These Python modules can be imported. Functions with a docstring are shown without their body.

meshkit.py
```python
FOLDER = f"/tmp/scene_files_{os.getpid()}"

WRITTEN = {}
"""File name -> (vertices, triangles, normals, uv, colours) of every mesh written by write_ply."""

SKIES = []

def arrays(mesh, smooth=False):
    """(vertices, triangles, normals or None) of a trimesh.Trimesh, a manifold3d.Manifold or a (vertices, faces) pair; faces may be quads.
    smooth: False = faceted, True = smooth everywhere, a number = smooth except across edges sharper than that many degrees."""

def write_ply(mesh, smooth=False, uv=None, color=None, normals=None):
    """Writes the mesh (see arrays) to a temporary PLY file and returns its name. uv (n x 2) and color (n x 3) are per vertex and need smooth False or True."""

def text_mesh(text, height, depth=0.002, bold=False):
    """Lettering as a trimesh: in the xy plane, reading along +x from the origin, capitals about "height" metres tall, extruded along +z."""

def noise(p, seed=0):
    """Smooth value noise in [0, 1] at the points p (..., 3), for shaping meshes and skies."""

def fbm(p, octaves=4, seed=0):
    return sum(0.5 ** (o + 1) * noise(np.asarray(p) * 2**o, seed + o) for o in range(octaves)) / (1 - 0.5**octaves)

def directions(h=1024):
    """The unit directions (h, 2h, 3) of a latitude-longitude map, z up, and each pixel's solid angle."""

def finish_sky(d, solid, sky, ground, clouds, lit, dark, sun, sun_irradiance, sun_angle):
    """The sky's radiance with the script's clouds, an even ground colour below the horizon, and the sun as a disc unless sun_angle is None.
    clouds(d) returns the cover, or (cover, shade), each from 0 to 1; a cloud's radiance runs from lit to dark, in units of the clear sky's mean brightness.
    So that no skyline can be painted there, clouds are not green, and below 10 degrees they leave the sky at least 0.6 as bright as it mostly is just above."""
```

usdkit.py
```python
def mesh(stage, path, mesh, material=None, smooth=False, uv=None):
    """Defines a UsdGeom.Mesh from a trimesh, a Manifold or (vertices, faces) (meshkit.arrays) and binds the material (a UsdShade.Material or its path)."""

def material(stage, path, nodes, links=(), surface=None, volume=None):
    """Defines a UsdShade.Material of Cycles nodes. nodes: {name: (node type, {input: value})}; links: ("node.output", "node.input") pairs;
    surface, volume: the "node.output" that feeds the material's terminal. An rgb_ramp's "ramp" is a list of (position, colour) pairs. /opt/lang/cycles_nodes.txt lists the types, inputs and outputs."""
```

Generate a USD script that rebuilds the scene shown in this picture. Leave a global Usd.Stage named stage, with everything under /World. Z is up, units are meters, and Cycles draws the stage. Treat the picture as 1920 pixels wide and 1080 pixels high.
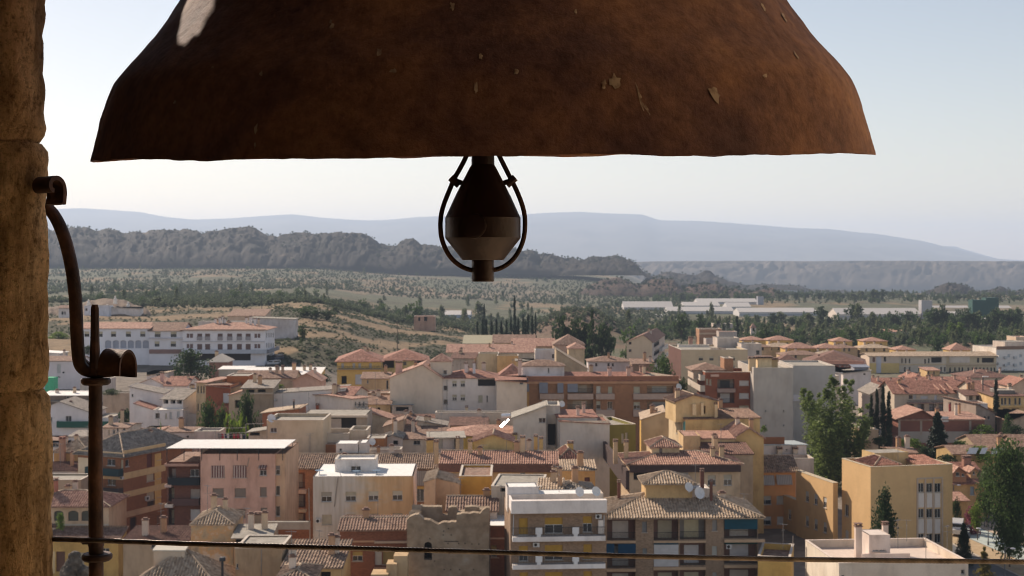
import math, random
import numpy as np
import trimesh
from shapely.geometry import Polygon
from pxr import Usd, UsdGeom, UsdLux, UsdShade, Sdf, Gf, Vt
import usdkit, meshkit

stage = Usd.Stage.CreateInMemory()
UsdGeom.SetStageUpAxis(stage, 'Z')
UsdGeom.SetStageMetersPerUnit(stage, 1.0)
UsdGeom.Xform.Define(stage, '/World')
UsdGeom.Scope.Define(stage, '/World/Looks')

# ------------------------------------------------------------------ camera, sky, sun, exposure
F = 2637.0            # focal length in photo pixels (photo is 1920 wide)
CZ = 43.0             # the belfry stands 43 m above the streets
HY = 490.0            # picture row of the eye level
cam = UsdGeom.Camera.Define(stage, '/World/camera')
cam.CreateProjectionAttr('perspective')
cam.CreateHorizontalApertureAttr(36.0)
cam.CreateVerticalApertureAttr(20.25)
cam.CreateFocalLengthAttr(36.0 * F / 1920)
cam.CreateVerticalApertureOffsetAttr(-(540 - HY) / 1920 * 36.0)
cam.CreateClippingRangeAttr((0.05, 100000.0))
cam.CreateFStopAttr(16.0)
cam.CreateFocusDistanceAttr(3.3)
cam.CreateExposureAttr(0.65)
UsdGeom.Xformable(cam).AddTransformOp().Set(Gf.Matrix4d(1, 0, 0, 0, 0, 0, 1, 0, 0, -1, 0, 0, 0, 0, CZ, 1))

SUN_AZ, SUN_EL = math.radians(-42), math.radians(36)
SUN = np.array([math.sin(SUN_AZ) * math.cos(SUN_EL), math.cos(SUN_AZ) * math.cos(SUN_EL), math.sin(SUN_EL)])
sky = UsdLux.DomeLight.Define(stage, '/World/sky')
sky.GetPrim().SetCustomDataByKey('kind', 'structure')
skymat = usdkit.material(stage, '/World/Looks/sky_air', {
    's': ('sky_texture', {'sky_type': 'single_scattering', 'sun_disc': False, 'sun_elevation': SUN_EL, 'sun_rotation': SUN_AZ,
                          'altitude': 900.0, 'air_density': 1.0, 'aerosol_density': 0.8, 'ozone_density': 1.0}),
    't': ('mix', {'mix_type': 'multiply', 'fac': 1.0, 'color2': (1.21, 0.955, 0.79)}),
    'b': ('background_shader', {'strength': 0.087})}, [('s.color', 't.color1'), ('t.color', 'b.color')], surface='b.background')
UsdShade.MaterialBindingAPI.Apply(sky.GetPrim()).Bind(skymat)
sun = UsdLux.DistantLight.Define(stage, '/World/sun')
sun.CreateIntensityAttr(1.15)
sun.CreateNormalizeAttr(True)
sun.CreateAngleAttr(0.5)
sun.CreateColorAttr(Gf.Vec3f(1.0, 0.85, 0.70))
_z = SUN
_x = np.cross([0, 0, 1], _z); _x /= np.linalg.norm(_x)
_y = np.cross(_z, _x)
UsdGeom.Xformable(sun).AddTransformOp().Set(Gf.Matrix4d(*_x, 0, *_y, 0, *_z, 0, 0, 0, 0, 1))

# ------------------------------------------------------------------ helpers
rng = np.random.default_rng(7)
_used = {}
def numbered(parent, name):
    k = (parent, name)
    n = _used.get(k, 0)
    _used[k] = n + 1
    return f'{parent}/{name}' if n == 0 else f'{parent}/{name}_{n:03d}'

def tag(p, label=None, category=None, group=None, kind=None):
    for k, v in (('label', label), ('category', category), ('group', group), ('kind', kind)):
        if v:
            p.SetCustomDataByKey(k, v)
    return p

def thing(name, label, category, loc=(0, 0, 0), group=None, rotz=0.0, scale=None):
    x = UsdGeom.Xform.Define(stage, numbered('/World', name))
    x.AddTranslateOp().Set(Gf.Vec3d(*map(float, loc)))
    if rotz:
        x.AddRotateZOp().Set(float(rotz))
    if scale is not None:
        x.AddScaleOp().Set(Gf.Vec3f(*map(float, scale)))
    return tag(x.GetPrim(), label, category, group)

class MB:
    """collects triangles/quads, then becomes one mesh"""
    def __init__(s):
        s.v, s.f, s.n = [], [], 0
    def add(s, v, f):
        v = np.asarray(v, float); f = np.asarray(f, int)
        if f.shape[1] == 4:
            f = np.vstack([f[:, [0, 1, 2]], f[:, [0, 2, 3]]])
        s.v.append(v); s.f.append(f + s.n); s.n += len(v)
        return s
    def tm(s, m):
        return s.add(m.vertices, m.faces)
    def quad(s, a, b, c, d):
        return s.add([a, b, c, d], [[0, 1, 2, 3]])
    def poly(s, pts):
        return s.add(pts, [[0, i, i + 1] for i in range(1, len(pts) - 1)])
    def box(s, c, e, u=(1, 0), tilt=None):
        """centre c, full sizes e (along u, across, up), u = horizontal direction"""
        u = np.array([u[0], u[1], 0.0]); u /= np.linalg.norm(u)
        w = np.array([-u[1], u[0], 0.0]); z = np.array([0, 0, 1.0])
        c = np.asarray(c, float)
        P = [c + sx * u * e[0] / 2 + sy * w * e[1] / 2 + sz * z * e[2] / 2 for sz in (-1, 1) for sx, sy in ((-1, -1), (1, -1), (1, 1), (-1, 1))]
        return s.add(P, [[3, 2, 1, 0], [4, 5, 6, 7], [0, 1, 5, 4], [1, 2, 6, 5], [2, 3, 7, 6], [3, 0, 4, 7]])
    def bar(s, a, b, w, h=None, n=4):
        """a bar from a to b, n sided, radius w/2"""
        a, b = np.asarray(a, float), np.asarray(b, float)
        return s.tube([a, b], [w / 2, (h or w) / 2], n)
    def tube(s, pts, r, n=8, caps=True):
        pts = np.asarray(pts, float); m = len(pts)
        r = np.broadcast_to(np.asarray(r, float), (m,))
        t = np.gradient(pts, axis=0); t /= np.linalg.norm(t, axis=1, keepdims=True)
        up = np.array([0, 0, 1.0]) if abs(t[0, 2]) < 0.9 else np.array([0, 1.0, 0])
        V = []
        for i in range(m):
            a = np.cross(up, t[i]); a /= np.linalg.norm(a); b = np.cross(t[i], a)
            up = b
            ph = (np.arange(n) + 0.5) / n * 2 * math.pi
            k = r[i] * (math.sqrt(2) if n == 4 else 1)
            V.append(pts[i] + k * (np.cos(ph)[:, None] * a + np.sin(ph)[:, None] * b))
        V = np.vstack(V)
        Q = [[i * n + j, i * n + (j + 1) % n, (i + 1) * n + (j + 1) % n, (i + 1) * n + j] for i in range(m - 1) for j in range(n)]
        s.add(V, Q)
        if caps:
            s.poly(V[:n][::-1]); s.poly(V[-n:])
        return s
    def lathe(s, prof, n=48, c=(0, 0, 0), closed=False):
        """prof: (radius, height) pairs"""
        prof = np.asarray(prof, float); m = len(prof)
        ph = np.arange(n) / n * 2 * math.pi
        V = np.stack([prof[:, 0][:, None] * np.cos(ph), prof[:, 0][:, None] * np.sin(ph), np.repeat(prof[:, 1][:, None], n, 1)], -1).reshape(-1, 3) + np.asarray(c, float)
        Q = [[i * n + j, i * n + (j + 1) % n, (i + 1) * n + (j + 1) % n, (i + 1) * n + j] for i in range(m - 1) for j in range(n)]
        return s.add(V, Q)
    def arrays(s):
        return np.vstack(s.v), np.vstack(s.f)
    def build(s, name, mat, parent=None, off=None, smooth=False, **tags):
        if not s.v:
            return None
        v, f = s.arrays()
        if off is not None:
            v = v - np.asarray(off, float)
        base = '/World' if parent is None else str(parent.GetPath())
        p = usdkit.mesh(stage, numbered(base, name), (v, f), mat, smooth=smooth).GetPrim()
        tag(p, **tags)
        return p

def W(px, py, D):
    """the point D metres ahead that the photo shows at (px, py)"""
    return np.array([(px - 960) / F * D, D, CZ - (py - HY) / F * D])

# ------------------------------------------------------------------ materials
_mats = {}
def srgb(h):
    c = [int(h[i:i + 2], 16) / 255 for i in (0, 2, 4)]
    return tuple(x / 12.92 if x <= 0.04045 else ((x + 0.055) / 1.055) ** 2.4 for x in c)
def mul(c, k):
    return tuple(min(1, x * k) for x in c)

def sat(c, k):
    g = 0.3 * c[0] + 0.55 * c[1] + 0.15 * c[2]
    return tuple(max(0.01, g + (x - g) * k) for x in c)
def plaster(c, stain=0.4, scale=1.0):
    """painted render with weather stains that run down"""
    c = tuple(min(0.78, x * k) for x, k in zip(sat(c, 1.15), (1.2, 1.12, 1.06)))
    key = ('plaster', c, stain, scale)
    if key in _mats: return _mats[key]
    m = usdkit.material(stage, f'/World/Looks/plaster_{len(_mats):03d}', {
        'g': ('geometry', {}),
        'm': ('mapping', {'scale': (0.9 * scale, 0.9 * scale, 0.3 * scale)}),
        'n1': ('noise_texture', {'scale': 1.0, 'detail': 5.0, 'roughness': 0.65}),
        'n2': ('noise_texture', {'scale': 0.22 * scale, 'detail': 4.0, 'roughness': 0.6}),
        'n3': ('noise_texture', {'scale': 6.0 * scale, 'detail': 3.0}),
        'r1': ('rgb_ramp', {'ramp': [(0.0, (1 - stain,) * 3), (0.36, (1 - stain * 0.45,) * 3), (0.52, (1, 1, 1)), (1, (1.0, 1.0, 1.0))]}),
        'r2': ('rgb_ramp', {'ramp': [(0.3, (1 - stain * 0.6, 1 - stain * 0.7, 1 - stain * 0.8)), (0.62, (1, 1, 1))]}),
        'r3': ('rgb_ramp', {'ramp': [(0.25, (0.9,) * 3), (0.75, (1.0,) * 3)]}),
        'a': ('mix', {'mix_type': 'multiply', 'fac': 1.0, 'color1': c}),
        'b': ('mix', {'mix_type': 'multiply', 'fac': 1.0}),
        'd': ('mix', {'mix_type': 'multiply', 'fac': 1.0}),
        'p': ('principled_bsdf', {'roughness': 0.92, 'specular_ior_level': 0.15})},
        [('g.position', 'm.vector'), ('m.vector', 'n1.vector'), ('g.position', 'n2.vector'), ('g.position', 'n3.vector'), ('n1.fac', 'r1.fac'), ('n2.fac', 'r2.fac'), ('n3.fac', 'r3.fac'),
         ('r1.color', 'a.color2'), ('a.color', 'b.color1'), ('r2.color', 'b.color2'), ('b.color', 'd.color1'), ('r3.color', 'd.color2'), ('d.color', 'p.base_color')], surface='p.BSDF')
    _mats[key] = m
    return m

def mottled(key, ramp, scale, rough=0.9, detail=6.0, bump=0.0, bscale=None, metallic=0.0, spec=0.2, stretch=(1, 1, 1), coords='g.position'):
    key = ('mottled', key)
    if key in _mats: return _mats[key]
    nodes = {'g': ('geometry', {}), 't': ('texture_coordinate', {}), 'm': ('mapping', {'scale': stretch}),
             'n': ('noise_texture', {'scale': scale, 'detail': detail, 'roughness': 0.62}),
             'r': ('rgb_ramp', {'ramp': ramp}),
             'p': ('principled_bsdf', {'roughness': rough, 'metallic': metallic, 'specular_ior_level': spec})}
    links = [(coords, 'm.vector'), ('m.vector', 'n.vector'), ('n.fac', 'r.fac'), ('r.color', 'p.base_color')]
    if bump:
        nodes['n2'] = ('noise_texture', {'scale': bscale or scale * 4, 'detail': 6.0, 'roughness': 0.7})
        nodes['b'] = ('bump', {'strength': 1.0, 'distance': bump})
        links += [('m.vector', 'n2.vector'), ('n2.fac', 'b.height'), ('b.normal', 'p.normal')]
    m = usdkit.material(stage, f'/World/Looks/{key[1]}', nodes, links, surface='p.BSDF')
    _mats[key] = m
    return m

def flat(c, rough=0.8, metallic=0.0, spec=0.3):
    key = ('flat', c, rough, metallic)
    if key in _mats: return _mats[key]
    m = usdkit.material(stage, f'/World/Looks/paint_{len(_mats):03d}', {
        'g': ('geometry', {}), 'n': ('noise_texture', {'scale': 1.7, 'detail': 5.0}), 'r': ('rgb_ramp', {'ramp': [(0.3, (0.85,) * 3), (0.7, (1, 1, 1))]}),
        'a': ('mix', {'mix_type': 'multiply', 'fac': 1.0, 'color1': c}),
        'p': ('principled_bsdf', {'roughness': rough, 'metallic': metallic, 'specular_ior_level': spec})},
        [('g.position', 'n.vector'), ('n.fac', 'r.fac'), ('r.color', 'a.color2'), ('a.color', 'p.base_color')], surface='p.BSDF')
    _mats[key] = m
    return m

def brickmat(c):
    c = sat(c, 1.15)
    key = ('brick', c)
    if key in _mats: return _mats[key]
    m = usdkit.material(stage, f'/World/Looks/brick_{len(_mats):03d}', {
        'g': ('geometry', {}), 'm': ('mapping', {'scale': (3.4, 3.4, 11.0)}),
        'n': ('noise_texture', {'scale': 1.0, 'detail': 4.0, 'roughness': 0.7}), 'n2': ('noise_texture', {'scale': 0.25, 'detail': 4.0}),
        'r': ('rgb_ramp', {'ramp': [(0.3, mul(c, 0.62)), (0.5, c), (0.72, mul(c, 1.35))]}),
        'r2': ('rgb_ramp', {'ramp': [(0.3, (0.8, 0.8, 0.8)), (0.65, (1, 1, 1))]}),
        'a': ('mix', {'mix_type': 'multiply', 'fac': 1.0}),
        'p': ('principled_bsdf', {'roughness': 0.92, 'specular_ior_level': 0.15})},
        [('g.position', 'm.vector'), ('m.vector', 'n.vector'), ('n.fac', 'r.fac'), ('g.position', 'n2.vector'), ('n2.fac', 'r2.fac'), ('r.color', 'a.color1'), ('r2.color', 'a.color2'), ('a.color', 'p.base_color')], surface='p.BSDF')
    _mats[key] = m
    return m

def tilemat(kind):
    """clay tiles: every tile its own tone, lichen on old ones"""
    key = ('tile', kind)
    if key in _mats: return _mats[key]
    a, b, c, lich = {'old': ((0.12, 0.08, 0.06), (0.23, 0.155, 0.11), (0.34, 0.24, 0.17), 0.5),
                     'brown': ((0.15, 0.09, 0.065), (0.22, 0.135, 0.095), (0.30, 0.20, 0.15), 0.25),
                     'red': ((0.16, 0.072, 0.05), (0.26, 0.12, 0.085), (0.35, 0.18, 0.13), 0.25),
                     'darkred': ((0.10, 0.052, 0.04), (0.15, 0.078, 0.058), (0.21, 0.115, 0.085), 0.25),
                     'pink': ((0.21, 0.11, 0.08), (0.33, 0.185, 0.135), (0.44, 0.27, 0.2), 0.25),
                     'tan': ((0.25, 0.18, 0.12), (0.36, 0.27, 0.19), (0.47, 0.37, 0.27), 0.3),
                     'grey': ((0.15, 0.13, 0.11), (0.22, 0.19, 0.16), (0.30, 0.26, 0.22), 0.3)}[kind]
    m = usdkit.material(stage, f'/World/Looks/tiles_{kind}', {
        'g': ('geometry', {}),
        'v': ('voronoi_texture', {'scale': 2.9}), 'w': ('white_noise_texture', {}), 'n': ('noise_texture', {'scale': 0.5, 'detail': 6.0, 'roughness': 0.7}),
        'r': ('rgb_ramp', {'ramp': [(0.0, a), (0.5, b), (1.0, c)]}),
        'l': ('rgb_ramp', {'ramp': [(0.5, (0, 0, 0)), (0.72, (lich,) * 3)]}),
        'x': ('mix', {'mix_type': 'mix', 'color2': (0.115, 0.105, 0.07)}),
        'p': ('principled_bsdf', {'roughness': 0.88, 'specular_ior_level': 0.2})},
        [('g.position', 'v.vector'), ('v.color', 'w.vector'), ('w.value', 'r.fac'), ('g.position', 'n.vector'), ('n.fac', 'l.fac'), ('l.color', 'x.fac'), ('r.color', 'x.color1'), ('x.color', 'p.base_color')], surface='p.BSDF')
    _mats[key] = m
    return m

def glassmat():
    key = 'windowglass'
    if key in _mats: return _mats[key]
    m = usdkit.material(stage, '/World/Looks/window_glass', {
        'g': ('geometry', {}), 'n': ('noise_texture', {'scale': 0.35, 'detail': 1.0}), 'r': ('rgb_ramp', {'ramp': [(0.35, (0.012, 0.013, 0.015)), (0.7, (0.05, 0.052, 0.055))]}),
        'p': ('principled_bsdf', {'roughness': 0.08, 'specular_ior_level': 0.5})},
        [('g.position', 'n.vector'), ('n.fac', 'r.fac'), ('r.color', 'p.base_color')], surface='p.BSDF')
    _mats[key] = m
    return m

def leafmat(name, c, t=0.45):
    c = mul(c, 1.5)
    key = ('leaf', name)
    if key in _mats: return _mats[key]
    m = usdkit.material(stage, f'/World/Looks/leaf_{name}', {
        'g': ('geometry', {}), 'oi': ('object_info', {}), 'n': ('noise_texture', {'scale': 0.55, 'detail': 5.0, 'roughness': 0.7}),
        'r': ('rgb_ramp', {'ramp': [(0.28, mul(c, 0.55)), (0.5, c), (0.75, mul(c, 1.55))]}),
        'r2': ('rgb_ramp', {'ramp': [(0.0, (0.75, 0.8, 0.8)), (1.0, (1.15, 1.1, 1.0))]}),
        'a': ('mix', {'mix_type': 'multiply', 'fac': 1.0}),
        'd': ('principled_bsdf', {'roughness': 0.65, 'specular_ior_level': 0.25}), 'tr': ('translucent_bsdf', {}), 'mx': ('mix_closure', {'fac': t})},
        [('g.position', 'n.vector'), ('n.fac', 'r.fac'), ('oi.random', 'r2.fac'), ('r.color', 'a.color1'), ('r2.color', 'a.color2'), ('a.color', 'd.base_color'), ('a.color', 'tr.color'), ('d.BSDF', 'mx.closure1'), ('tr.BSDF', 'mx.closure2')], surface='mx.closure')
    _mats[key] = m
    return m

def stripemat(c1, c2, period, name):
    """awning cloth or corrugated sheet with stripes along the facade"""
    key = ('stripe', name)
    if key in _mats: return _mats[key]
    m = usdkit.material(stage, f'/World/Looks/stripes_{name}', {
        'g': ('geometry', {}), 'w': ('wave_texture', {'wave_type': 'bands', 'bands_direction': 'x', 'scale': 0.314 / period, 'detail': 0.0}),
        'r': ('rgb_ramp', {'ramp': [(0.42, c1), (0.58, c2)]}), 'p': ('principled_bsdf', {'roughness': 0.85})},
        [('g.position', 'w.vector'), ('w.fac', 'r.fac'), ('r.color', 'p.base_color')], surface='p.BSDF')
    _mats[key] = m
    return m

rust = mottled('rusty_iron', [(0.3, (0.02, 0.013, 0.011)), (0.5, (0.055, 0.03, 0.022)), (0.62, (0.09, 0.045, 0.03)), (0.75, (0.16, 0.085, 0.055))], 14.0, rough=0.62, bump=0.004, bscale=60.0, metallic=0.35, spec=0.4)
WHITE = (0.66, 0.65, 0.63)
trunkmat = mottled('bark', [(0.3, (0.06, 0.045, 0.035)), (0.7, (0.16, 0.12, 0.09))], 3.0)
# ------------------------------------------------------------------ terrain
def sstep(a, b, x):
    t = np.clip((np.asarray(x, float) - a) / (b - a), 0, 1)
    return t * t * (3 - 2 * t)
def gz(X, Y):
    """height of the ground: the town lies low, a scrub plateau rises behind it on the left"""
    X, Y = np.asarray(X, float), np.asarray(Y, float)
    px = 960 + F * X / np.maximum(Y, 60)
    z = 4.0 * sstep(245, 330, Y)
    left = 1 - sstep(560, 800, px)
    mid = 1 - sstep(780, 1020, px)
    z = z + 8 * left * sstep(290, 390, Y) + 5 * mid * sstep(375, 440, Y) + 3 * left * sstep(440, 640, Y)
    bank = sstep(395, 425, Y + 12 * np.sin(X / 17.0)) + sstep(445, 470, Y + 14 * np.sin(X / 23.0 + 1)) + sstep(505, 560, Y)
    z = z + 0.7 * mid * sstep(470, 540, px) * bank * (1 - sstep(700, 900, Y))
    mound = np.exp(-((px - 1085) / 95.0) ** 2) * np.exp(-((Y - 760) / 90.0) ** 2)
    z = z + 13 * np.maximum(0, mound - 0.12) * 1.2
    z = z - 4 * sstep(640, 950, Y) * sstep(500, 900, px) - 3 * (1 - sstep(500, 900, px)) * sstep(700, 1100, Y)
    z = z + 13 * sstep(1500, 2380, Y) * (1 - sstep(1080, 1260, px))
    z = z - 90 * sstep(2300, 3600, Y) * sstep(1150, 1300, px)
    z = z - 12 * sstep(1500, 2600, Y) * sstep(1000, 1300, px)
    return z
def gz1(X, Y):
    return float(gz(X, Y))
def G(px, py):
    """the point of the ground seen at a picture point"""
    for D in np.concatenate([np.arange(120, 900, 1.0), np.arange(900, 4000, 8.0)]):
        p = W(px, py, D)
        if p[2] <= gz1(p[0], D):
            return np.array([p[0], D, gz1(p[0], D)])
    return W(px, py, 3000.0)

def grid_mesh(X, Y, Z):
    n, m = X.shape
    V = np.stack([X, Y, Z], -1).reshape(-1, 3)
    i = np.arange(n - 1)[:, None] * m + np.arange(m - 1)[None]
    Q = np.stack([i, i + 1, i + m + 1, i + m], -1).reshape(-1, 4)
    return V, Q

def add_color_primvar(prim, name, col):
    pv = UsdGeom.PrimvarsAPI(prim).CreatePrimvar(name, Sdf.ValueTypeNames.Color3fArray, 'vertex')
    pv.Set(Vt.Vec3fArray.FromNumpy(np.asarray(col, np.float32)))

yy = np.concatenate([np.arange(-400, 100, 60.0), np.arange(100, 700, 4.0), np.geomspace(700, 3600, 330), np.geomspace(3650, 23500, 40)])
ss = np.linspace(-0.52, 0.52, 420)
YY, SS = np.meshgrid(yy, ss, indexing='ij')
XX = SS * (np.abs(YY) + 260)
far = sstep(300, 600, YY)
ZZ = gz(XX, YY) + far * 1.6 * (meshkit.fbm(np.stack([XX / 26, YY / 26, 0 * XX], -1), 4) - 0.5)
ZZ += sstep(390, 430, YY) * (1 - sstep(650, 760, YY)) * 1.1 * (meshkit.fbm(np.stack([XX / 7, YY / 7, 0 * XX + 5], -1), 3, seed=9) - 0.5)
V, Q = grid_mesh(XX, YY, ZZ)
cov_town, dry, green, brown, tan, shrub = (np.array(c) for c in ((0.21, 0.18, 0.15), (0.215, 0.155, 0.095), (0.10, 0.105, 0.065), (0.15, 0.105, 0.07), (0.21, 0.16, 0.115), (0.075, 0.07, 0.045)))
pxs = 960 + F * XX / np.maximum(YY, 60)
n1 = meshkit.fbm(np.stack([XX / 60, YY / 160, 0 * XX], -1), 4, seed=3)
n2 = meshkit.fbm(np.stack([XX / 14, YY / 22, 0 * XX], -1), 4, seed=5)
n3 = meshkit.fbm(np.stack([XX / 170, YY / 260, 0 * XX], -1), 3, seed=11)
def lerp(a, b, t):
    return a + (b - a) * np.clip(t, 0, 1)[..., None]
C = np.ones(XX.shape + (3,)) * cov_town
scrub = lerp(np.ones(XX.shape + (3,)) * dry, shrub, sstep(0.44, 0.56, n2))
C = lerp(C, scrub, sstep(385, 410, YY) * (1 - sstep(900, 1120, pxs)))
C = lerp(C, lerp(np.ones(XX.shape + (3,)) * brown, green, sstep(0.4, 0.55, n2)), sstep(430, 520, YY) * sstep(900, 1120, pxs))
field = lerp(np.ones(XX.shape + (3,)) * green, dry, sstep(0.56, 0.66, n1) * .8)
field = lerp(field, tan, sstep(0.64, 0.7, n3) * 0.6)
field = lerp(field, shrub, sstep(0.5, 0.62, n2) * 0.7)
C = lerp(C, field, sstep(640, 820, YY))
mnd = np.exp(-((pxs - 1085) / 95.0) ** 2) * np.exp(-((YY - 760) / 90.0) ** 2)
C = lerp(C, lerp(np.ones(XX.shape + (3,)) * np.array((0.13, 0.09, 0.065)), dry * 0.9, sstep(0.55, 0.65, n2)), sstep(0.2, 0.4, mnd))
groundmat = usdkit.material(stage, '/World/Looks/earth', {
    'a': ('attribute', {'attribute': 'landcover'}), 'g': ('geometry', {}), 'n': ('noise_texture', {'scale': 0.35, 'detail': 8.0, 'roughness': 0.7}),
    'r': ('rgb_ramp', {'ramp': [(0.3, (0.6, 0.6, 0.6)), (0.7, (1.25, 1.25, 1.25))]}), 'x': ('mix', {'mix_type': 'multiply', 'fac': 1.0}),
    'p': ('principled_bsdf', {'roughness': 1.0, 'specular_ior_level': 0.1})},
    [('g.position', 'n.vector'), ('n.fac', 'r.fac'), ('a.color', 'x.color1'), ('r.color', 'x.color2'), ('x.color', 'p.base_color')], surface='p.BSDF')
gm = usdkit.mesh(stage, '/World/ground', (V, Q), groundmat, smooth=True)
add_color_primvar(gm, 'landcover', C.reshape(-1, 3))
tag(gm.GetPrim(), kind='structure')

HILLS = []
def hill(name, prof, D, front, back, zb, amp, wave, mat, nx=260, nr=26, power=0.75, lumps=0.0, lumpw=20.0, seed=0, spread=0.0):
    """a range of hills: its crest follows prof (picture points at distance D), gullies cut its flanks"""
    P = np.array(prof, float)
    px = np.linspace(P[0, 0], P[-1, 0], nx)
    cx = (px - 960) / F * D
    zc = CZ - (np.interp(px, P[:, 0], P[:, 1]) - HY) / F * D
    zc = zc + lumps * (meshkit.fbm(np.stack([cx / lumpw, 0 * cx + seed, 0 * cx], -1), 4, seed=seed) - 0.5) * 2
    t = np.concatenate([np.linspace(0, 1, nr), 1 + np.linspace(0, 1, 9)[1:]])
    T, CX = np.meshgrid(t, cx, indexing='ij')
    ZC = np.broadcast_to(zc, T.shape)
    fall = np.where(T <= 1, np.clip(T, 0, 1) ** power, 1 - 0.9 * (T - 1))
    Yv = np.where(T <= 1, D - front * (1 - T), D + back * (T - 1))
    base = np.minimum(zb, ZC - 5)
    wx = CX + wave * 1.1 * (meshkit.fbm(np.stack([CX / wave * .8, T * front / wave * .8, 0 * T + seed + 7], -1), 4, seed=seed + 9) - .5)
    rid = 1 - np.abs(2 * meshkit.fbm(np.stack([wx / wave, T * front / wave * 0.35, 0 * T + seed], -1), 4, seed=seed + 2) - 1)
    rid2 = 1 - np.abs(2 * meshkit.fbm(np.stack([wx / wave * 3.7, T * front / wave * 2.1, 0 * T + seed], -1), 4, seed=seed + 4) - 1)
    body = np.sin(np.clip(T, 0, 1) * math.pi) ** 0.7 * (T <= 1)
    Z = base + np.maximum(ZC - base, 0.3) * fall + amp * body * (rid - 0.6) + amp * 0.6 * body * (rid2 - 0.6)
    Z = np.minimum(Z, ZC)
    Yv = Yv + body * front * 0.12 * (meshkit.fbm(np.stack([CX / wave / 1.5, T * 2, 0 * T + seed + 3], -1), 3, seed=seed + 6) - 0.5)
    X = CX * Yv / D
    v, q = grid_mesh(X, Yv, Z)
    p = usdkit.mesh(stage, numbered('/World', name), (v, q), mat, smooth=True).GetPrim()
    HILLS.append(np.stack([X[:nr + 2], Yv[:nr + 2], Z[:nr + 2]], -1).reshape(-1, 3))
    return tag(p, kind='structure')

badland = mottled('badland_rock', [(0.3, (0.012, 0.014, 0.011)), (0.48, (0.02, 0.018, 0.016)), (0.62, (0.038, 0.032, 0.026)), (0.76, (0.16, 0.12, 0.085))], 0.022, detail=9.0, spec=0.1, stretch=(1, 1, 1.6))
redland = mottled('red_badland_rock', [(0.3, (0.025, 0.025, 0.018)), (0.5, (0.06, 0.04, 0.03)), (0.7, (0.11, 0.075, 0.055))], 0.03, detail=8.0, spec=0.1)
mesarock = mottled('mesa_rock', [(0.3, (0.04, 0.036, 0.03)), (0.55, (0.075, 0.062, 0.05)), (0.75, (0.13, 0.105, 0.08))], 0.006, detail=8.0, spec=0.1, stretch=(1, 1, 3))
mountain = mottled('mountain_rock', [(0.3, (0.07, 0.07, 0.06)), (0.7, (0.17, 0.155, 0.13))], 0.0012, detail=8.0, spec=0.1)
hill('mountain_range', [(-200, 420), (-60, 404), (40, 398), (110, 392), (160, 391), (200, 393), (260, 397), (310, 406), (360, 411), (420, 410), (490, 405), (550, 401), (600, 408), (690, 413), (730, 412), (780, 407), (830, 405), (910, 408), (985, 402), (1050, 398), (1090, 397), (1150, 400), (1205, 402), (1235, 412), (1300, 414), (1400, 420), (1480, 426), (1560, 430), (1640, 438), (1730, 452), (1790, 466), (1850, 482), (1900, 488), (2000, 491), (2150, 492)], 18000, 6200, 3000, -70, 70, 1900, mountain, nx=300, seed=1, lumps=8, lumpw=400, power=0.9)
hill('mountain_range', [(1700, 470), (1760, 461), (1790, 462), (1830, 474), (1870, 485), (1910, 488), (2100, 491), (2300, 492)], 20500, 1800, 1200, -80, 30, 900, mountain, nx=60, seed=4, power=0.9)
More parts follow.
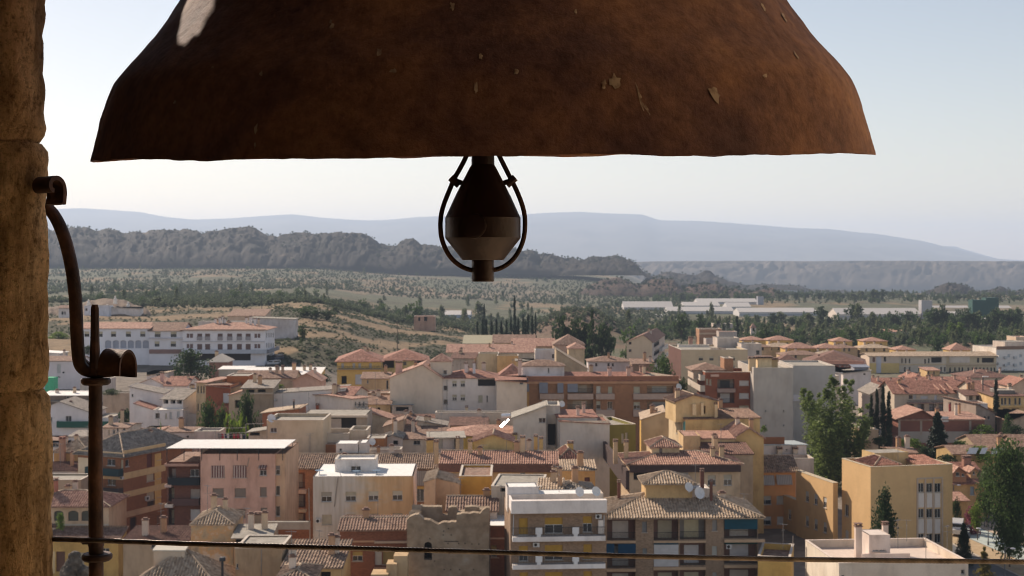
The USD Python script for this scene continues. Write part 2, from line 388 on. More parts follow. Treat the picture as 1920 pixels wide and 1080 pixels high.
hill('mesa', [(1100, 500), (1150, 495), (1195, 491), (1215, 490), (1300, 489.5), (1400, 489), (1500, 489.5), (1700, 489), (1800, 489.5), (1920, 490), (2100, 489), (2300, 490)], 6200, 620, 4500, -110, 60, 200, mesarock, nx=420, nr=34, power=0.42, seed=6, lumps=1.2, lumpw=60)
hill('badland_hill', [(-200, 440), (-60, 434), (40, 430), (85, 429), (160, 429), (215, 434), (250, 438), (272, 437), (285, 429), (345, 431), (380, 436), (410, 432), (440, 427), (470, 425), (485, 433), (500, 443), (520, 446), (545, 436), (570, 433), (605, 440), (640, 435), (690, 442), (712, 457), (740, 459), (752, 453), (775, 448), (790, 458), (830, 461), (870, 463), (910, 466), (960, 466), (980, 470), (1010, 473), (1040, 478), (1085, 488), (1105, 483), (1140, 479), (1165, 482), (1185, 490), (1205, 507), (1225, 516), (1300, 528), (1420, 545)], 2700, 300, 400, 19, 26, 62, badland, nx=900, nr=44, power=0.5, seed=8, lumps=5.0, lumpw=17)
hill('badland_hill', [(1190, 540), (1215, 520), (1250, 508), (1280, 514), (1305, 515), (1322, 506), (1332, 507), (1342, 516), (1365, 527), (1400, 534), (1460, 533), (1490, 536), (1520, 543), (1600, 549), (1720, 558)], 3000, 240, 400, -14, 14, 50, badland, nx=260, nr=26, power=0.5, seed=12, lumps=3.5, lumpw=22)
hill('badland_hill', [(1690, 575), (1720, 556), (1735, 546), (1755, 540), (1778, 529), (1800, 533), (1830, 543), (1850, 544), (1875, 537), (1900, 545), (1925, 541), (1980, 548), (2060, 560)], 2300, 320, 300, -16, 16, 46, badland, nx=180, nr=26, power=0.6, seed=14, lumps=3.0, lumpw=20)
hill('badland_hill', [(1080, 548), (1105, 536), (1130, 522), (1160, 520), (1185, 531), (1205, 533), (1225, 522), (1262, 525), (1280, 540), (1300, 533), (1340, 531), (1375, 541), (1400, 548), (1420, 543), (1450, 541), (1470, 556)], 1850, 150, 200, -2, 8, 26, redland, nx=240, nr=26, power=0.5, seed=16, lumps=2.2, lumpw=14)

hazemat = usdkit.material(stage, '/World/Looks/pale_air', {'v': ('principled_volume', {'color': (0.63, 0.775, 1.0), 'density': 0.000078, 'anisotropy': 0.2})}, volume='v.volume')
hz = MB().box((0, 9500, 230), (52000, 33000, 1000))
hz.build('haze', hazemat, kind='stuff')
# ------------------------------------------------------------------ the belfry we stand in
stonemat = usdkit.material(stage, '/World/Looks/tower_stone', {
    'g': ('geometry', {}), 'm': ('mapping', {'scale': (1, 1, 0.55)}), 'n': ('noise_texture', {'scale': 5.0, 'detail': 8.0, 'roughness': 0.7}),
    'n2': ('noise_texture', {'scale': 70.0, 'detail': 5.0, 'roughness': 0.75}), 'n3': ('noise_texture', {'scale': 16.0, 'detail': 6.0, 'roughness': 0.8}),
    'r': ('rgb_ramp', {'ramp': [(0.3, (0.40, 0.27, 0.14)), (0.48, (0.66, 0.48, 0.28)), (0.62, (0.74, 0.57, 0.36)), (0.8, (0.76, 0.63, 0.45))]}),
    'r3': ('rgb_ramp', {'ramp': [(0.34, (0.2, 0.16, 0.13)), (0.44, (0.88, 0.86, 0.83)), (0.6, (1, 1, 1))]}), 'x': ('mix', {'mix_type': 'multiply', 'fac': 0.85}),
    'r2': ('rgb_ramp', {'ramp': [(0.32, (0.4, 0.37, 0.33)), (0.5, (1.25, 1.22, 1.2))]}), 'y': ('mix', {'mix_type': 'multiply', 'fac': 0.8}),
    'm4': ('mapping', {'scale': (1.3, 1.3, 0.22)}), 'n4': ('noise_texture', {'scale': 9.0, 'detail': 6.0, 'roughness': 0.7}), 'r4': ('rgb_ramp', {'ramp': [(0.36, (0.3, 0.26, 0.22)), (0.5, (0.95, 0.92, 0.88)), (0.7, (1.12, 1.06, 1.0))]}), 'w': ('mix', {'mix_type': 'multiply', 'fac': 0.9}),
    'b': ('bump', {'strength': 1.0, 'distance': 0.035}), 'ad': ('math', {'math_type': 'add'}),
    'p': ('principled_bsdf', {'roughness': 0.95, 'specular_ior_level': 0.1})},
    [('g.position', 'm.vector'), ('m.vector', 'n.vector'), ('g.position', 'n2.vector'), ('m.vector', 'n3.vector'), ('n.fac', 'r.fac'), ('n3.fac', 'r3.fac'), ('r.color', 'x.color1'), ('r3.color', 'x.color2'), ('n2.fac', 'r2.fac'), ('x.color', 'y.color1'), ('r2.color', 'y.color2'),
     ('n2.fac', 'ad.value1'), ('n3.fac', 'ad.value2'), ('ad.value', 'b.height'), ('b.normal', 'p.normal'), ('g.position', 'm4.vector'), ('m4.vector', 'n4.vector'), ('n4.fac', 'r4.fac'), ('y.color', 'w.color1'), ('r4.color', 'w.color2'), ('w.color', 'p.base_color')], surface='p.BSDF')

palestone = mottled('pale_stone_floor', [(0.3, (0.6, 0.48, 0.33)), (0.7, (0.76, 0.64, 0.47))], 3.0)
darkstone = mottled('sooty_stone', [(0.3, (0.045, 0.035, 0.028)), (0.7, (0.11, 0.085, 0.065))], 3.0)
tower = thing('bell_tower', 'weathered golden stone pillar and belfry walls at the left edge, around the bell', 'bell tower', (0, 3, CZ - 2.0))
TO = np.array((0, 3, CZ - 2.0))
WZ = lambda py, D=3.3: CZ - (py - HY) / F * D
# the stones of the left jamb: rough faced blocks with worn arrises, the joints a little open
def rough_block(x0, x1, y0, y1, z0, z1, seed, wear=0.019, step=0.018, splay=0.45):
    """a block whose face towards the opening (x1) and towards us (y0) is worn; a closed box elsewhere"""
    mb = MB()
    # profile round the corner: from (x0,y0) to (x1,y0) to (x1,y1)
    r = 0.09
    pts = [(x0, y0)] + [(x, y0) for x in np.arange(max(x0, x1 - 0.5), x1 - r, step)]
    pts += [(x1 - r + r * math.sin(a), y0 + r - r * math.cos(a)) for a in np.linspace(0, math.pi / 2, 14)]
    pts += [(x1, y) for y in np.arange(y0 + r + step, y1, step * 2)] + [(x1, y1)]
    nrm = [(0, -1)] * (1 + len(np.arange(max(x0, x1 - 0.5), x1 - r, step))) + [(math.sin(a), -math.cos(a)) for a in np.linspace(0, math.pi / 2, 14)] + [(1, 0)] * (len(np.arange(y0 + r + step, y1, step * 2)) + 1)
    pts, nrm = np.array(pts), np.array(nrm, float)
    zs = np.linspace(z0, z1, max(3, int((z1 - z0) / step)))
    P = np.zeros((len(zs), len(pts), 3))
    P[:, :, 0], P[:, :, 1], P[:, :, 2] = pts[None, :, 0], pts[None, :, 1], zs[:, None]
    d = (meshkit.fbm(P * 4.0, 4, seed=seed) - 0.5) * wear * 1.6 + (meshkit.fbm(P * 22.0, 4, seed=seed + 1) - 0.5) * wear * 0.9
    e = np.minimum(zs - z0, z1 - zs)
    d = d - (0.016 * np.exp(-e / 0.010))[:, None] * np.clip(nrm[None, :, 0], 0, 1)
    P[:, :, 0] -= (np.maximum(pts[:, 1] - y0 - 0.09, 0) * splay)[None, :]
    P[:, :, 0] += nrm[None, :, 0] * d
    P[:, :, 1] += nrm[None, :, 1] * d
    n, m = P.shape[:2]
    i = np.arange(n - 1)[:, None] * m + np.arange(m - 1)[None]
    mb.add(P.reshape(-1, 3), np.stack([i, i + 1, i + m + 1, i + m], -1).reshape(-1, 4))
    mb.poly([*P[-1], (x0, y1, z1)]); mb.poly([*P[0], (x0, y1, z0)][::-1])
    xe = x1 - (y1 - y0 - 0.09) * splay; mb.quad((x0, y1, z0), (x0, y1, z1), (xe, y1, z1), (xe, y1, z0)); mb.quad((x0, y0, z0), (x0, y0, z1), (x0, y1, z1), (x0, y1, z0))
    return mb
JD = 3.3                                   # the jamb's near face
edge = lambda px: (px - 960) / F * (JD + .075)
rows = [(CZ - 2.0, WZ(1300), 92), (WZ(1300), WZ(737), 93), (WZ(737), WZ(264), 87), (WZ(264), CZ + 0.86, 80), (CZ + 0.86, CZ + 1.02, 78), (CZ + 1.02, CZ + 1.75, -460), (CZ + 1.75, CZ + 2.5, 70), (CZ + 2.5, CZ + 3.6, 60)]
for k, (z0, z1, px) in enumerate(rows):
    rough_block(-2.1, edge(px), JD, JD + 0.42, z0 + 0.0004, z1 - 0.0004, 40 + 3 * k).build('stone', stonemat, tower, TO, smooth=40)
# an impost slab with a worn hole through it, above the frame: the sun finds its way through to the bell
po = Polygon([(-1.79, 1.022), (-0.93, 1.022), (-0.93, 1.75), (-1.79, 1.75)], [[(-1.12, 1.095), (-1.20, 1.108), (-1.27, 1.13), (-1.32, 1.16), (-1.352, 1.19), (-1.345, 1.205), (-1.352, 1.22), (-1.33, 1.232), (-1.335, 1.246), (-1.30, 1.25), (-1.28, 1.262), (-1.24, 1.257), (-1.2, 1.266), (-1.12, 1.266)]])
m = trimesh.creation.extrude_polygon(po, .06, engine='earcut')
MB().add(np.stack([m.vertices[:, 0], JD + .06 - m.vertices[:, 2], CZ + m.vertices[:, 1]], -1), m.faces).build('impost', stonemat, tower, TO)
# the right jamb (beyond the frame), the floor, the vault and the room's other walls
for k in range(11):
    z0 = CZ - 2.0 + k * 0.7
    MB().box((2.05, 2.2, z0 + 0.35), (0.80, 3.4, 0.694)).build('stone', palestone, tower, TO)
MB().box((0, 0.0, CZ - 2.15), (6.4, 7.6, 0.3)).build('floor', palestone, tower, TO)
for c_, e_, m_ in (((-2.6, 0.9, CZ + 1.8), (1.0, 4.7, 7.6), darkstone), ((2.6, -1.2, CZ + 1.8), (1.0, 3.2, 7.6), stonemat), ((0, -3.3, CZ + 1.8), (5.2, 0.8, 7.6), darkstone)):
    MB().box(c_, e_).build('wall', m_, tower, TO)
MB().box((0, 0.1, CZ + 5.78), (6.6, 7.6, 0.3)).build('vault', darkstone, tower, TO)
# the shaft under the belfry, down to the street
MB().box((0, 0.6, (CZ - 2.3) / 2), (7.0, 7.0, CZ - 2.3)).build('shaft', stonemat, tower, TO)

# ------------------------------------------------------------------ bell
bellmat = usdkit.material(stage, '/World/Looks/old_bronze', {
    'g': ('geometry', {}), 'm': ('mapping', {'scale': (1, 1, 1)}), 'n': ('noise_texture', {'scale': 1.9, 'detail': 10.0, 'roughness': 0.66}), 'n2': ('noise_texture', {'scale': 38.0, 'detail': 6.0, 'roughness': 0.75}),
    'n3': ('noise_texture', {'scale': 9.0, 'detail': 5.0, 'roughness': 0.6}),
    'r': ('rgb_ramp', {'ramp': [(0.3, (0.032, 0.019, 0.024)), (0.45, (0.10, 0.05, 0.046)), (0.58, (0.22, 0.11, 0.066)), (0.75, (0.34, 0.19, 0.09))]}),
    'r2': ('rgb_ramp', {'ramp': [(0.33, (0.55, 0.5, 0.5)), (0.6, (1.15, 1.15, 1.15))]}), 'x': ('mix', {'mix_type': 'multiply', 'fac': 0.8}),
    'r3': ('rgb_ramp', {'ramp': [(0.735, (0, 0, 0)), (0.76, (0.75, 0.75, 0.75))]}), 'y': ('mix', {'mix_type': 'mix', 'color2': (0.34, 0.25, 0.18)}),
    'b': ('bump', {'strength': 0.7, 'distance': 0.006}),
    'p': ('principled_bsdf', {'roughness': 0.75, 'metallic': 0.0, 'specular_ior_level': 0.2})},
    [('g.position', 'm.vector'), ('m.vector', 'n.vector'), ('m.vector', 'n2.vector'), ('m.vector', 'n3.vector'), ('n.fac', 'r.fac'), ('n2.fac', 'r2.fac'), ('r.color', 'x.color1'), ('r2.color', 'x.color2'), ('n3.fac', 'r3.fac'), ('r3.color', 'y.fac'), ('x.color', 'y.color1'), ('y.color', 'p.base_color'), ('n2.fac', 'b.height'), ('b.normal', 'p.normal')], surface='p.BSDF')
BC = W(909, 293.5, 3.0)
TILT, ROLL = math.atan2(BC[2] - CZ, 3.0), math.radians(0.52)
Rx = trimesh.transformations.rotation_matrix(TILT, [1, 0, 0])[:3, :3]
Ry = trimesh.transformations.rotation_matrix(-ROLL, [0, 1, 0])[:3, :3]
def bell_space(v):
    return v @ (Ry @ Rx).T + BC
prof = np.array([(0.806, 0.0), (0.803, 0.012), (0.797, 0.031), (0.784, 0.08), (0.766, 0.132), (0.757, 0.15), (0.737, 0.176), (0.712, 0.203), (0.68, 0.24), (0.627, 0.315), (0.575, 0.41), (0.54, 0.5), (0.505, 0.62), (0.485, 0.75), (0.468, 0.9), (0.455, 1.0), (0.42, 1.06), (0.34, 1.1), (0.2, 1.13), (0.02, 1.14)])
h = np.concatenate([np.linspace(0, 0.42, 70), np.linspace(0.42, 1.14, 40)[1:]])
from scipy.interpolate import PchipInterpolator
rr = PchipInterpolator(prof[:, 1], prof[:, 0])(h)
inner = np.stack([np.interp(h, [0, .05, 0.16, 0.4, 1.0, 1.14], [0.745, 0.715, 0.66, 0.52, 0.39, 0.02]), h * 0.94 + 0.003], 1)[::-1]
pr = np.vstack([inner, np.stack([rr, h], 1)])
mb = MB().lathe(pr, 320)
v, f = mb.arrays()
ang = np.arctan2(v[:, 1], v[:, 0]); hh = v[:, 2]
rad = np.hypot(v[:, 0], v[:, 1]) + 1e-9
q = np.stack([np.cos(ang) * 9, np.sin(ang) * 9, hh * 12], -1)
d = 0.010 * (meshkit.fbm(q * 0.5, 4, seed=2) - 0.5) + 0.005 * (meshkit.fbm(q * 2.2, 4, seed=4) - 0.5)
rim = np.exp(-np.maximum(hh, 0) / 0.012)
dz = rim * (0.014 * (meshkit.fbm(np.stack([np.cos(ang) * 7, np.sin(ang) * 7, 0 * ang], -1), 4, seed=21) - 0.55))
v[:, 0] *= 1 + d / rad; v[:, 1] *= 1 + d / rad; v[:, 2] += dz
bell = thing('bell', 'huge old bronze bell hanging in the belfry opening, dark brown with pale spatter', 'bell', BC + np.array((0, 0, 0)))
p = usdkit.mesh(stage, numbered('/World/bell', 'bell_body'), (bell_space(v) - BC, f), bellmat, smooth=45)
# casting lines: faint mouldings round the waist
mb = MB()
for hm in (0.52, 0.56, 0.95):
    rm = float(PchipInterpolator(prof[:, 1], prof[:, 0])(hm))
    mb.lathe([(rm - 0.01, hm - 0.012), (rm + 0.008, hm - 0.006), (rm + 0.01, hm), (rm + 0.008, hm + 0.006), (rm - 0.01, hm + 0.012)], 96)
v, f = mb.arrays()
usdkit.mesh(stage, numbered('/World/bell', 'moulding'), (bell_space(v) - BC, f), bellmat, smooth=45)
mb = MB()
for sx in (-0.12, 0.12):
    mb.tube([(sx, 0, 1.1), (sx * 1.3, 0, 1.25), (sx, 0, 1.38)], 0.04, 8)
v, f = mb.arrays()
usdkit.mesh(stage, numbered('/World/bell', 'crown'), (bell_space(v) - BC, f), bellmat, smooth=45)
# lime splashes and droppings on the bronze: thin patches with a shape of their own
splash = mottled('lime_spatter', [(.35, (.15, .095, .07)), (.58, (.36, .28, .21))], 60.0)
prf = PchipInterpolator(prof[:, 1], prof[:, 0])
for (px, py, w_, h_, tl) in [(736, 131, 7, 7, 0), (712, 97, 5, 8, .2), (480, 240, 4, 10, .1), (902, 106, 4, 6, 0), (892, 165, 4, 11, 0), (1152, 153, 14, 13, .5), (1200, 182, 3, 24, -.3), (1212, 205, 3, 16, -.5), (1342, 177, 9, 17, -.6), (848, 11, 5, 8, 0), (1493, 103, 2, 9, -.6), (1471, 32, 2, 10, -.5), (1432, 14, 2, 9, -.5), (328, 192, 3, 4, 0), (398, 125, 4, 8, .3), (967, 133, 5, 6, 0), (1080, 22, 3, 5, 0), (1132, 157, 6, 8, 0), (478, 272, 2, 6, 0), (622, 48, 4, 6, .2), (1435, 142, 5, 4, -.7), (490, 138, 4, 6, .2), (620, 40, 3, 4, 0)]:
    n = 12
    ring = []
    for k in range(n):
        a = k / n * 2 * math.pi
        jit = 0.5 + 0.8 * rng.random()
        dx, dy = w_ * jit * math.cos(a), h_ * jit * math.sin(a)
        ring.append((px + dx * math.cos(tl) - dy * math.sin(tl), py + dx * math.sin(tl) + dy * math.cos(tl)))
    pts = []
    for (qx, qy) in [(px, py)] + ring:
        # meet the bell's outer face along the line of sight
        o = np.array((0, 0, CZ)) - BC
        dd = W(qx, qy, 1.0) - np.array((0, 0, CZ))
        o2 = (Ry @ Rx).T @ o; d2 = (Ry @ Rx).T @ dd
        ts = np.linspace(2.0, 3.05, 700)
        PP = o2 + ts[:, None] * d2
        inside = np.hypot(PP[:, 0], PP[:, 1]) < prf(np.clip(PP[:, 2], 0, 1.1)) + 0.002
        if not inside.any():
            pts = None; break
        pts.append(bell_space(PP[np.argmax(inside)][None])[0])
    if pts is None: continue
    MB().add(pts, [[0, 1 + k, 1 + (k + 1) % n] for k in range(n)]).build('lime_spatter', splash, bell, BC, smooth=True)
# timber headstock the bell hangs from
wood = mottled('headstock_wood', [(0.3, (0.05, 0.035, 0.025)), (0.7, (0.13, 0.09, 0.06))], 4.0, stretch=(1, 6, 6))
hs = thing('headstock', 'dark timber headstock with an iron axle above the bell', 'beam', BC + np.array((0, 0, 1.5)))
MB().box(BC + np.array((0, 0.1, 1.58)), (0.85, 0.3, 0.42)).build('beam', wood, hs, BC + np.array((0, 0, 1.5)))
MB().bar(BC + np.array((-1.3, 0.1, 1.5)), BC + np.array((0.8, 0.1, 1.5)), 0.08, n=10).build('axle', rust, hs, BC + np.array((0, 0, 1.5)))

# ------------------------------------------------------------------ clapper
clapmat = mottled('clapper_iron', [(0.3, (0.016, 0.009, 0.009)), (0.55, (0.03, 0.016, 0.015)), (0.75, (0.045, 0.024, 0.021))], 9.0, rough=0.42, metallic=0.25, spec=0.5, bump=0.0015, bscale=50)
CD = 2.985
cc = W(905.5, 446, CD)
S = CD / F
def cz(py): return (446 - py) * S
clap = thing('clapper', 'dark iron bell clapper with a flared bulb hanging below the bell rim', 'clapper', cc)
body = [(0.002, cz(180)), (18 * S, cz(180)), (19 * S, cz(260)), (21.5 * S, cz(300)), (21.5 * S, cz(309)), (24 * S, cz(313)), (38 * S, cz(340)), (54 * S, cz(372)), (69.5 * S, cz(406)), (70.8 * S, cz(408.5)), (70.8 * S, cz(445.5)), (69.5 * S, cz(448)), (40 * S, cz(486)), (38.5 * S, cz(487.5)), (0.002, cz(487.6))]
MB().lathe(body, 72).build('bulb', clapmat, clap, smooth=25)
MB().lathe([(0.002, cz(487)), (21 * S, cz(487)), (21.2 * S, cz(526)), (20 * S, cz(528)), (0.002, cz(528))], 40).build('tail', clapmat, clap, smooth=25)
# the round striking boss on its near side
a = math.atan2(-15.5, 69.0)
mb = MB().lathe([(0.002, 0.006), (18 * S, 0.005), (23 * S, 0.002), (24 * S, -0.02)], 40)
v, f = mb.arrays()
v = np.stack([v[:, 0], -v[:, 2], v[:, 1]], -1)
v = v @ trimesh.transformations.rotation_matrix(a, [0, 0, 1])[:3, :3].T + np.array((math.sin(a) * 70.5 * S, -math.cos(a) * 70.5 * S, cz(425)))
MB().add(v, f).build('boss', clapmat, clap, smooth=30)
for sgn, pts in ((-1, [(878, 280), (870, 302), (858, 324), (851, 337), (843, 356), (832, 384), (826.5, 408), (826, 430), (829, 450), (838, 472), (850, 488), (866, 500), (887, 507)]), (1, [(930, 278), (938, 296), (949, 318), (959, 338), (968, 356), (979, 384), (984, 408), (984, 430), (981, 450), (973, 470), (962, 486), (946, 499), (926, 506)])):
    t = np.linspace(0, 1, len(pts)); tt = np.linspace(0, 1, 48)
    from scipy.interpolate import CubicSpline
    P = np.stack([CubicSpline(t, [q[0] for q in pts])(tt), CubicSpline(t, [q[1] for q in pts])(tt)], 1)
    P3 = np.stack([(P[:, 0] - 905.5) * S, 0 * P[:, 0], cz(P[:, 1])], 1)
    MB().tube(P3, 4.6 * S, 10).build('safety_loop', rust, clap, smooth=40)
    lx = 851 if sgn < 0 else 960
    mb = MB().bar(((lx + sgn * -10 - 905.5) * S, 0, cz(347)), ((lx + sgn * 6 - 905.5) * S, 0, cz(333)), 15 * S, n=8)
    mb.bar(((lx - sgn * 18 - 905.5) * S, 0, cz(344)), ((lx - 905.5) * S, 0, cz(338)), 10 * S, n=8)
    mb.build('clamp', rust, clap, smooth=30)

# ------------------------------------------------------------------ iron post, hook bar and wire rope of the railing
PD = 3.42
PS = PD / F
post = thing('iron_post', 'rusty iron railing post with collars, standing right of the stone pillar', 'post', W(180, 1300, PD))
PO = W(180, 1300, PD)
mb = MB().tube([W(180.5, 1300, PD), W(180.5, 1150, PD), W(180, 1000, PD), W(179, 880, PD), W(179, 800, PD), W(179, 716, PD)], np.array([13.4, 13.4, 13.6, 13.4, 12.8, 12.4]) * PS, 16)
mb.build('shaft', rust, post, PO, smooth=40)
def collar(px, py, rx, hgt, d=PD):
    c = W(px, py, d)
    return MB().lathe([(13 * PS, -hgt * PS * .5), (rx * PS * .86, -hgt * PS * .5), (rx * PS, -hgt * .2 * PS), (rx * PS, hgt * .25 * PS), (rx * .9 * PS, hgt * .5 * PS), (13 * PS, hgt * .52 * PS)], 24, c)
collar(180, 715, 27, 13).build('collar', rust, post, PO, smooth=30)
collar(182, 1044, 28, 13).build('collar', rust, post, PO, smooth=30)
mb = MB().lathe([(13 * PS, -8.5 * PS), (14.8 * PS, -8 * PS), (14.8 * PS, 8 * PS), (13 * PS, 8.5 * PS)], 24, W(180, 1015, PD))
mb.build('clamp_band', rust, post, PO, smooth=30)
mb = MB().bar(W(155, 1015, PD), W(170, 1015, PD), 12 * PS, n=8); mb.bar(W(152, 1015, PD - .01), W(160, 1015, PD - .01), 7 * PS, n=6)
mb.build('bolt', rust, post, PO, smooth=30)
mb = MB().tube([W(178, 703, PD), W(178, 690, PD), W(178, 640, PD), W(178, 578, PD), W(178, 571, PD)], np.array([13, 10.5, 8.5, 7.3, 5.5]) * PS, 8)
mb.build('spike', rust, post, PO, smooth=30)

hook = thing('hook_bar', 'curved rusty iron bar bent out of the stone pillar onto the post', 'iron bar', W(95, 400, PD))
HO = W(95, 400, PD)
cl = [(70, 372), (84, 384), (100, 400), (113, 424), (123, 452), (131, 484), (137, 516), (142, 560), (143, 600), (145, 640), (147, 668), (150, 685), (158, 694), (170, 697.5), (185, 698), (202, 698), (216, 697)]
dd = [0.07, 0.06, 0.045, .035, .03, .02, .012, .008, 0, 0, 0, 0, 0, 0, 0, -.005, -.01]
wid = np.interp(np.linspace(0, 1, 90), np.linspace(0, 1, 17), [11, 11, 11.5, 12, 12.2, 12.3, 12.3, 12.3, 12.3, 12.3, 12.3, 12.2, 11.6, 10.6, 10.2, 9.5, 8.5])
t = np.linspace(0, 1, 17); tt = np.linspace(0, 1, 90)
P = np.array([W(x, y, PD + e) for (x, y), e in zip(cl, dd)])
P3 = np.stack([np.interp(tt, t, P[:, k]) for k in range(3)], 1)
from scipy.ndimage import gaussian_filter1d
P3 = gaussian_filter1d(P3, 2.0, axis=0, mode='nearest')
MB().tube(P3, wid * PS, 10).build('bar', rust, hook, HO, smooth=50)
# the rolled tab at its end: a bent plate, arched like a gutter tile, its open end to the right
def rolled(profile, c, axis, length, thick):
    """profile: (across, up) points of a bent plate, swept along axis"""
    axis = np.asarray(axis, float); axis /= np.linalg.norm(axis)
    side = np.array((-axis[1], axis[0], 0.0)); side /= np.linalg.norm(side); up = np.cross(axis, side)
    if up[2] < 0: up = -up
    t = np.linspace(0, 1, len(profile)); tt = np.linspace(0, 1, 40)
    from scipy.interpolate import CubicSpline
    q = np.stack([CubicSpline(t, [p[k] for p in profile])(tt) for k in (0, 1)], 1)
    tg = np.gradient(q, axis=0); tg /= np.linalg.norm(tg, axis=1, keepdims=True); nn = np.stack([-tg[:, 1], tg[:, 0]], 1)
    R_ = [[np.asarray(c) + a_[0] * side + a_[1] * up + e * length / 2 * axis for a_ in q + sg * nn * thick / 2] for sg in (1, -1) for e in (-1, 1)]
    mb = MB()
    for i in range(39):
        for a_, b_ in ((0, 1), (3, 2), (2, 0), (1, 3)):
            mb.quad(R_[a_][i], R_[b_][i], R_[b_][i + 1], R_[a_][i + 1])
    for i in (0, 39): mb.quad(R_[0][i], R_[1][i], R_[3][i], R_[2][i])
    return mb
k_ = PS
rolled([(-27 * k_, -18 * k_), (-26 * k_, 2 * k_), (-20 * k_, 18 * k_), (-4 * k_, 27 * k_), (12 * k_, 22 * k_), (22 * k_, 8 * k_), (25 * k_, -8 * k_), (25 * k_, -24 * k_)], W(221, 684, PD - .03), (0.94, -0.34, -0.03), 47 * k_, 4.5 * k_).build('rolled_tab', rust, hook, HO, smooth=40)
rolled([(20 * k_, -26 * k_), (23 * k_, -4 * k_), (18 * k_, 14 * k_), (4 * k_, 21 * k_), (-8 * k_, 15 * k_), (-10 * k_, 4 * k_), (-2 * k_, -2 * k_)], W(88, 356, PD - .1), (0.86, -0.5, 0.02), 44 * k_, 8 * k_).build('rolled_tab', rust, hook, HO, smooth=40)
MB().bar(W(150, 668, PD + .02), W(172, 690, PD + .03), 9 * PS, n=6).build('wedge', rust, hook, HO, smooth=30)

RD = 3.40
rope = thing('wire_rope', 'twisted steel wire rope strung across the opening from the stone pillar', 'rope', W(960, 1032, RD))
RO = W(960, 1032, RD)
def rope_path(t):
    px = 40 + t * (2150 - 40)
    py = np.interp(px, [40, 93, 400, 700, 960, 1200, 1500, 1920, 2150], [1009.5, 1010.5, 1021, 1029, 1036.5, 1043, 1049, 1053.5, 1055])
    dd = np.interp(px, [40, 155, 180, 205, 2150], [RD, RD - .02, PD - .052, RD - .015, RD])
    return np.stack([(px - 960) / F * dd, dd + 0 * px, CZ - (py - HY) / F * dd], 1)
tt = np.linspace(0, 1, 1500)
C0 = rope_path(tt)
C0 = gaussian_filter1d(C0, 12, axis=0, mode='nearest')
L = np.concatenate([[0], np.cumsum(np.linalg.norm(np.diff(C0, axis=0), axis=1))])
steel = mottled('rope_steel', [(0.3, (0.05, 0.04, 0.032)), (0.6, (0.16, 0.135, 0.115))], 40.0, rough=0.3, metallic=0.9, spec=0.5)
for k in range(6):
    ph = 2 * math.pi * (L / 0.054 + k / 6)
    r0 = 3.1 * PS
    Pk = C0 + np.stack([0 * ph, r0 * np.cos(ph), r0 * np.sin(ph)], 1)
    MB().tube(Pk, 1.8 * PS, 6).build('strand', steel, rope, RO, smooth=True)
# ------------------------------------------------------------------ buildings
class Face:
    """an upright wall plane: starts at p0 (x, y), runs along d (unit), faces n"""
    def __init__(s, p0, d, n):
        s.p0, s.d, s.n = np.array(p0, float), np.array(d, float), np.array(n, float)
    def u(s, px):
        t = (px - 960) / F
        return (t * s.p0[1] - s.p0[0]) / (s.d[0] - t * s.d[1])
    def uz(s, px, py):
        u = s.u(px); Y = s.p0[1] + u * s.d[1]
        return u, CZ - (py - HY) / F * Y
    def P(s, u, z, out=0.0):
        q = s.p0 + u * s.d + out * s.n
        return np.array([q[0], q[1], z])
    def back(s, k):
        return Face(s.p0 - s.n * k, s.d, s.n)

def wall_cells(mb, face, L, z0, z1, rects):
    """the wall from z0 to z1 with rects (u0,u1,za,zb,depth) left open and their reveals"""
    us = sorted({0.0, L, *[r[0] for r in rects], *[r[1] for r in rects]})
    zs = sorted({z0, z1, *[r[2] for r in rects], *[r[3] for r in rects]})
    for i in range(len(us) - 1):
        a, b = us[i], us[i + 1]
        if b - a < 1e-6: continue
        um = (a + b) / 2
        run = None
        for j in range(len(zs) - 1):
            c, d = zs[j], zs[j + 1]
            zm = (c + d) / 2
            open_ = any(r[0] < um < r[1] and r[2] < zm < r[3] for r in rects)
            if not open_ and run is None: run = c
            if (open_ or j == len(zs) - 2) and run is not None:
                top = c if open_ else d
                if top - run > 1e-6:
                    mb.quad(face.P(a, run), face.P(b, run), face.P(b, top), face.P(a, top))
                run = None
    for (a, b, c, d, dep) in rects:
        mb.quad(face.P(a, c), face.P(a, c, -dep), face.P(b, c, -dep), face.P(b, c))
        mb.quad(face.P(a, d), face.P(b, d), face.P(b, d, -dep), face.P(a, d, -dep))
        mb.quad(face.P(a, c), face.P(a, d), face.P(a, d, -dep), face.P(a, c, -dep))
        mb.quad(face.P(b, c), face.P(b, c, -dep), face.P(b, d, -dep), face.P(b, d))

SHUT = (0.42, 0.37, 0.27)
def fpanel(mb, face, a, b, c, d, out):
    mb.quad(face.P(a, c, out), face.P(b, c, out), face.P(b, d, out), face.P(a, d, out))
def fbox(mb, face, a, b, c, d, o0, o1):
    """a block on a wall from u a..b, z c..d, standing from o0 to o1 out of it"""
    P = [face.P(a, c, o0), face.P(b, c, o0), face.P(b, c, o1), face.P(a, c, o1), face.P(a, d, o0), face.P(b, d, o0), face.P(b, d, o1), face.P(a, d, o1)]
    mb.add(P, [[3, 2, 1, 0], [4, 5, 6, 7], [0, 1, 5, 4], [1, 2, 6, 5], [2, 3, 7, 6], [3, 0, 4, 7]])

railmat = flat((0.04, 0.04, 0.042), 0.6)
darkin = flat((0.035, 0.03, 0.028), 0.9)
framew = flat((0.6, 0.59, 0.57), 0.6)

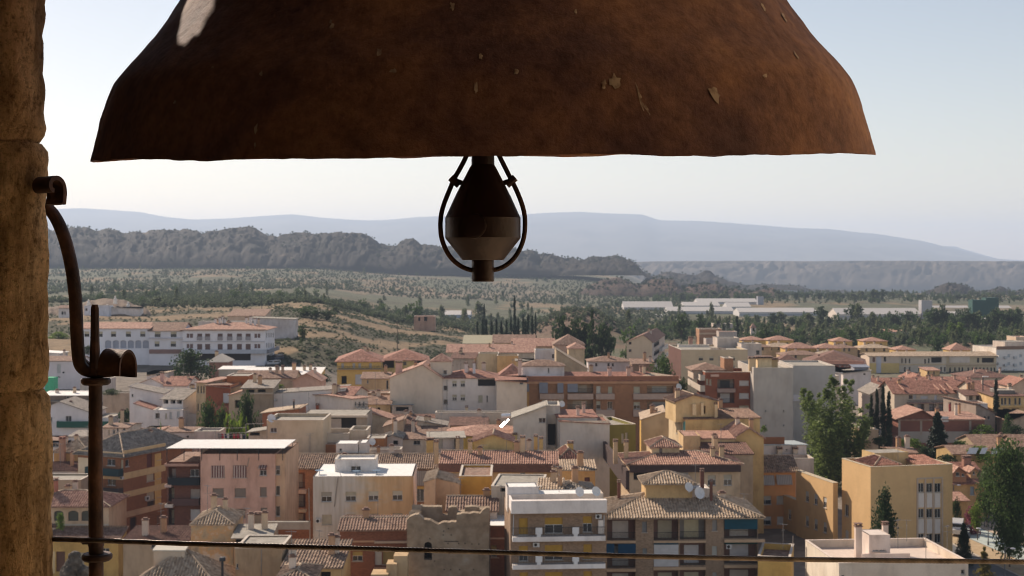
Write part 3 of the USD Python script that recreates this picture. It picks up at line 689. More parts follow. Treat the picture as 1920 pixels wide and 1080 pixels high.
def feature(T, O, face, L, z0, z1, ft, rects, near, wallm):
    """one feature of a facade; ft = (kind, px0, py0, px1, py1, colour...)"""
    k, x0, y0, x1, y1 = ft[:5]
    col = ft[5] if len(ft) > 5 else None
    um = face.u((x0 + x1) / 2)
    a, b = sorted((face.u(x0), face.u(x1)))
    Y = face.p0[1] + um * face.d[1]
    zt, zb = CZ - (y0 - HY) / F * Y, CZ - (y1 - HY) / F * Y
    inside = k in ('s', 'h', 'g', 'o', 'L', 'D', 'A')
    if inside:
        a, b = max(a, 0.06), min(b, L - 0.06)
        zt, zb = min(zt, z1 - 0.06), max(zb, z0 + 0.06)
        if b - a < 0.15 or zt - zb < 0.15:
            return
    if k in ('s', 'h', 'g'):
        dep = 0.16
        for r in rects:
            if a < r[1] and b > r[0] and zb < r[3] and zt > r[2]: return
        rects.append((a, b, zb, zt, dep))
        mb = MB()
        fr = 0.05
        if k == 's':
            n = max(3, int((zt - zb) / 0.14)) if near else 1
            hs_ = (zt - zb) / n
            for i in range(n):
                c = zb + i * hs_
                mb.quad(face.P(a, c, -dep + 0.03), face.P(b, c, -dep + 0.03), face.P(b, c + hs_, -dep + 0.005), face.P(a, c + hs_, -dep + 0.005))
                if n > 1:
                    mb.quad(face.P(a, c + hs_, -dep + 0.005), face.P(b, c + hs_, -dep + 0.005), face.P(b, c + hs_, -dep + 0.03), face.P(a, c + hs_, -dep + 0.03))
            w = mb.build('window', flat(col or SHUT, 0.7), T, O)
        else:
            sh = 0.45 if k == 'h' else 0.0
            zm = zt - (zt - zb) * sh
            fpanel(mb, face, a, b, zb, zm, -dep)
            w = mb.build('window', glassmat(), T, O)
            if sh:
                m2 = MB(); fbox(m2, face, a, b, zm, zt, -dep, -dep + 0.05)
                m2.build('shutter', flat(col or SHUT, 0.7), w, None if True else O) if False else m2.build('shutter', flat(col or SHUT, 0.7), w, O)
            if near:
                m3 = MB()
                fbox(m3, face, a, a + fr, zb, zm, -dep, -dep + 0.045); fbox(m3, face, b - fr, b, zb, zm, -dep, -dep + 0.045)
                fbox(m3, face, a + fr, b - fr, zb, zb + fr, -dep, -dep + 0.045); fbox(m3, face, a + fr, b - fr, zm - fr, zm, -dep, -dep + 0.045)
                if b - a > 0.9:
                    fbox(m3, face, (a + b) / 2 - fr / 2, (a + b) / 2 + fr / 2, zb + fr, zm - fr, -dep, -dep + 0.04)
                m3.build('frame', framew, w, O)
        if near and zt - zb < 2.0:
            m4 = MB(); fbox(m4, face, a - 0.08, b + 0.08, zb - 0.09, zb - 0.004, 0.0, 0.1)
            m4.build('sill', flat((0.42, 0.38, 0.33), 0.85), w, O)
    elif k in ('o', 'L', 'D', 'A'):
        dep = {'o': 1.1, 'L': 1.25, 'D': 0.22, 'A': 0.25}[k]
        for r in rects:
            if a < r[1] and b > r[0] and zb < r[3] and zt > r[2]: return
        rects.append((a, b, zb, zt, dep))
        mb = MB(); fpanel(mb, face, a, b, zb, zt, -dep)
        if k == 'o':
            mb.build('opening', darkin, T, O)
        elif k == 'D':
            mb.build('door', flat(col or (0.16, 0.08, 0.05), 0.7), T, O)
        elif k == 'A':
            w = mb.build('window', flat(col or (0.10, 0.095, 0.07), 0.5), T, O)
            # an arched head: spandrels fill the corners of the square opening
            m2 = MB(); n = 8; r = (b - a) / 2; cx = (a + b) / 2; hgt = min(r * 0.55, (zt - zb) * 0.4)
            for sgn in (-1, 1):
                pts = [(cx + sgn * r * math.cos(t), zt - hgt + hgt * math.sin(t)) for t in np.linspace(0, math.pi / 2, n)]
                cor = (cx + sgn * r, zt)
                for i in range(n - 1):
                    m2.poly([face.P(*cor, 0.0), face.P(*pts[i], 0.0), face.P(*pts[i + 1], 0.0)])
                    m2.quad(face.P(*pts[i], 0.0), face.P(*pts[i + 1], 0.0), face.P(*pts[i + 1], -dep), face.P(*pts[i], -dep))
            m2.build('arch', wallm, T, O)
        else:
            w = mb.build('loggia_wall', flat(ft[6] if len(ft) > 6 and ft[6] else (0.16, 0.09, 0.07), 0.9), T, O)
            q = (b - a)
            m2 = MB(); fbox(m2, face, a + 0.22 * q, b - 0.22 * q, zb + 0.05, zb + 0.82 * (zt - zb), -dep + 0.01, -dep + 0.08)
            m2.build('shutter_door', flat(col or SHUT, 0.7), w, O)
            m3 = MB(); railing(m3, face, a, b, zb, 0.95, -0.05)
            m3.build('railing', railmat, T, O)
    elif k == 'aw':      # sloping awning cloth over a window
        mb = MB(); out = 0.8
        mb.quad(face.P(a, zt, 0.03), face.P(b, zt, 0.03), face.P(b, zb, out), face.P(a, zb, out))
        mb.quad(face.P(a, zt, 0.0), face.P(a, zb, out - 0.03), face.P(b, zb, out - 0.03), face.P(b, zt, 0.0))
        mb.quad(face.P(a, zb, out), face.P(b, zb, out), face.P(b, zb - 0.15, out), face.P(a, zb - 0.15, out))
        mb.build('awning', col if not isinstance(col, tuple) else flat(col, 0.9), T, O)
    elif k == 'cl':      # awning cloth hanging straight down in front of an opening
        mb = MB(); fbox(mb, face, a, b, zb, zt, ft[6] if len(ft) > 6 else 0.06, (ft[6] if len(ft) > 6 else 0.06) + 0.04)
        mb.build('awning', col if not isinstance(col, tuple) else flat(col, 0.9), T, O)
    elif k == 'bd':      # a band standing proud of the wall
        mb = MB(); fbox(mb, face, a, b, zb, zt, 0.0, ft[6] if len(ft) > 6 else 0.04)
        mb.build('band', plaster(col or (0.5, 0.42, 0.28), 0.2) if not isinstance(col, UsdShade.Material) else col, T, O)
    elif k == 'bp':      # balcony with a solid parapet
        out = ft[6] if len(ft) > 6 else 1.0
        mb = MB(); fbox(mb, face, a, b, zb, zt, out - 0.08, out); fbox(mb, face, a, a + 0.08, zb, zt, 0, out - 0.08); fbox(mb, face, b - 0.08, b, zb, zt, 0, out - 0.08)
        fbox(mb, face, a, b, zb - 0.16, zb - 0.003, 0, out)
        mb.build('balcony', flat(col or (0.45, 0.4, 0.33), 0.85), T, O)
    elif k == 'br':      # balcony slab (py1) with an iron railing up to py0
        out = ft[6] if len(ft) > 6 else 0.9
        mb = MB(); fbox(mb, face, a, b, zb - 0.22, zb, 0, out)
        s_ = mb.build('balcony', flat(col or (0.5, 0.46, 0.4), 0.85), T, O)
        m2 = MB(); railing(m2, face, a, b, zb, max(0.6, zt - zb), out - 0.06); 
        for e in (a, b):
            fbox(m2, face, e - 0.02, e + 0.02, zb + max(0.6, zt - zb) - 0.04, zb + max(0.6, zt - zb), 0, out - 0.08)
        m2.build('railing', railmat, s_, O)
    elif k == 'ac':
        mb = MB(); fbox(mb, face, a, b, zb, zt, 0.06, 0.38); w = mb.build('air_conditioner', flat((0.55, 0.54, 0.52), 0.6), T, O)
        m2 = MB(); c = face.P(a + (b - a) * .4, (zb + zt) / 2, 0.385); r = min(b - a, zt - zb) * .38
        ring = [face.P(a + (b - a) * .4 + r * math.cos(t), (zb + zt) / 2 + r * math.sin(t), 0.385) for t in np.linspace(0, 2 * math.pi, 13)[:-1]]
        m2.poly(ring); m2.build('fan', darkin, w, O)
    elif k == 'dish':
        r = max(0.3, (b - a) / 2)
        dish(T, O, face.P((a + b) / 2, (zb + zt) / 2, 0.5), r)
    elif k == 'pp':      # rain pipe or cable on the wall
        mb = MB(); mb.bar(face.P(a, zb, 0.06), face.P(b, zt, 0.06), 0.09, n=6); mb.build('pipe', flat(col or (0.3, 0.27, 0.23), 0.8), T, O)

def railing(mb, face, a, b, z, h, out):
    fbox(mb, face, a, b, z + h - 0.05, z + h, out - 0.025, out + 0.025)
    fbox(mb, face, a, b, z + 0.06, z + 0.10, out - 0.02, out + 0.02)
    n = int(min(60, max(3, (b - a) / 0.16)))
    for i in range(n + 1):
        u = a + (b - a) * i / n
        fbox(mb, face, u - 0.014, u + 0.014, z + 0.1, z + h - 0.05, out - 0.012, out + 0.012)

def dish(T, O, c, r):
    d = np.array((0.45, -0.8, 0.35)); d /= np.linalg.norm(d)
    s_ = np.cross(d, [0, 0, 1]); s_ /= np.linalg.norm(s_); u = np.cross(s_, d)
    mb = MB(); n = 14; rings = []
    for rr_, o in ((0.02, -0.22 * r), (0.6 * r, -0.13 * r), (r, 0.0)):
        rings.append([np.asarray(c) + rr_ * (math.cos(t) * s_ + math.sin(t) * u) + o * d for t in np.linspace(0, 2 * math.pi, n, endpoint=False)])
    for i in range(2):
        for j in range(n):
            k = (j + 1) % n
            mb.quad(rings[i][j], rings[i][k], rings[i + 1][k], rings[i + 1][j])
    mb.bar(np.asarray(c) - 0.25 * r * d, np.asarray(c) - np.array((0, 0, 1.3 * r)), 0.05)
    mb.bar(np.asarray(c) - 0.8 * r * u, np.asarray(c) + 0.75 * r * d, 0.03)
    mb.build('satellite_dish', flat((0.6, 0.6, 0.6), 0.5), T, O)

def antenna(T, O, p, h):
    p = np.asarray(p, float)
    mb = MB().bar(p - (0, 0, 0.3), p + (0, 0, h), 0.05)
    a = rng.uniform(0, math.pi); ax = np.array((math.cos(a), math.sin(a), 0)); cr = np.array((-ax[1], ax[0], 0))
    mb.bar(p + (0, 0, h * .96) - ax * .5, p + (0, 0, h * .96) + ax * .6, 0.03)
    for i in range(6):
        q = p + (0, 0, h * .96) + ax * (-.45 + i * .2)
        l = 0.32 - 0.03 * i
        mb.bar(q - cr * l, q + cr * l, 0.018)
    mb.bar(p + (0, 0, h * .7) - cr * .5, p + (0, 0, h * .7) + cr * .5, 0.03)
    mb.build('antenna', flat((0.22, 0.21, 0.2), 0.5, metallic=0.5), T, O)

def tile_plane(mb, poly, near, period=0.34, amp=0.105):
    """one roof slope. poly: 3D corners, the first edge is the eave. near: real rows of barrel tiles"""
    P = [np.asarray(p, float) for p in poly]
    if not near:
        mb.poly(P); return
    e = P[1] - P[0]; L = np.linalg.norm(e); e /= L
    n = np.zeros(3)
    for i in range(1, len(P) - 1):
        n += np.cross(P[i] - P[0], P[i + 1] - P[0])
    n /= np.linalg.norm(n)
    if n[2] < 0: n = -n
    s = np.cross(n, e)
    if s[2] < 0: s = -s
    q = np.array([[np.dot(p - P[0], e), np.dot(p - P[0], s)] for p in P])
    x0, x1 = q[:, 0].min(), q[:, 0].max()
    prof = [(0.0, 0.0), (0.12, 0.55), (0.3, 1.0), (0.48, 0.55), (0.6, 0.0), (0.8, -0.12)]
    xs, hs_ = [], []
    k = math.floor(x0 / period)
    while k * period <= x1:
        jit = 1 + 0.25 * (rng.random() - .5)
        for a, h_ in prof:
            x = (k + a) * period
            if x0 <= x <= x1:
                xs.append(x); hs_.append(h_ * amp * jit)
        k += 1
    xs = np.array([x0] + xs + [x1]); hs_ = np.array([0.0] + hs_ + [0.0])
    ok = np.concatenate([[True], np.diff(xs) > 1e-5]); xs, hs_ = xs[ok], hs_[ok]
    lo, hi = np.full(len(xs), np.inf), np.full(len(xs), -np.inf)
    for i in range(len(q)):
        a, b = q[i], q[(i + 1) % len(q)]
        if abs(b[0] - a[0]) < 1e-9:
            m = np.abs(xs - a[0]) < 1e-6
            lo[m] = np.minimum(lo[m], min(a[1], b[1])); hi[m] = np.maximum(hi[m], max(a[1], b[1])); continue
        t = (xs - a[0]) / (b[0] - a[0]); m = (t >= -1e-7) & (t <= 1 + 1e-7)
        y = a[1] + t * (b[1] - a[1])
        lo[m] = np.minimum(lo[m], y[m]); hi[m] = np.maximum(hi[m], y[m])
    good = np.isfinite(lo); xs, hs_, lo, hi = xs[good], hs_[good], lo[good], hi[good]
    R = max(2, min(8, int((hi - lo).max() / 0.9)))
    V = []
    for r in range(R):
        for e_ in (0, 1):
            f_ = (r + e_) / R
            y = lo + (hi - lo) * f_
            lift = 0.035 * (1 - e_)
            wob = 0.02 * (meshkit.noise(np.stack([xs * 1.7, np.full(len(xs), r * 3.1 + P[0][0]), np.full(len(xs), P[0][1])], -1)) - .5)
            V.append(P[0] + xs[:, None] * e + y[:, None] * s + (hs_ + lift + wob)[:, None] * n)
    m = len(xs); V = np.array(V)
    mb.add(V.reshape(-1, 3), [[r * m + i, r * m + i + 1, (r + 1) * m + i + 1, (r + 1) * m + i] for r in range(len(V) - 1) for i in range(m - 1)])

def roof_parts(T, O, A, B, C, D, z, roof, near, wallm, zbase):
    """A front left, B front right, C back right, D back left (x, y). roof = dict(t, rise, o, tile, ...)"""
    A, B, C, D = (np.array(p, float) for p in (A, B, C, D))
    t, rise, o = roof['t'], roof.get('rise', 1.2), roof.get('o', 0.35)
    u = (B - A) / np.linalg.norm(B - A); w = (D - A) / np.linalg.norm(D - A)
    Lu, Lw = np.linalg.norm(B - A), np.linalg.norm(D - A)
    def pt(a, b, h):
        q = A + u * a + w * b
        return np.array((q[0], q[1], z + h))
    tile = tilemat(roof.get('tile', 'brown')) if isinstance(roof.get('tile', 'brown'), str) else roof['tile']
    planes, ridges, gab = [], [], []
    if t == 'gx':
        rf = roof.get('rf', 0.5); Lr = Lw * rf; k = rise / Lr; k2 = rise / (Lw - Lr)
        planes = [[pt(-o, -o, -k * o), pt(Lu + o, -o, -k * o), pt(Lu + o, Lr, rise), pt(-o, Lr, rise)],
                  [pt(Lu + o, Lw + o, -k2 * o), pt(-o, Lw + o, -k2 * o), pt(-o, Lr, rise), pt(Lu + o, Lr, rise)]]
        ridges = [(pt(-o, Lr, rise), pt(Lu + o, Lr, rise))]
        gab = [[pt(0, 0, 0), pt(0, Lr, rise), pt(0, Lw, 0)], [pt(Lu, 0, 0), pt(Lu, Lw, 0), pt(Lu, Lr, rise)]]
    elif t == 'gy':
        rf = roof.get('rf', 0.5); Lr = Lu * rf; k = rise / Lr; k2 = rise / (Lu - Lr)
        planes = [[pt(-o, Lw + o, -k * o), pt(-o, -o, -k * o), pt(Lr, -o, rise), pt(Lr, Lw + o, rise)],
                  [pt(Lu + o, -o, -k2 * o), pt(Lu + o, Lw + o, -k2 * o), pt(Lr, Lw + o, rise), pt(Lr, -o, rise)]]
        ridges = [(pt(Lr, -o, rise), pt(Lr, Lw + o, rise))]
        gab = [[pt(0, 0, 0), pt(Lu, 0, 0), pt(Lr, 0, rise)], [pt(0, Lw, 0), pt(Lr, Lw, rise), pt(Lu, Lw, 0)]]
    elif t == 'hip':
        s = min(Lu, Lw) / 2; k = rise / s
        if Lu >= Lw:
            R0, R1 = pt(s, Lw / 2, rise), pt(Lu - s, Lw / 2, rise)
            a, b, c, d = pt(-o, -o, -k * o), pt(Lu + o, -o, -k * o), pt(Lu + o, Lw + o, -k * o), pt(-o, Lw + o, -k * o)
            planes = [[a, b, R1, R0], [b, c, R1], [c, d, R0, R1], [d, a, R0]]
            ridges = [(R0, R1), (a, R0), (d, R0), (b, R1), (c, R1)]
        else:
            R0, R1 = pt(Lu / 2, s, rise), pt(Lu / 2, Lw - s, rise)
            a, b, c, d = pt(-o, -o, -k * o), pt(Lu + o, -o, -k * o), pt(Lu + o, Lw + o, -k * o), pt(-o, Lw + o, -k * o)
            planes = [[a, b, R0], [b, c, R1, R0], [c, d, R1], [d, a, R0, R1]]
            ridges = [(R0, R1), (a, R0), (b, R0), (c, R1), (d, R1)]
    elif t in ('shb', 'shf', 'shl', 'shr'):   # single slope, high at the back / front / left / right
        h = {'shb': (0, 0, 1, 1), 'shf': (1, 1, 0, 0), 'shl': (1, 0, 0, 1), 'shr': (0, 1, 1, 0)}[t]
        cs = [pt(-o, -o, h[0] * rise), pt(Lu + o, -o, h[1] * rise), pt(Lu + o, Lw + o, h[2] * rise), pt(-o, Lw + o, h[3] * rise)]
        r0 = {'shb': 0, 'shf': 2, 'shl': 1, 'shr': 3}[t]
        planes = [cs[r0:] + cs[:r0]]
        c2 = [pt(0, 0, h[0] * rise), pt(Lu, 0, h[1] * rise), pt(Lu, Lw, h[2] * rise), pt(0, Lw, h[3] * rise)]
        c0 = [pt(0, 0, 0), pt(Lu, 0, 0), pt(Lu, Lw, 0), pt(0, Lw, 0)]
        for i in range(4):
            j = (i + 1) % 4
            if h[i] or h[j]:
                gab.append([c0[i], c0[j]] + ([c2[j]] if h[j] else []) + ([c2[i]] if h[i] else []))
    rp = None
    if planes:
        mb = MB()
        for pl in planes:
            tile_plane(mb, pl, near and isinstance(roof.get('tile', 'brown'), str))
        # the eaves have a thickness: an underside and a rim
        th = np.array((0, 0, 0.13))
        for pl in planes:
            mb.poly([p - th for p in pl][::-1])
            mb.quad(pl[0] - th, pl[1] - th, pl[1], pl[0])
            if t in ('gx', 'gy') or len(t) == 3 and t != 'hip':
                for i in range(1, len(pl)):
                    j = (i + 1) % len(pl)
                    mb.quad(pl[i] - th, pl[j] - th, pl[j], pl[i])
        rp = mb.build('roof', tile, T, O)
        if near and ridges:
            mr = MB()
            for a, b in ridges:
                mr.tube([a + (0, 0, 0.03), b + (0, 0, 0.03)], 0.13, 6)
            mr.build('ridge_tiles', tilemat('tan') if roof.get('cap', 1) else tile, rp, O)
        if gab:
            for g in gab: MB().poly(g).build('gable', wallm, T, O)
    elif t == 'flat':
        ph = roof.get('ph', 0.8)
        mb = MB()
        if not roof.get('wt'):
            mb.add([pt(.2, .2, -ph), pt(Lu - .2, .2, -ph), pt(Lu - .2, Lw - .2, -ph), pt(.2, Lw - .2, -ph)], [[0, 1, 2, 3]])
        rp = mb.build('roof', tile if not isinstance(roof.get('tile'), str) else tilemat(roof['tile']), T, O)
        if ph > 0.05:
            mb = MB(); pw = 0.22
            for (a0, a1, b0, b1, inner) in ((0, Lu, 0, pw, [2, 3, 7, 6]), (0, Lu, Lw - pw, Lw, [0, 1, 5, 4]), (0, pw, pw, Lw - pw, [1, 2, 6, 5]), (Lu - pw, Lu, pw, Lw - pw, [3, 0, 4, 7])):
                mb.add([pt(a0, b0, -ph), pt(a1, b0, -ph), pt(a1, b1, -ph), pt(a0, b1, -ph), pt(a0, b0, 0), pt(a1, b0, 0), pt(a1, b1, 0), pt(a0, b1, 0)], [[4, 5, 6, 7], inner])
            mb.build('parapet', wallm, T, O)
            if roof.get('cope', True):
                mb = MB()
                for (a0, a1, b0, b1) in ((-.04, Lu + .04, -.04, pw + .04), (-.04, Lu + .04, Lw - pw - .04, Lw + .04), (-.04, pw + .04, pw + .045, Lw - pw - .045), (Lu - pw - .04, Lu + .04, pw + .045, Lw - pw - .045)):
                    c = pt((a0 + a1) / 2, (b0 + b1) / 2, 0.035)
                    mb.box(c, (a1 - a0, b1 - b0, 0.066), u)
                mb.build('coping', roof.get('copem', flat((0.5, 0.44, 0.37), 0.9)), T, O)
    return rp

class B:
    """a building. xl, xr: picture columns of the front's ends, y: row of its eaves at the anchor end, D: distance of the anchor end,
    rot: how far the front turns (right end away from us), depth: how far it reaches back"""
    def __init__(s, name, label, xl, xr, y, D, depth=10, rot=0, anchor='l', wall=(0.5, 0.45, 0.36), roof=None, f=(), lf=(), rf=(), group=None, category='building', wm=None, sw=None, zb=None, near=None):
        s.near = D < 236 if near is None else near
        s.fine = D < 330
        s.T = None
        s.name, s.label, s.category, s.group = name, label, category, group
        s.faces = s.block(xl, xr, y, D, depth, rot, anchor, wall, roof, f, lf, rf, wm, sw, zb)
        if D < 310 and category == 'building' and rng.random() < .6:
            fc = s.faces; q = fc['front'].P(fc['L'] * rng.uniform(.25, .75), fc['z1'], -fc['D'] * .45); antenna(s.T, s.O, q + (0, 0, .6), rng.uniform(2.2, 3.8))
        if D < 440 and category == 'building' and (roof or {}).get('t') in ('gx', 'gy', 'hip', 'shb'):
            fc = s.faces
            for _ in range(int(rng.integers(1, 3)) + (fc['L'] > 16)):
                k = rng.uniform(.3, .75); q = fc['front'].P(fc['L'] * rng.uniform(.12, .88), fc['z1'], -fc['D'] * k); w_ = rng.uniform(.5, .85); h_ = rng.uniform(1.5, 2.6)
                c_ = MB().box(q + (0, 0, h_ / 2), (w_, w_ * .8, h_), fc['u']).build('chimney', plaster(((.5, .42, .32), (.55, .5, .44), (.44, .3, .2))[int(rng.integers(0, 3))]), s.T, s.O)
                MB().box(q + (0, 0, h_ + .06), (w_ * 1.25, w_ * 1.05, .12), fc['u']).box(q + (0, 0, h_ + .22), (w_ * .7, w_ * .6, .2), fc['u']).build('cap', flat((.2, .12, .09), .9), c_, s.O)
    def block(s, xl, xr, y, D, depth=6, rot=0, anchor='l', wall=(0.5, 0.45, 0.36), roof=None, f=(), lf=(), rf=(), wm=None, sw=None, zb=None, wname='wall'):
        a = math.radians(rot)
        u = np.array((math.cos(a), math.sin(a))); n = np.array((math.sin(a), -math.cos(a)))
        tl, tr = (xl - 960) / F, (xr - 960) / F
        if anchor == 'l':
            P0 = np.array((tl * D, D)); Wd = (tr * D - P0[0]) / (u[0] - tr * u[1]); P1 = P0 + Wd * u
        else:
            P1 = np.array((tr * D, D)); Wd = (P1[0] - tl * D) / (u[0] - tl * u[1]); P0 = P1 - Wd * u
        z1 = CZ - (y - HY) / F * D
        A, Bq, C, Dq = P0, P1, P1 - n * depth, P0 - n * depth
        if zb is None:
            zb = min(gz1(*q) for q in (A, Bq, C, Dq)) - 0.6
        if s.T is None:
            mid = (A + Bq + C + Dq) / 4
            s.O = np.array((mid[0], mid[1], zb))
            s.T = thing(s.name, s.label, s.category, s.O, s.group)
        wallm = wm or (plaster(wall) if isinstance(wall, tuple) else wall)
        sidem = sw if sw is not None else wallm
        if isinstance(sidem, tuple): sidem = plaster(sidem)
        roof = dict(roof or {'t': 'flat'})
        if 'yr' in roof:      # the ridge's picture row sets the rise
            back = {'gx': depth * roof.get('rf', 0.5), 'gy': 0, 'hip': min(depth, Wd) / 2, 'shb': depth, 'shf': 0, 'shl': 0, 'shr': 0}[roof['t']]
            zr = CZ - (roof['yr'] - HY) / F * (D + back * math.cos(a))
            roof['rise'] = max(0.35, zr - z1)
        front, right = Face(P0, u, n), Face(Bq, -n, u)
        left = Face(Dq, n, -u)
        sides = {}
        for face, L, feats, m in ((front, Wd, f, wallm), (left, depth, lf, sidem), (Face(C, -u, -n), Wd, (), sidem), (right, depth, rf, sidem)):
            rects = []
            mb = sides.setdefault(id(m), (MB(), m))[0]
            for ft in feats:
                feature(s.T, s.O, face, L, zb, z1, ft, rects, s.fine, m)
            wall_cells(mb, face, L, zb, z1, rects)
        for i, (mb, m) in enumerate(sides.values()):
            mb.build(wname if i == 0 else 'side_wall', m, s.T, s.O)
        roof_parts(s.T, s.O, A, Bq, C, Dq, z1, roof, s.near, wallm, zb)
        r = {'front': front, 'left': left, 'right': right, 'L': Wd, 'D': depth, 'z1': z1, 'zb': zb, 'u': u, 'n': n}
        s.last = r
        return r
    def on(s, px, py, back, faces=None):
        """the point seen at (px, py) on the plane that lies back metres behind the front"""
        fc = (faces or s.faces)['front'].back(back)
        u, z = fc.uz(px, py)
        return fc.P(u, z)
    def ch(s, x, yt, yb, w, back=4.0, col=(0.5, 0.4, 0.28), cap=(0.2, 0.12, 0.09), m=None):
        """chimney"""
        p, q = s.on(x, yt, back), s.on(x, yb, back)
        wd = w / F * p[1]
        mb = MB().box(((p[0], p[1], (p[2] + q[2] - .6) / 2)), (wd, wd * .8, p[2] - q[2] + .6), s.faces['u'])
        c = mb.build('chimney', m or plaster(col), s.T, s.O)
        mb = MB().box((p[0], p[1], p[2] + .05), (wd * 1.25, wd * 1.05, .1), s.faces['u'])
        for sx in (-1, 1):
            mb.box(p + np.array((*(s.faces['u'] * sx * wd * .38), .2)), (wd * .2, wd * .7, .2), s.faces['u'])
        mb.box((p[0], p[1], p[2] + .34), (wd * 1.2, wd * 1.0, .08), s.faces['u'])
        mb.build('cap', flat(cap, .9), c, s.O)
        return s
    def pent(s, xl, xr, y, yb, back, depth=4, wall=(0.5, 0.45, 0.36), roof=None, f=(), lf=(), rf=(), wm=None, rot=None):
        """an upper storey or stair head standing on the roof"""
        p = s.on(xl, yb, back)
        a = rot if rot is not None else math.degrees(math.atan2(s.faces['u'][1], s.faces['u'][0]))
        keep = s.faces
        s.block(xl, xr, y, p[1], depth, a, 'l', wall, roof, f, lf, rf, wm, None, p[2] - 1.2, 'upper_wall')
        s.faces = keep
        return s
    def ant(s, *spots, back=4.0):
        for (x, yt, yb) in spots:
            p, q = s.on(x, yt, back), s.on(x, yb, back)
            antenna(s.T, s.O, q, max(1.0, p[2] - q[2]))
        return s
    def dish(s, *spots, back=3.0):
        for (x, y, r) in spots:
            dish(s.T, s.O, s.on(x, y, back), r)
        return s
    def hang(s, *fts):
        """more features on the front that need no opening"""
        for ft in fts:
            feature(s.T, s.O, s.faces['front'], s.faces['L'], s.faces['zb'], s.faces['z1'], ft, [], s.fine, None)
        return s

def gr(kind, xs, w, ys, h, *more):
    """a grid of like features: left columns xs, width w, top rows ys, height h"""
    return [(kind, x, y, x + w, y + h, *more) for y in ys for x in xs]
# ------------------------------------------------------------------ the near blocks
CREAM, PALE, PINK, OCHRE, WHT, ORNG, TAN, GREYP = (0.52, 0.43, 0.30), (0.55, 0.50, 0.42), (0.50, 0.37, 0.30), (0.50, 0.36, 0.17), (0.66, 0.64, 0.61), (0.46, 0.29, 0.16), (0.42, 0.34, 0.25), (0.45, 0.43, 0.40)
BRICK, DBRICK, OBRICK, TBRICK = brickmat((0.22, 0.105, 0.07)), brickmat((0.15, 0.075, 0.058)), brickmat((0.36, 0.18, 0.10)), brickmat((0.29, 0.215, 0.155))
greystripe = stripemat((0.20, 0.18, 0.17), (0.32, 0.30, 0.28), 0.28, 'grey')
redstripe = stripemat((0.12, 0.035, 0.03), (0.42, 0.33, 0.28), 0.36, 'red')
blueaw = flat((0.004, 0.045, 0.10), 0.8)
tealaw = flat((0.004, 0.055, 0.085), 0.8)
whitesheet = stripemat((0.62, 0.58, 0.54), (0.72, 0.68, 0.64), 0.3, 'white_sheet')
whitedeck = flat((0.74, 0.72, 0.68), 0.8)
terracotta = flat((0.34, 0.2, 0.14), 0.9)
concrete = mottled('concrete', [(0.3, (0.2, 0.18, 0.15)), (0.7, (0.36, 0.33, 0.28))], 1.2)
oldwall = mottled('patched_wall', [(0.32, (0.26, 0.2, 0.14)), (0.45, (0.42, 0.32, 0.2)), (0.52, (0.5, 0.3, 0.14)), (0.62, (0.52, 0.43, 0.34)), (0.75, (0.44, 0.4, 0.36))], 0.55, bump=0.02, bscale=6.0)
earthwall = mottled('rammed_earth', [(0.3, (0.17, 0.125, 0.085)), (0.5, (0.27, 0.20, 0.135)), (0.66, (0.32, 0.255, 0.185)), (0.8, (0.36, 0.32, 0.28))], 0.7, bump=0.05, bscale=3.0)
stainedcream = usdkit.material(stage, '/World/Looks/stained_cream_render', {
    'g': ('geometry', {}), 'm': ('mapping', {'scale': (0.35, 0.35, 0.5)}), 'n': ('noise_texture', {'scale': 0.55, 'detail': 6.0, 'roughness': 0.65}), 'm2': ('mapping', {'scale': (2.2, 2.2, 0.2)}), 'n2': ('noise_texture', {'scale': 1.0, 'detail': 4.0}),
    'sx': ('separate_xyz', {}), 'mr': ('map_range', {'from_min': -22.0, 'from_max': -16.0, 'to_min': -0.14, 'to_max': 0.12}), 'ad': ('math', {'math_type': 'add'}),
    'r': ('rgb_ramp', {'ramp': [(0.34, (0.52, 0.47, 0.41)), (0.43, (0.55, 0.44, 0.31)), (0.58, (0.56, 0.37, 0.20))]}), 'r2': ('rgb_ramp', {'ramp': [(0.3, (0.72, 0.68, 0.62)), (0.6, (1, 1, 1))]}),
    'x': ('mix', {'mix_type': 'multiply', 'fac': 0.8}), 'p': ('principled_bsdf', {'roughness': 0.95, 'specular_ior_level': 0.1})},
    [('g.position', 'm.vector'), ('m.vector', 'n.vector'), ('g.position', 'm2.vector'), ('m2.vector', 'n2.vector'), ('g.position', 'sx.vector'), ('sx.x', 'mr.value'), ('n.fac', 'ad.value1'), ('mr.result', 'ad.value2'), ('ad.value', 'r.fac'), ('n2.fac', 'r2.fac'), ('r.color', 'x.color1'), ('r2.color', 'x.color2'), ('x.color', 'p.base_color')], surface='p.BSDF')

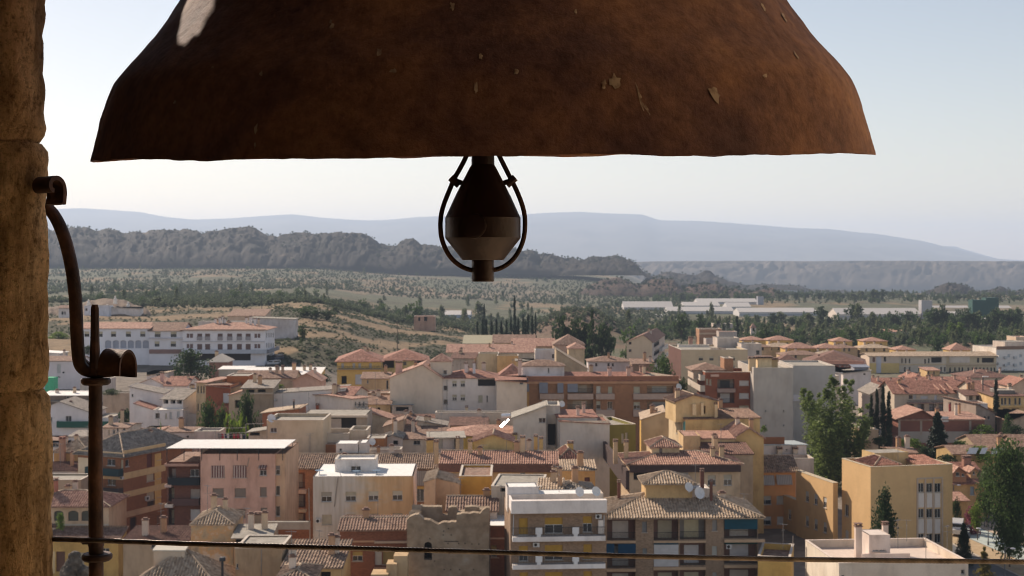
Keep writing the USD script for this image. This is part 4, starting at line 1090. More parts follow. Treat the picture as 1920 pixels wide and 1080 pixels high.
# bottom left: arcaded villa
b = B('villa', 'cream villa with arched brown windows and a terracotta hip roof, between pillar and iron post', 40, 204, 948, 195, depth=9, wall=(0.52, 0.41, 0.30), roof={'t': 'hip', 'yr': 919, 'tile': 'pink'},
      f=[('A', 101, 957.5, 119, 977), ('A', 127.5, 957.5, 147, 977), ('A', 152.5, 957.5, 171, 977), ('A', 76, 957.5, 95, 977), ('bd', 40, 982, 204, 986, (0.5, 0.44, 0.36))])
b.ch(101, 901, 915, 13, back=4.0, col=(0.4, 0.2, 0.15))
b.ch(98, 988, 1004, 14, back=-1.5, col=(0.45, 0.38, 0.32))
b.block(40, 222, 1012, 190.2, depth=3.9, wall=(0.52, 0.38, 0.17), roof={'t': 'shb', 'rise': 1.05, 'tile': 'brown', 'o': .3}, f=[('D', 83, 1034, 97, 1072), ('D', 105, 1034, 122, 1072), ('bd', 98.5, 1034, 103.5, 1075, (0.55, 0.45, 0.28)), ('g', 190, 1028, 205, 1042), ('s', 140, 1036, 158, 1060)])

# brick and cream corner block behind the post
b = B('apartment_block', 'brick apartment block with cream bands and green balconies, right of the iron post', 146, 231.5, 852, 214, depth=17, rot=-24, anchor='r', wm=brickmat((0.25, 0.125, 0.075)), roof={'t': 'hip', 'yr': 815, 'tile': 'grey', 'o': .6},
      f=[('bd', 146, 846, 231.5, 856, CREAM, .05), ('bd', 146, 888, 231.5, 897, CREAM, .05), ('bd', 146, 926, 231.5, 934, CREAM, .05), ('bd', 146, 966, 231.5, 971, CREAM, .05), ('bd', 147, 858, 166, 966, (0.55, 0.5, 0.4), .06),
         ('g', 201, 861, 216, 873), ('g', 202, 897, 217, 910), ('s', 226, 862, 231, 880), ('s', 228, 935, 231, 955), ('s', 208, 936, 222, 955, (0.2, 0.08, 0.06)),
         ('bp', 168, 876, 231, 888, (0.02, 0.045, 0.05), 1.1), ('bp', 168, 912, 231, 925, (0.06, 0.05, 0.05), 1.1), ('br', 168, 948, 231, 965, (0.4, 0.3, 0.22), 1.1)],
      rf=[('bd', 232, 838, 310, 851, (0.50, 0.405, 0.25), .05), ('bd', 232, 879, 310, 891, (0.50, 0.405, 0.25), .05), ('bd', 232, 914, 310, 925, (0.50, 0.405, 0.25), .05), ('bd', 232, 951, 310, 962, (0.45, 0.35, 0.25), .05),
          ('bd', 290, 850, 302, 952, (0.5, 0.37, 0.18), .03), ('g', 235, 862, 242, 875), ('s', 275.5, 851, 285, 876, (0.12, 0.04, 0.035)), ('s', 294, 849, 303, 862), ('s', 275, 887, 289, 902), ('s', 294, 885, 302, 897), ('s', 275, 922, 290, 938), ('s', 294, 921, 302, 932), ('D', 276, 939, 290, 952, (0.06, 0.035, 0.03)), ('D', 244, 970, 256, 1010, (0.05, 0.03, 0.03)), ('s', 294, 966, 306, 980, (0.2, 0.12, 0.09)), ('ac', 271, 930, 277, 938)])
b.hang(('ac', 228, 893, 233, 898))
b.ant((180, 800, 832), (214, 806, 826), back=5)

# pink block under the white canopy
b = B('apartment_block', 'pink rendered block with red striped window blinds and a white sheet canopy on top', 376, 516, 851, 198, depth=13, wall=(0.54, 0.375, 0.315), roof={'t': 'flat', 'ph': 0.05},
      f=[('s', 396, 873, 421, 895.5, (0.3, 0.24, 0.2)), ('s', 437, 872.5, 462, 895.5, (0.3, 0.24, 0.2)), ('h', 487, 874, 500, 891.5, (0.16, 0.07, 0.06)), *gr('s', (398.5, 440), 21, (915.5,), 17, (0.24, 0.19, 0.15)), ('s', 487.5, 913.5, 500, 931, (0.24, 0.19, 0.15)), *gr('s', (399.5, 440.5), 20, (954,), 17, (0.24, 0.18, 0.14)), ('s', 488.5, 952, 501, 969.5, (0.26, 0.22, 0.18)),
         ('cl', 396.5, 873.5, 420.5, 896, redstripe, .05), ('cl', 437.5, 873, 461.5, 896, redstripe, .05), ('aw', 486, 872, 501, 876, redstripe), ('pp', 464, 858, 467, 875)])
b.block(516, 534.5, 851, 198.3, depth=12.6, wall=(0.52, 0.385, 0.28), roof={'t': 'flat', 'ph': 0.05}, f=[('h', 516.8, 873, 525, 890, (0.2, 0.17, 0.15)), ('g', 517, 911, 525, 929), ('g', 517, 949, 525, 968)], wname='side_bay')
b.block(313, 376, 866, 199.5, depth=11, wm=DBRICK, roof={'t': 'flat', 'ph': 0.02, 'tile': 'brown'}, wname='balcony_bay',
        f=[('L', 316, 876, 330, 905, (0.5, 0.4, 0.36), (0.2, 0.1, 0.08)), ('g', 357, 880, 373, 893), ('s', 357, 917, 375, 940, (0.36, 0.3, 0.26)), ('s', 357, 955, 375, 975, (0.5, 0.5, 0.5)), ('L', 316, 913, 327, 940), ('L', 316, 953, 327, 985),
           ('bp', 318, 894, 376, 906, (0.02, 0.025, 0.03), 1.0), ('bp', 325, 933, 376, 944, (0.10, 0.055, 0.05), 1.0), ('bp', 313, 943, 328, 946.5, (0.55, 0.48, 0.42), 1.4), ('bp', 313, 906.5, 325, 909, (0.5, 0.36, 0.3), 1.4), ('bp', 312, 867.5, 376, 870, (0.42, 0.25, 0.19), 1.2)])
# canopy on posts, rooms under it
p0, p1 = W(311.5, 840.5, 197.2), W(533, 837.5, 197.2)
q0, q1 = p0 + (0.6, 10.5, -.1), p1 + (-0.1, 10.5, -.1)
n = 110; mb = MB()
X = np.linspace(p0[0], p1[0], 2 * n + 1); Zf = np.where(np.arange(2 * n + 1) % 2, 0.02, 0.0)
V = [(x, y_, z_ + zz) for y_, z_ in ((p0[1], p0[2]), (q0[1], q0[2])) for x, zz in zip(X, Zf)]
mb.add(V, [[i, i + 1, i + 2 * n + 2, i + 2 * n + 1] for i in range(2 * n)])
mb.add([v - np.array((0, 0, .06)) for v in np.array(V)], [[i + 2 * n + 1, i + 2 * n + 2, i + 1, i] for i in range(2 * n)])
cn = mb.build('canopy', whitedeck, b.T, b.O)
mb = MB()
for px in (313, 345, 378, 412, 445, 485, 530):
    p = W(px, 846, 198.0); mb.bar(p - (0, 0, 1.3), p + (0, 0, .45), .09)
    p = p + (0, 9.0, 0); mb.bar(p - (0, 0, 1.3), p + (0, 0, .3), .09)
mb.build('post', railmat, b.T, b.O)
b.pent(376, 470, 838, 851, 7, depth=2.6, wall=(0.4, 0.36, 0.32), roof={'t': 'flat', 'ph': .02}, f=[('g', 406, 841, 420, 850), ('o', 430, 841, 440, 851)])
b.hang(('dish', 346, 1000, 352, 1006))

# brick block with the long old tiled roof
b = B('apartment_block', 'brick block with long ribbed old tile roof and glazed loggias, right of the pink block', 535.5, 819, 877, 213, depth=10, rot=0, wm=OBRICK, roof={'t': 'gx', 'yr': 851, 'tile': 'old', 'o': .4},
      f=[('L', 541, 886, 572, 916, (0.35, 0.31, 0.25), (0.3, 0.16, 0.09)), ('L', 544, 926, 573, 952, (0.3, 0.28, 0.24)), ('L', 543, 962, 573, 985), ('bd', 535.5, 877, 819, 881, (0.5, 0.38, 0.22)), ('bd', 535.5, 916.5, 575, 924, (0.5, 0.4, 0.32), .9), ('bd', 535.5, 954, 575, 959, (0.5, 0.42, 0.3), .9),
         ('cl', 781, 882, 818, 910, greystripe, .3), ('g', 780, 916, 795, 940), ('bd', 770, 912, 819, 917, (0.5, 0.36, 0.15)), ('s', 800, 918, 815, 945)])
b.ant((582, 812, 845), back=6)

# cream block with white roof terrace
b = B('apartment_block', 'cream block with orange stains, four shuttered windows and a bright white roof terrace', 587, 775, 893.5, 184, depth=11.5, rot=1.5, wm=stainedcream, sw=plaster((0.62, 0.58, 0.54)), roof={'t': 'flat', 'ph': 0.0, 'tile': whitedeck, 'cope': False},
      f=[('h', 602.5, 922.5, 622, 941, (0.30, 0.27, 0.22)), ('h', 648, 922, 667.5, 940, (0.38, 0.34, 0.25)), ('h', 691, 921, 709.5, 939, (0.5, 0.46, 0.36)), ('h', 736, 920, 754.5, 938, (0.5, 0.46, 0.36)), ('s', 604, 965, 622, 984), ('s', 650, 964, 667, 980, (0.4, 0.33, 0.25)), ('s', 691, 963, 710, 980, (0.4, 0.33, 0.25)), ('s', 736, 962, 755, 980), ('pp', 627, 895, 634, 950, (0.2, 0.17, 0.14)), ('ac', 593, 972, 601, 980)],
      lf=[('pp', 580, 915, 581, 985)])
b.pent(628, 704.5, 862, 893, 4.0, depth=4.5, wall=(0.62, 0.62, 0.62), roof={'t': 'flat', 'ph': 0.25, 'tile': whitedeck}, f=[('g', 658, 874, 676.5, 887)])
mb = MB()
for (px, py) in ((599, 889), (668, 890), (706, 889)):
    p = b.on(px, py, 1.8)
    mb.lathe([(0.002, .72), (.6, .72), (.6, .69), (.05, .68), (.05, .02), (.3, 0.0)], 14, p - (0, 0, .2))
mb.build('terrace_table', flat((0.10, 0.17, 0.25), 0.6), b.T, b.O)
b.hang(('pp', 632, 893, 640, 872, (0.6, 0.6, 0.6)))

# brick house with tile roof
b = B('house', 'dark brick house with ribbed tile roof and cream gable end, left of the earth tower', 637, 800, 993.5, 163, depth=9, rot=2.5, wm=BRICK, sw=plaster((0.52, 0.42, 0.32)), roof={'t': 'gx', 'yr': 971, 'tile': 'brown', 'o': .25},
      f=[('bd', 637, 1013.5, 703, 1017, (0.4, 0.28, 0.2)), ('bd', 702, 1014, 770, 1018, (0.42, 0.36, 0.3), .25), ('h', 661, 1034, 680, 1052, (0.40, 0.30, 0.10)), ('D', 703, 1033, 716, 1060, (0.5, 0.5, 0.48)), ('s', 718, 1033, 740, 1058, (0.32, 0.25, 0.10)), ('bp', 702, 1061, 745, 1070, (0.3, 0.2, 0.16), .6)])

# the ruined rammed-earth tower
TD = 157.0
ct = [(763, 975), (768, 969), (775, 966), (785, 964), (791, 970), (794, 974), (806, 975.5), (814, 980), (822, 983.5), (831, 979.5), (843, 979.5), (855.5, 979), (856.5, 965), (866, 963), (873, 962), (880, 963.5), (890, 961.5), (900, 963.5), (905, 957), (912, 952), (917, 952)]
tw = thing('earth_tower', 'ruined medieval tower of brown rammed earth with broken battlements and an arched window', 'tower', W(840, 1103, TD))
TOo = W(840, 1200, TD); TOo[2] = -0.5
UsdGeom.Xformable(tw).GetOrderedXformOps()[0].Set(Gf.Vec3d(*map(float, TOo)))
def slab_contour(contour, D0, thick, holes=(), rough=0.0, seed=0):
    """a wall whose outline the photo shows at D0, extruded away from us"""
    pts = []
    for i in range(len(contour) - 1):
        (a, c), (e, g) = contour[i], contour[i + 1]
        k = max(1, int(abs(e - a) / 3))
        for t in range(k): pts.append((a + (e - a) * t / k, c + (g - c) * t / k))
    pts.append(contour[-1])
    pts = np.array(pts); r2 = np.random.default_rng(seed)
    pts[1:-1, 1] += r2.normal(0, rough, len(pts) - 2)
    xz = [((x - 960) / F * D0, CZ - (y - HY) / F * D0) for x, y in pts]
    po = Polygon(xz + [(xz[-1][0], -0.5), (xz[0][0], -0.5)], holes)
    m = trimesh.creation.extrude_polygon(po.buffer(0), thick, engine='earcut')
    v = np.stack([m.vertices[:, 0], D0 + thick - m.vertices[:, 2], m.vertices[:, 1]], -1)
    return v, m.faces[:, ::1]
def archhole(x0, x1, yt, yb, D0):
    c, r = (x0 + x1) / 2, (x1 - x0) / 2
    pts = [(x0, yb)] + [(c - r * math.cos(t), yt + r - r * math.sin(t)) for t in np.linspace(0, math.pi, 9)] + [(x1, yb)]
    return [((x - 960) / F * D0, CZ - (y - HY) / F * D0) for x, y in pts]
mb = MB(); mb.add(*slab_contour(ct, TD, 1.2, [archhole(795, 810, 1016, 1050, TD)], .35, 1)); mb.build('wall', earthwall, tw, TOo)
ctb = [(775, 956), (780, 952), (790, 948.5), (800, 950), (828, 950.5), (829, 966), (839, 967), (840.5, 952), (848, 950), (856, 951), (857, 960), (871, 959), (872, 951), (884, 949.5), (893, 950), (903, 954), (907, 953), (916, 952)]
mb = MB(); mb.add(*slab_contour(ctb, TD + 8.2, 1.2, (), .3, 2)); mb.build('wall', earthwall, tw, TOo)
for px, y0_, y1_ in ((763, 971, 954), (917, 953, 951)):
    a, c = W(px, y0_, TD + 1.2), W(px, y1_, TD + 8.2)
    x = (763 - 960) / F * TD if px == 763 else (917 - 960) / F * TD
    mb = MB(); w_ = 1.1 if px == 763 else -1.1
    ys = np.linspace(TD + 1.2, TD + 8.2, 12); r2 = np.random.default_rng(5 + px)
    zt = np.interp(ys, [ys[0], ys[-1]], [a[2], c[2]]) + r2.normal(0, .22, 12)
    for i in range(11):
        P = [(x, ys[i], -.5), (x, ys[i + 1], -.5), (x + w_, ys[i + 1], -.5), (x + w_, ys[i], -.5), (x, ys[i], zt[i]), (x, ys[i + 1], zt[i + 1]), (x + w_, ys[i + 1], zt[i + 1]), (x + w_, ys[i], zt[i])]
        mb.add(P, [[4, 5, 6, 7], [0, 1, 5, 4], [1, 2, 6, 5], [2, 3, 7, 6], [3, 0, 4, 7]])
    mb.build('wall', earthwall, tw, TOo)
fl = W(840, 992, TD + 4.5)
mb = MB().box((fl[0], TD + 4.6, fl[2] - .4), (8.9, 6.8, .5)); mb.build('floor', earthwall, tw, TOo)
mb = MB()
for (x, y) in ((832, 996), (841, 991), (831, 1003), (846, 1003), (840, 1019), (860, 1019), (872, 1019), (885, 1020), (898, 1020), (833, 1068), (845, 1068), (862, 1068), (888, 1068), (815, 1052), (806, 1010)):
    p = W(x, y, TD - .02); mb.box(p, (.12, .04, .12))
mb.build('putlog_hole', darkin, tw, TOo, kind='stuff')
p = W(846, 1015, TD - .03); mb = MB().box(p, (1.6, .06, .07)); mb.build('crack', darkin, tw, TOo)
# stepped buttress at its foot
bt = thing('stepped_wall', 'stepped pale stone wall climbing to the left foot of the earth tower', 'wall', (W(750, 1080, 152)[0], 152, -.3))
BTO = np.array((W(750, 1080, 152)[0], 152, -.3))
for i, (x0, x1, y) in enumerate(((696, 728, 1076), (724.5, 744, 1057), (738, 764, 1042))):
    a, c = W(x0, y, 151 + i), W(x1, y, 151 + i)
    mb = MB().box(((a[0] + c[0]) / 2, 152 + i, a[2] / 2 - .15), (c[0] - a[0], 2.6 - .2 * i, a[2] + .3)); mb.build('step', plaster((0.46, 0.37, 0.25)), bt, BTO)

# brick sliver between tower and white-balconied block
B('house', 'narrow brick house with a cream string course, squeezed right of the earth tower', 900, 954, 986.5, 166, depth=9, wm=BRICK, roof={'t': 'flat', 'ph': 0.1, 'tile': whitedeck}, f=[('bd', 900, 1008, 954, 1011, (0.45, 0.36, 0.3)), ('h', 921, 1022, 931, 1044, (0.35, 0.26, 0.1)), ('bd', 918, 1045, 936, 1047, (0.45, 0.36, 0.3))])
# dark tile roof behind the tower
b = B('house', 'house with dark ribbed gable roof and white verge, right behind the earth tower', 838, 932, 957, 171, depth=7, wall=(0.55, 0.5, 0.45), roof={'t': 'gx', 'yr': 930, 'tile': 'brown', 'o': .2}, f=[('g', 905, 975, 915, 985)])
# orange wall
b = B('house', 'house with bare orange party wall and curved parapet, behind the earth tower', 861, 922, 893, 184, depth=10, rot=0, wm=plaster((0.50, 0.30, 0.10), .3), sw=plaster((0.55, 0.40, 0.27)), roof={'t': 'flat', 'ph': .25})
b.block(816, 861, 906, 182, depth=6, wall=(0.52, 0.38, 0.26), roof={'t': 'shl', 'rise': .8, 'tile': 'tan', 'o': .1}, wname='lower_wall')
b.block(795, 816, 903, 180, depth=8, wall=(0.54, 0.40, 0.28), roof={'t': 'shr', 'rise': .5, 'tile': 'tan', 'o': .1}, wname='end_wall', f=[])
# pale grey party wall + concrete flat top
b = B('house', 'house with a rough grey-cream party wall and concrete roof slab, left of the white balconies', 921, 1015, 912, 174, depth=10, rot=-5, wall=(0.50, 0.45, 0.38), roof={'t': 'flat', 'ph': .1, 'tile': concrete}, f=[('o', 938, 915, 950, 922), ('bd', 948, 917, 1015, 940, (0.6, 0.6, 0.6), .3)])
# white-balconied block
WBR = brickmat((0.27, 0.19, 0.135))
ysh = (0.40, 0.23, 0.035)
b = B('apartment_block', 'brown brick block with white roof parapet, long white balconies and yellow blinds', 957, 1137, 958.5, 152, depth=10, rot=4, wm=WBR, roof={'t': 'flat', 'ph': 0.05, 'tile': concrete},
      f=[('s', 973, 971.5, 989.5, 1002, ysh), ('h', 1021.5, 970.5, 1055, 1000, ysh), ('h', 1093, 968, 1110, 998, ysh), ('h', 973, 1023.5, 990, 1052, ysh), ('h', 1021.5, 1022, 1055, 1050, ysh), ('s', 1094, 1020.5, 1110, 1048, ysh), ('s', 974, 1073, 990, 1100, ysh), ('s', 1022, 1072.5, 1055, 1100, ysh), ('s', 1094, 1071, 1110, 1100, ysh),
         ('bd', 1121, 974, 1130, 999, (0.6, 0.58, 0.55), .5), ('pp', 962, 965, 963, 1003, (.6, .6, .6)), ('pp', 1132, 966, 1132.5, 1000, (.6, .6, .6))])
for y0, y1, yr in ((1004, 1013, 986.5), (1056, 1064.5, 1038)):
    for (x0, x1) in ((960, 1133),):
        fc = b.faces['front']
        mb = MB(); a_, z_ = fc.uz(x0, y0); c_, _ = fc.uz(x1, y0); Yb = fc.p0[1]; zb_ = CZ - (y1 - HY) / F * Yb
        fbox(mb, fc, a_, c_, zb_, z_, 0, 1.0); bal = mb.build('balcony', plaster((0.66, 0.65, 0.65), .35), b.T, b.O)
        mb = MB(); railing(mb, fc, a_, c_, z_, 1.0, .92); mb.build('railing', railmat, bal, b.O)
        for px in (1009, 1077.5):
            u_ = fc.u(px); mb = MB(); fbox(mb, fc, u_ - .36, u_ + .36, z_ + .28, z_ + .98, .80, 1.02); fbox(mb, fc, u_ - .22, u_ + .22, z_ + .002, z_ + .277, .86, 1.0); mb.build('planter_post', flat((0.66, 0.65, 0.64), .8), bal, b.O)
b.hang(('ac', 1116, 963.5, 1127.5, 971.5), ('ac', 999, 1016.5, 1011, 1024.5))
fc = b.faces['front']; u0, z0 = fc.uz(957.5, 959); u1, _ = fc.uz(1136, 959)
z1_ = fc.uz(960, 937)[1]
mb = MB(); fbox(mb, fc, u0, u1, z0 - .1, z1_, 0.0, .9); fbox(mb, fc, u0, u0 + .2, z0, z1_, -5, 0); b_ = mb.build('parapet', plaster((0.64, 0.63, 0.62), .35), b.T, b.O)
b.pent(951, 1131, 927, 940, 3.0, depth=3, wall=(0.60, 0.56, 0.52), roof={'t': 'flat', 'ph': .05, 'tile': whitedeck})
b.pent(951, 1010, 913, 928, 3.2, depth=3, wall=(0.6, 0.6, 0.61), roof={'t': 'flat', 'ph': .05, 'tile': whitedeck})
b.dish((1087, 922, .55), (1118, 921, .55), back=2.0)
# little bright tile roofs just behind it
b = B('house', 'sunlit pale ribbed lean-to roof behind the white roof parapet', 1008, 1056, 921, 172, depth=6, rot=-3, wall=(0.5, 0.42, 0.33), roof={'t': 'shb', 'yr': 896, 'tile': 'tan', 'o': .1})
b = B('house', 'low grey-brown tile roof with a pale sunlit hip ridge, above the white roof parapet', 1034, 1118, 923, 176, depth=7, rot=3, wall=(0.5, 0.45, 0.36), roof={'t': 'hip', 'yr': 905, 'tile': 'grey', 'o': .2})
# orange stair house
b = B('house', 'orange stair-head house with a bright ribbed tile roof and small door', 1054, 1116, 881, 188, depth=6, rot=0, wall=(0.50, 0.33, 0.17), sw=plaster((0.54, 0.38, 0.22)), roof={'t': 'shb', 'yr': 862, 'tile': 'tan', 'o': .25}, f=[('D', 1096, 895, 1106, 912, (0.12, 0.05, 0.045))], lf=[('s', 1045, 884, 1049, 894, (.2, .15, .1))])

# block with loggias and blue awnings
b = B('apartment_block', 'tan brick block with blue awnings over brick loggias, below a broad old tile roof', 1136, 1421, 966, 168, depth=11, rot=1.0, wm=TBRICK, roof={'t': 'hip', 'yr': 924, 'tile': 'tan', 'o': .75},
      f=[('L', 1138, 972.5, 1191.5, 1013, (0.46, 0.42, 0.38)), ('L', 1138, 1019.5, 1191.5, 1065, (0.3, 0.3, 0.3)), ('L', 1138, 1072, 1191.5, 1112, (0.46, 0.42, 0.38)),
         ('s', 1204, 978, 1213, 998, (0.2, 0.2, 0.2)), ('s', 1205, 1028, 1213, 1046, (0.2, 0.22, 0.22)),
         ('L', 1225.5, 971.5, 1272, 1013, (0.36, 0.31, 0.22)), ('L', 1274.5, 970.5, 1323, 1011.5, (0.46, 0.4, 0.26), (.22, .2, .18)), ('L', 1225.5, 1018.5, 1272, 1062, (0.5, 0.5, 0.5)), ('L', 1274.5, 1018, 1323, 1060, (0.5, 0.48, 0.48)), ('L', 1225.5, 1070, 1272, 1112), ('L', 1274.5, 1069, 1323, 1112),
         ('s', 1335.5, 975, 1344.5, 995, (0.25, 0.24, 0.23)), ('s', 1335, 1024, 1344.5, 1043, (0.4, 0.4, 0.36)), ('s', 1336, 1073, 1344, 1092, (.3, .3, .28)),
         ('L', 1357.5, 966.8, 1420, 1009, (0.55, 0.5, 0.45)), ('L', 1357.5, 1017, 1420, 1057, (0.5, 0.48, 0.48)), ('L', 1357.5, 1065, 1420, 1105, (0.5, 0.46, 0.4)),
         ('bd', 1137, 1014, 1192, 1018, (0.42, 0.33, 0.24), .15), ('bd', 1225, 1013.5, 1323.5, 1017.5, (0.42, 0.33, 0.24), .15), ('bd', 1137, 1066, 1192, 1071, (0.42, 0.33, 0.24), .3), ('bd', 1225, 1063, 1323.5, 1068, (0.42, 0.33, 0.24), .15), ('bd', 1357, 1010, 1433, 1015.5, (0.42, 0.33, 0.24), .5), ('bd', 1357, 1058, 1433, 1063.5, (0.42, 0.33, 0.24), .5),
         ('cl', 1358, 967, 1420, 992, tealaw, .12), ('cl', 1136.5, 1019, 1151.5, 1044, blueaw, .2), ('cl', 1158.5, 1019, 1191.5, 1044, blueaw, .2), ('cl', 1225.5, 1018, 1272, 1020.5, tealaw, .1), ('cl', 1357.5, 1016, 1420, 1019.5, flat((.01, .05, .045)), .1), ('cl', 1226, 1021, 1272, 1062, flat((0.5, 0.5, 0.5), .6), .02)])
b.hang(('ac', 1361, 1020, 1371, 1028))
b.pent(1211, 1298, 904, 926, 4.0, depth=5, wall=(0.50, 0.38, 0.22), roof={'t': 'hip', 'yr': 884, 'tile': 'tan', 'o': .45})
b.pent(1298, 1330, 917, 929, 4.2, depth=3.5, wall=(0.58, 0.52, 0.46), roof={'t': 'flat', 'ph': .1, 'tile': whitedeck})
b.ch(1316.5, 884, 925, 7, back=4.5, m=DBRICK).ch(1333.5, 904, 930, 5, back=3.4, m=DBRICK).ch(1160.5, 905, 925, 6, back=6.5, m=DBRICK)
b.dish((1292, 913, .6), (1312, 924, .75), back=3.2)
b.ant((1304, 870, 925), (1395, 925, 950), back=3.5)

# block with dark fascia
b = B('apartment_block', 'cream block with a wide dark brown fascia and red tile roof crowded with chimneys', 1180, 1388, 869.5, 205, depth=11, rot=2.0, wall=(0.46, 0.38, 0.28), roof={'t': 'hip', 'yr': 846, 'tile': 'pink', 'o': .5},
      f=[('bd', 1180, 871, 1388, 884.5, mottled('dark_fascia', [(0.3, (.05, .032, .03)), (.7, (.075, .048, .042))], 2.0), .5), ('h', 1327, 891, 1342, 910, (0.4, 0.36, 0.28)), ('h', 1357, 890, 1372, 910, (0.4, 0.36, 0.28)), ('o', 1188, 886, 1216, 900), ('cl', 1222, 886, 1290, 900, greystripe, .3), ('s', 1327, 928, 1342, 945), ('s', 1357, 928, 1372, 945)],
      lf=[('bd', 1133, 853, 1180, 886, mottled('dark_fascia', [(0.3, (.05, .032, .03)), (.7, (.075, .048, .042))], 2.0), .5), ('s', 1138, 876, 1142, 888, (.15, .1, .06)), ('s', 1145, 878, 1150, 890, (.15, .1, .06))])
b.pent(1222, 1274, 836, 862, 4.5, depth=6, wall=(0.5, 0.42, 0.30), roof={'t': 'hip', 'yr': 821, 'tile': 'pink', 'o': .35}, f=[('s', 1236, 838, 1242, 850, (.2, .16, .14))], lf=[])
b.ch(1154, 828, 862, 8, back=6).ch(1174, 829, 868, 8, back=5).ch(1336, 841, 866, 8, back=3).ch(1353, 838, 866, 8.5, back=3).ch(1342, 822, 850, 8, back=9)
b.ant((1303, 858, 874), back=1.5)
# orange block with striped awnings
b = B('apartment_block', 'orange block with grey striped awnings and white shutters under a ribbed tile roof', 1388.5, 1492, 881.5, 226, depth=8, rot=2.0, wm=plaster((0.44, 0.25, 0.13), .2), roof={'t': 'gx', 'yr': 854, 'tile': 'old', 'o': .5},
      f=[('L', 1391, 887, 1413, 921, (0.2, 0.18, 0.16), (0.2, 0.06, 0.05)), ('L', 1391, 926, 1413, 958, (0.3, 0.3, 0.3), (0.2, 0.06, 0.05)), ('h', 1424, 930, 1446, 946, (0.4, 0.36, 0.3)), ('s', 1456, 929.5, 1480, 945, (0.42, 0.38, 0.32)), ('h', 1424, 968.5, 1446, 984, (0.55, 0.53, 0.5)), ('s', 1457, 968.5, 1480, 983, (0.55, 0.53, 0.5)), ('D', 1455, 1006, 1469, 1035, (.06, .05, .05)),
         ('aw', 1421, 891, 1451, 907, greystripe), ('aw', 1455, 890, 1484, 906, greystripe), ('cl', 1391, 887, 1413, 903, greystripe, .2), ('bd', 1392, 921, 1412, 924, (.6, .58, .55), .3), ('bd', 1388.5, 882, 1492, 885, (.5, .36, .3), .3)])

# yellow corner building
YEL = (0.54, 0.395, 0.23)
b = B('institute_building', 'large plain ochre building with parapet, red tile roof inside it and tall strip windows', 1632.5, 1786, 876, 200, depth=9, rot=13, wm=plaster(YEL, .14), roof={'t': 'flat', 'ph': 0.9, 'tile': 'darkred', 'copem': flat((0.55, 0.47, 0.34), .9)},
      f=[*gr('g', (1721, 1737, 1752.5), 11.5, (906, 954, 1001), 17), *gr('bd', (1722, 1737.5, 1752.5), 10.5, (924.5, 973), 27, (0.6, 0.58, 0.56), .03), ('bd', 1719, 895, 1768, 898, (.42, .36, .3), .05), *[('bd', x, 898, x + 3, 1040, (.45, .38, .32), .09) for x in (1718.5, 1733.2, 1748.8, 1765)]],
      lf=[('g', 1584, 946, 1591, 968), ('s', 1584, 994, 1591, 1010, (.5, .48, .45))])
b.pent(1640, 1703, 849.5, 862, 5.5, depth=4, wall=(0.52, 0.41, 0.24), roof={'t': 'flat', 'ph': .05, 'tile': concrete})
r = b.pent(1640, 1690, 872.5, 880, 1.6, depth=6.0, wall=(0.4, 0.3, 0.2), roof={'t': 'hip', 'yr': 857, 'tile': 'red', 'o': .1})
r = b.pent(1724, 1770, 872.5, 880, 1.6, depth=6.0, wall=(0.4, 0.3, 0.2), roof={'t': 'shb', 'rise': .6, 'tile': 'red', 'o': .1})
fcl = b.faces['left']
q0 = fcl.P(fcl.u(1574.5), 0)
b.block(1562, 1571, 905.5, 208.3, depth=13, rot=13, anchor='r', wm=plaster(YEL, .14), roof={'t': 'flat', 'ph': .7, 'tile': 'darkred', 'copem': flat((0.55, 0.47, 0.34), .9)}, wname='wing_wall',
        lf=[*[('h', x, y, x + 6.5, y + 20, (.5, .48, .44)) for x, y in ((1510, 921), (1526.5, 926), (1543.5, 932), (1562, 938), (1510, 967), (1526.5, 973), (1543.5, 979), (1562, 985))]])
b.block(1494, 1502, 938, 221.5, depth=9, rot=13, anchor='r', wm=plaster(YEL, .14), roof={'t': 'flat', 'ph': .7, 'tile': 'darkred', 'copem': flat((0.55, 0.47, 0.34), .9)}, wname='wing_wall',
        lf=[*[('h', x, y, x + 6, y + 19, (.5, .48, .44)) for x, y in ((1477.5, 955), (1493.5, 961))]])

# white roof terrace bottom right
b = B('terrace_building', 'white flat-roofed building with pale pink roof terrace and stair head, bottom right corner', 1573, 1815.5, 1056.5, 150, depth=12.5, rot=4.5, wm=plaster((0.56, 0.51, 0.44), .3), sw=plaster((0.62, 0.58, 0.50), .3), roof={'t': 'flat', 'ph': 0.85, 'tile': flat((0.60, 0.49, 0.41), .9), 'copem': flat((0.62, 0.52, 0.44), .9)}, f=[('g', 1802, 1068, 1809, 1077), ('g', 1578, 1078, 1584, 1090)], lf=[('pp', 1512, 1025, 1512.5, 1080, (.4, .36, .32)), ('pp', 1487, 1005, 1487.5, 1080, (.35, .3, .26))])
b.pent(1629.5, 1669, 1003.5, 1036, 5.5, depth=3.4, wall=(0.62, 0.58, 0.55), roof={'t': 'flat', 'ph': .02, 'tile': flat((0.62, 0.53, 0.46), .9)}, f=[('g', 1636, 1031, 1648, 1034), ('g', 1649, 1031, 1661, 1034)])
b.ch(1609, 987, 1040, 12, back=4.6, col=(0.6, 0.53, 0.48)).ch(1659.5, 984, 1000, 10, back=9.0, col=(0.6, 0.53, 0.48))
fc = b.faces['front']
mb = MB()
pA, pB = b.on(1616, 1042, 3.4), b.on(1706, 1040, 3.4)
mb.box(((pA[0] + pB[0]) / 2, (pA[1] + pB[1]) / 2, pA[2] - .45), (np.linalg.norm(pB - pA), .14, 1.3), b.faces['u']); mb.build('terrace_wall', plaster((.62, .56, .52)), b.T, b.O)
b.ant((1736, 1004, 1042), back=3.0); b.ant((1700, 974, 1010), back=11.0); b.ant((1776, 985, 1025), back=6.0)

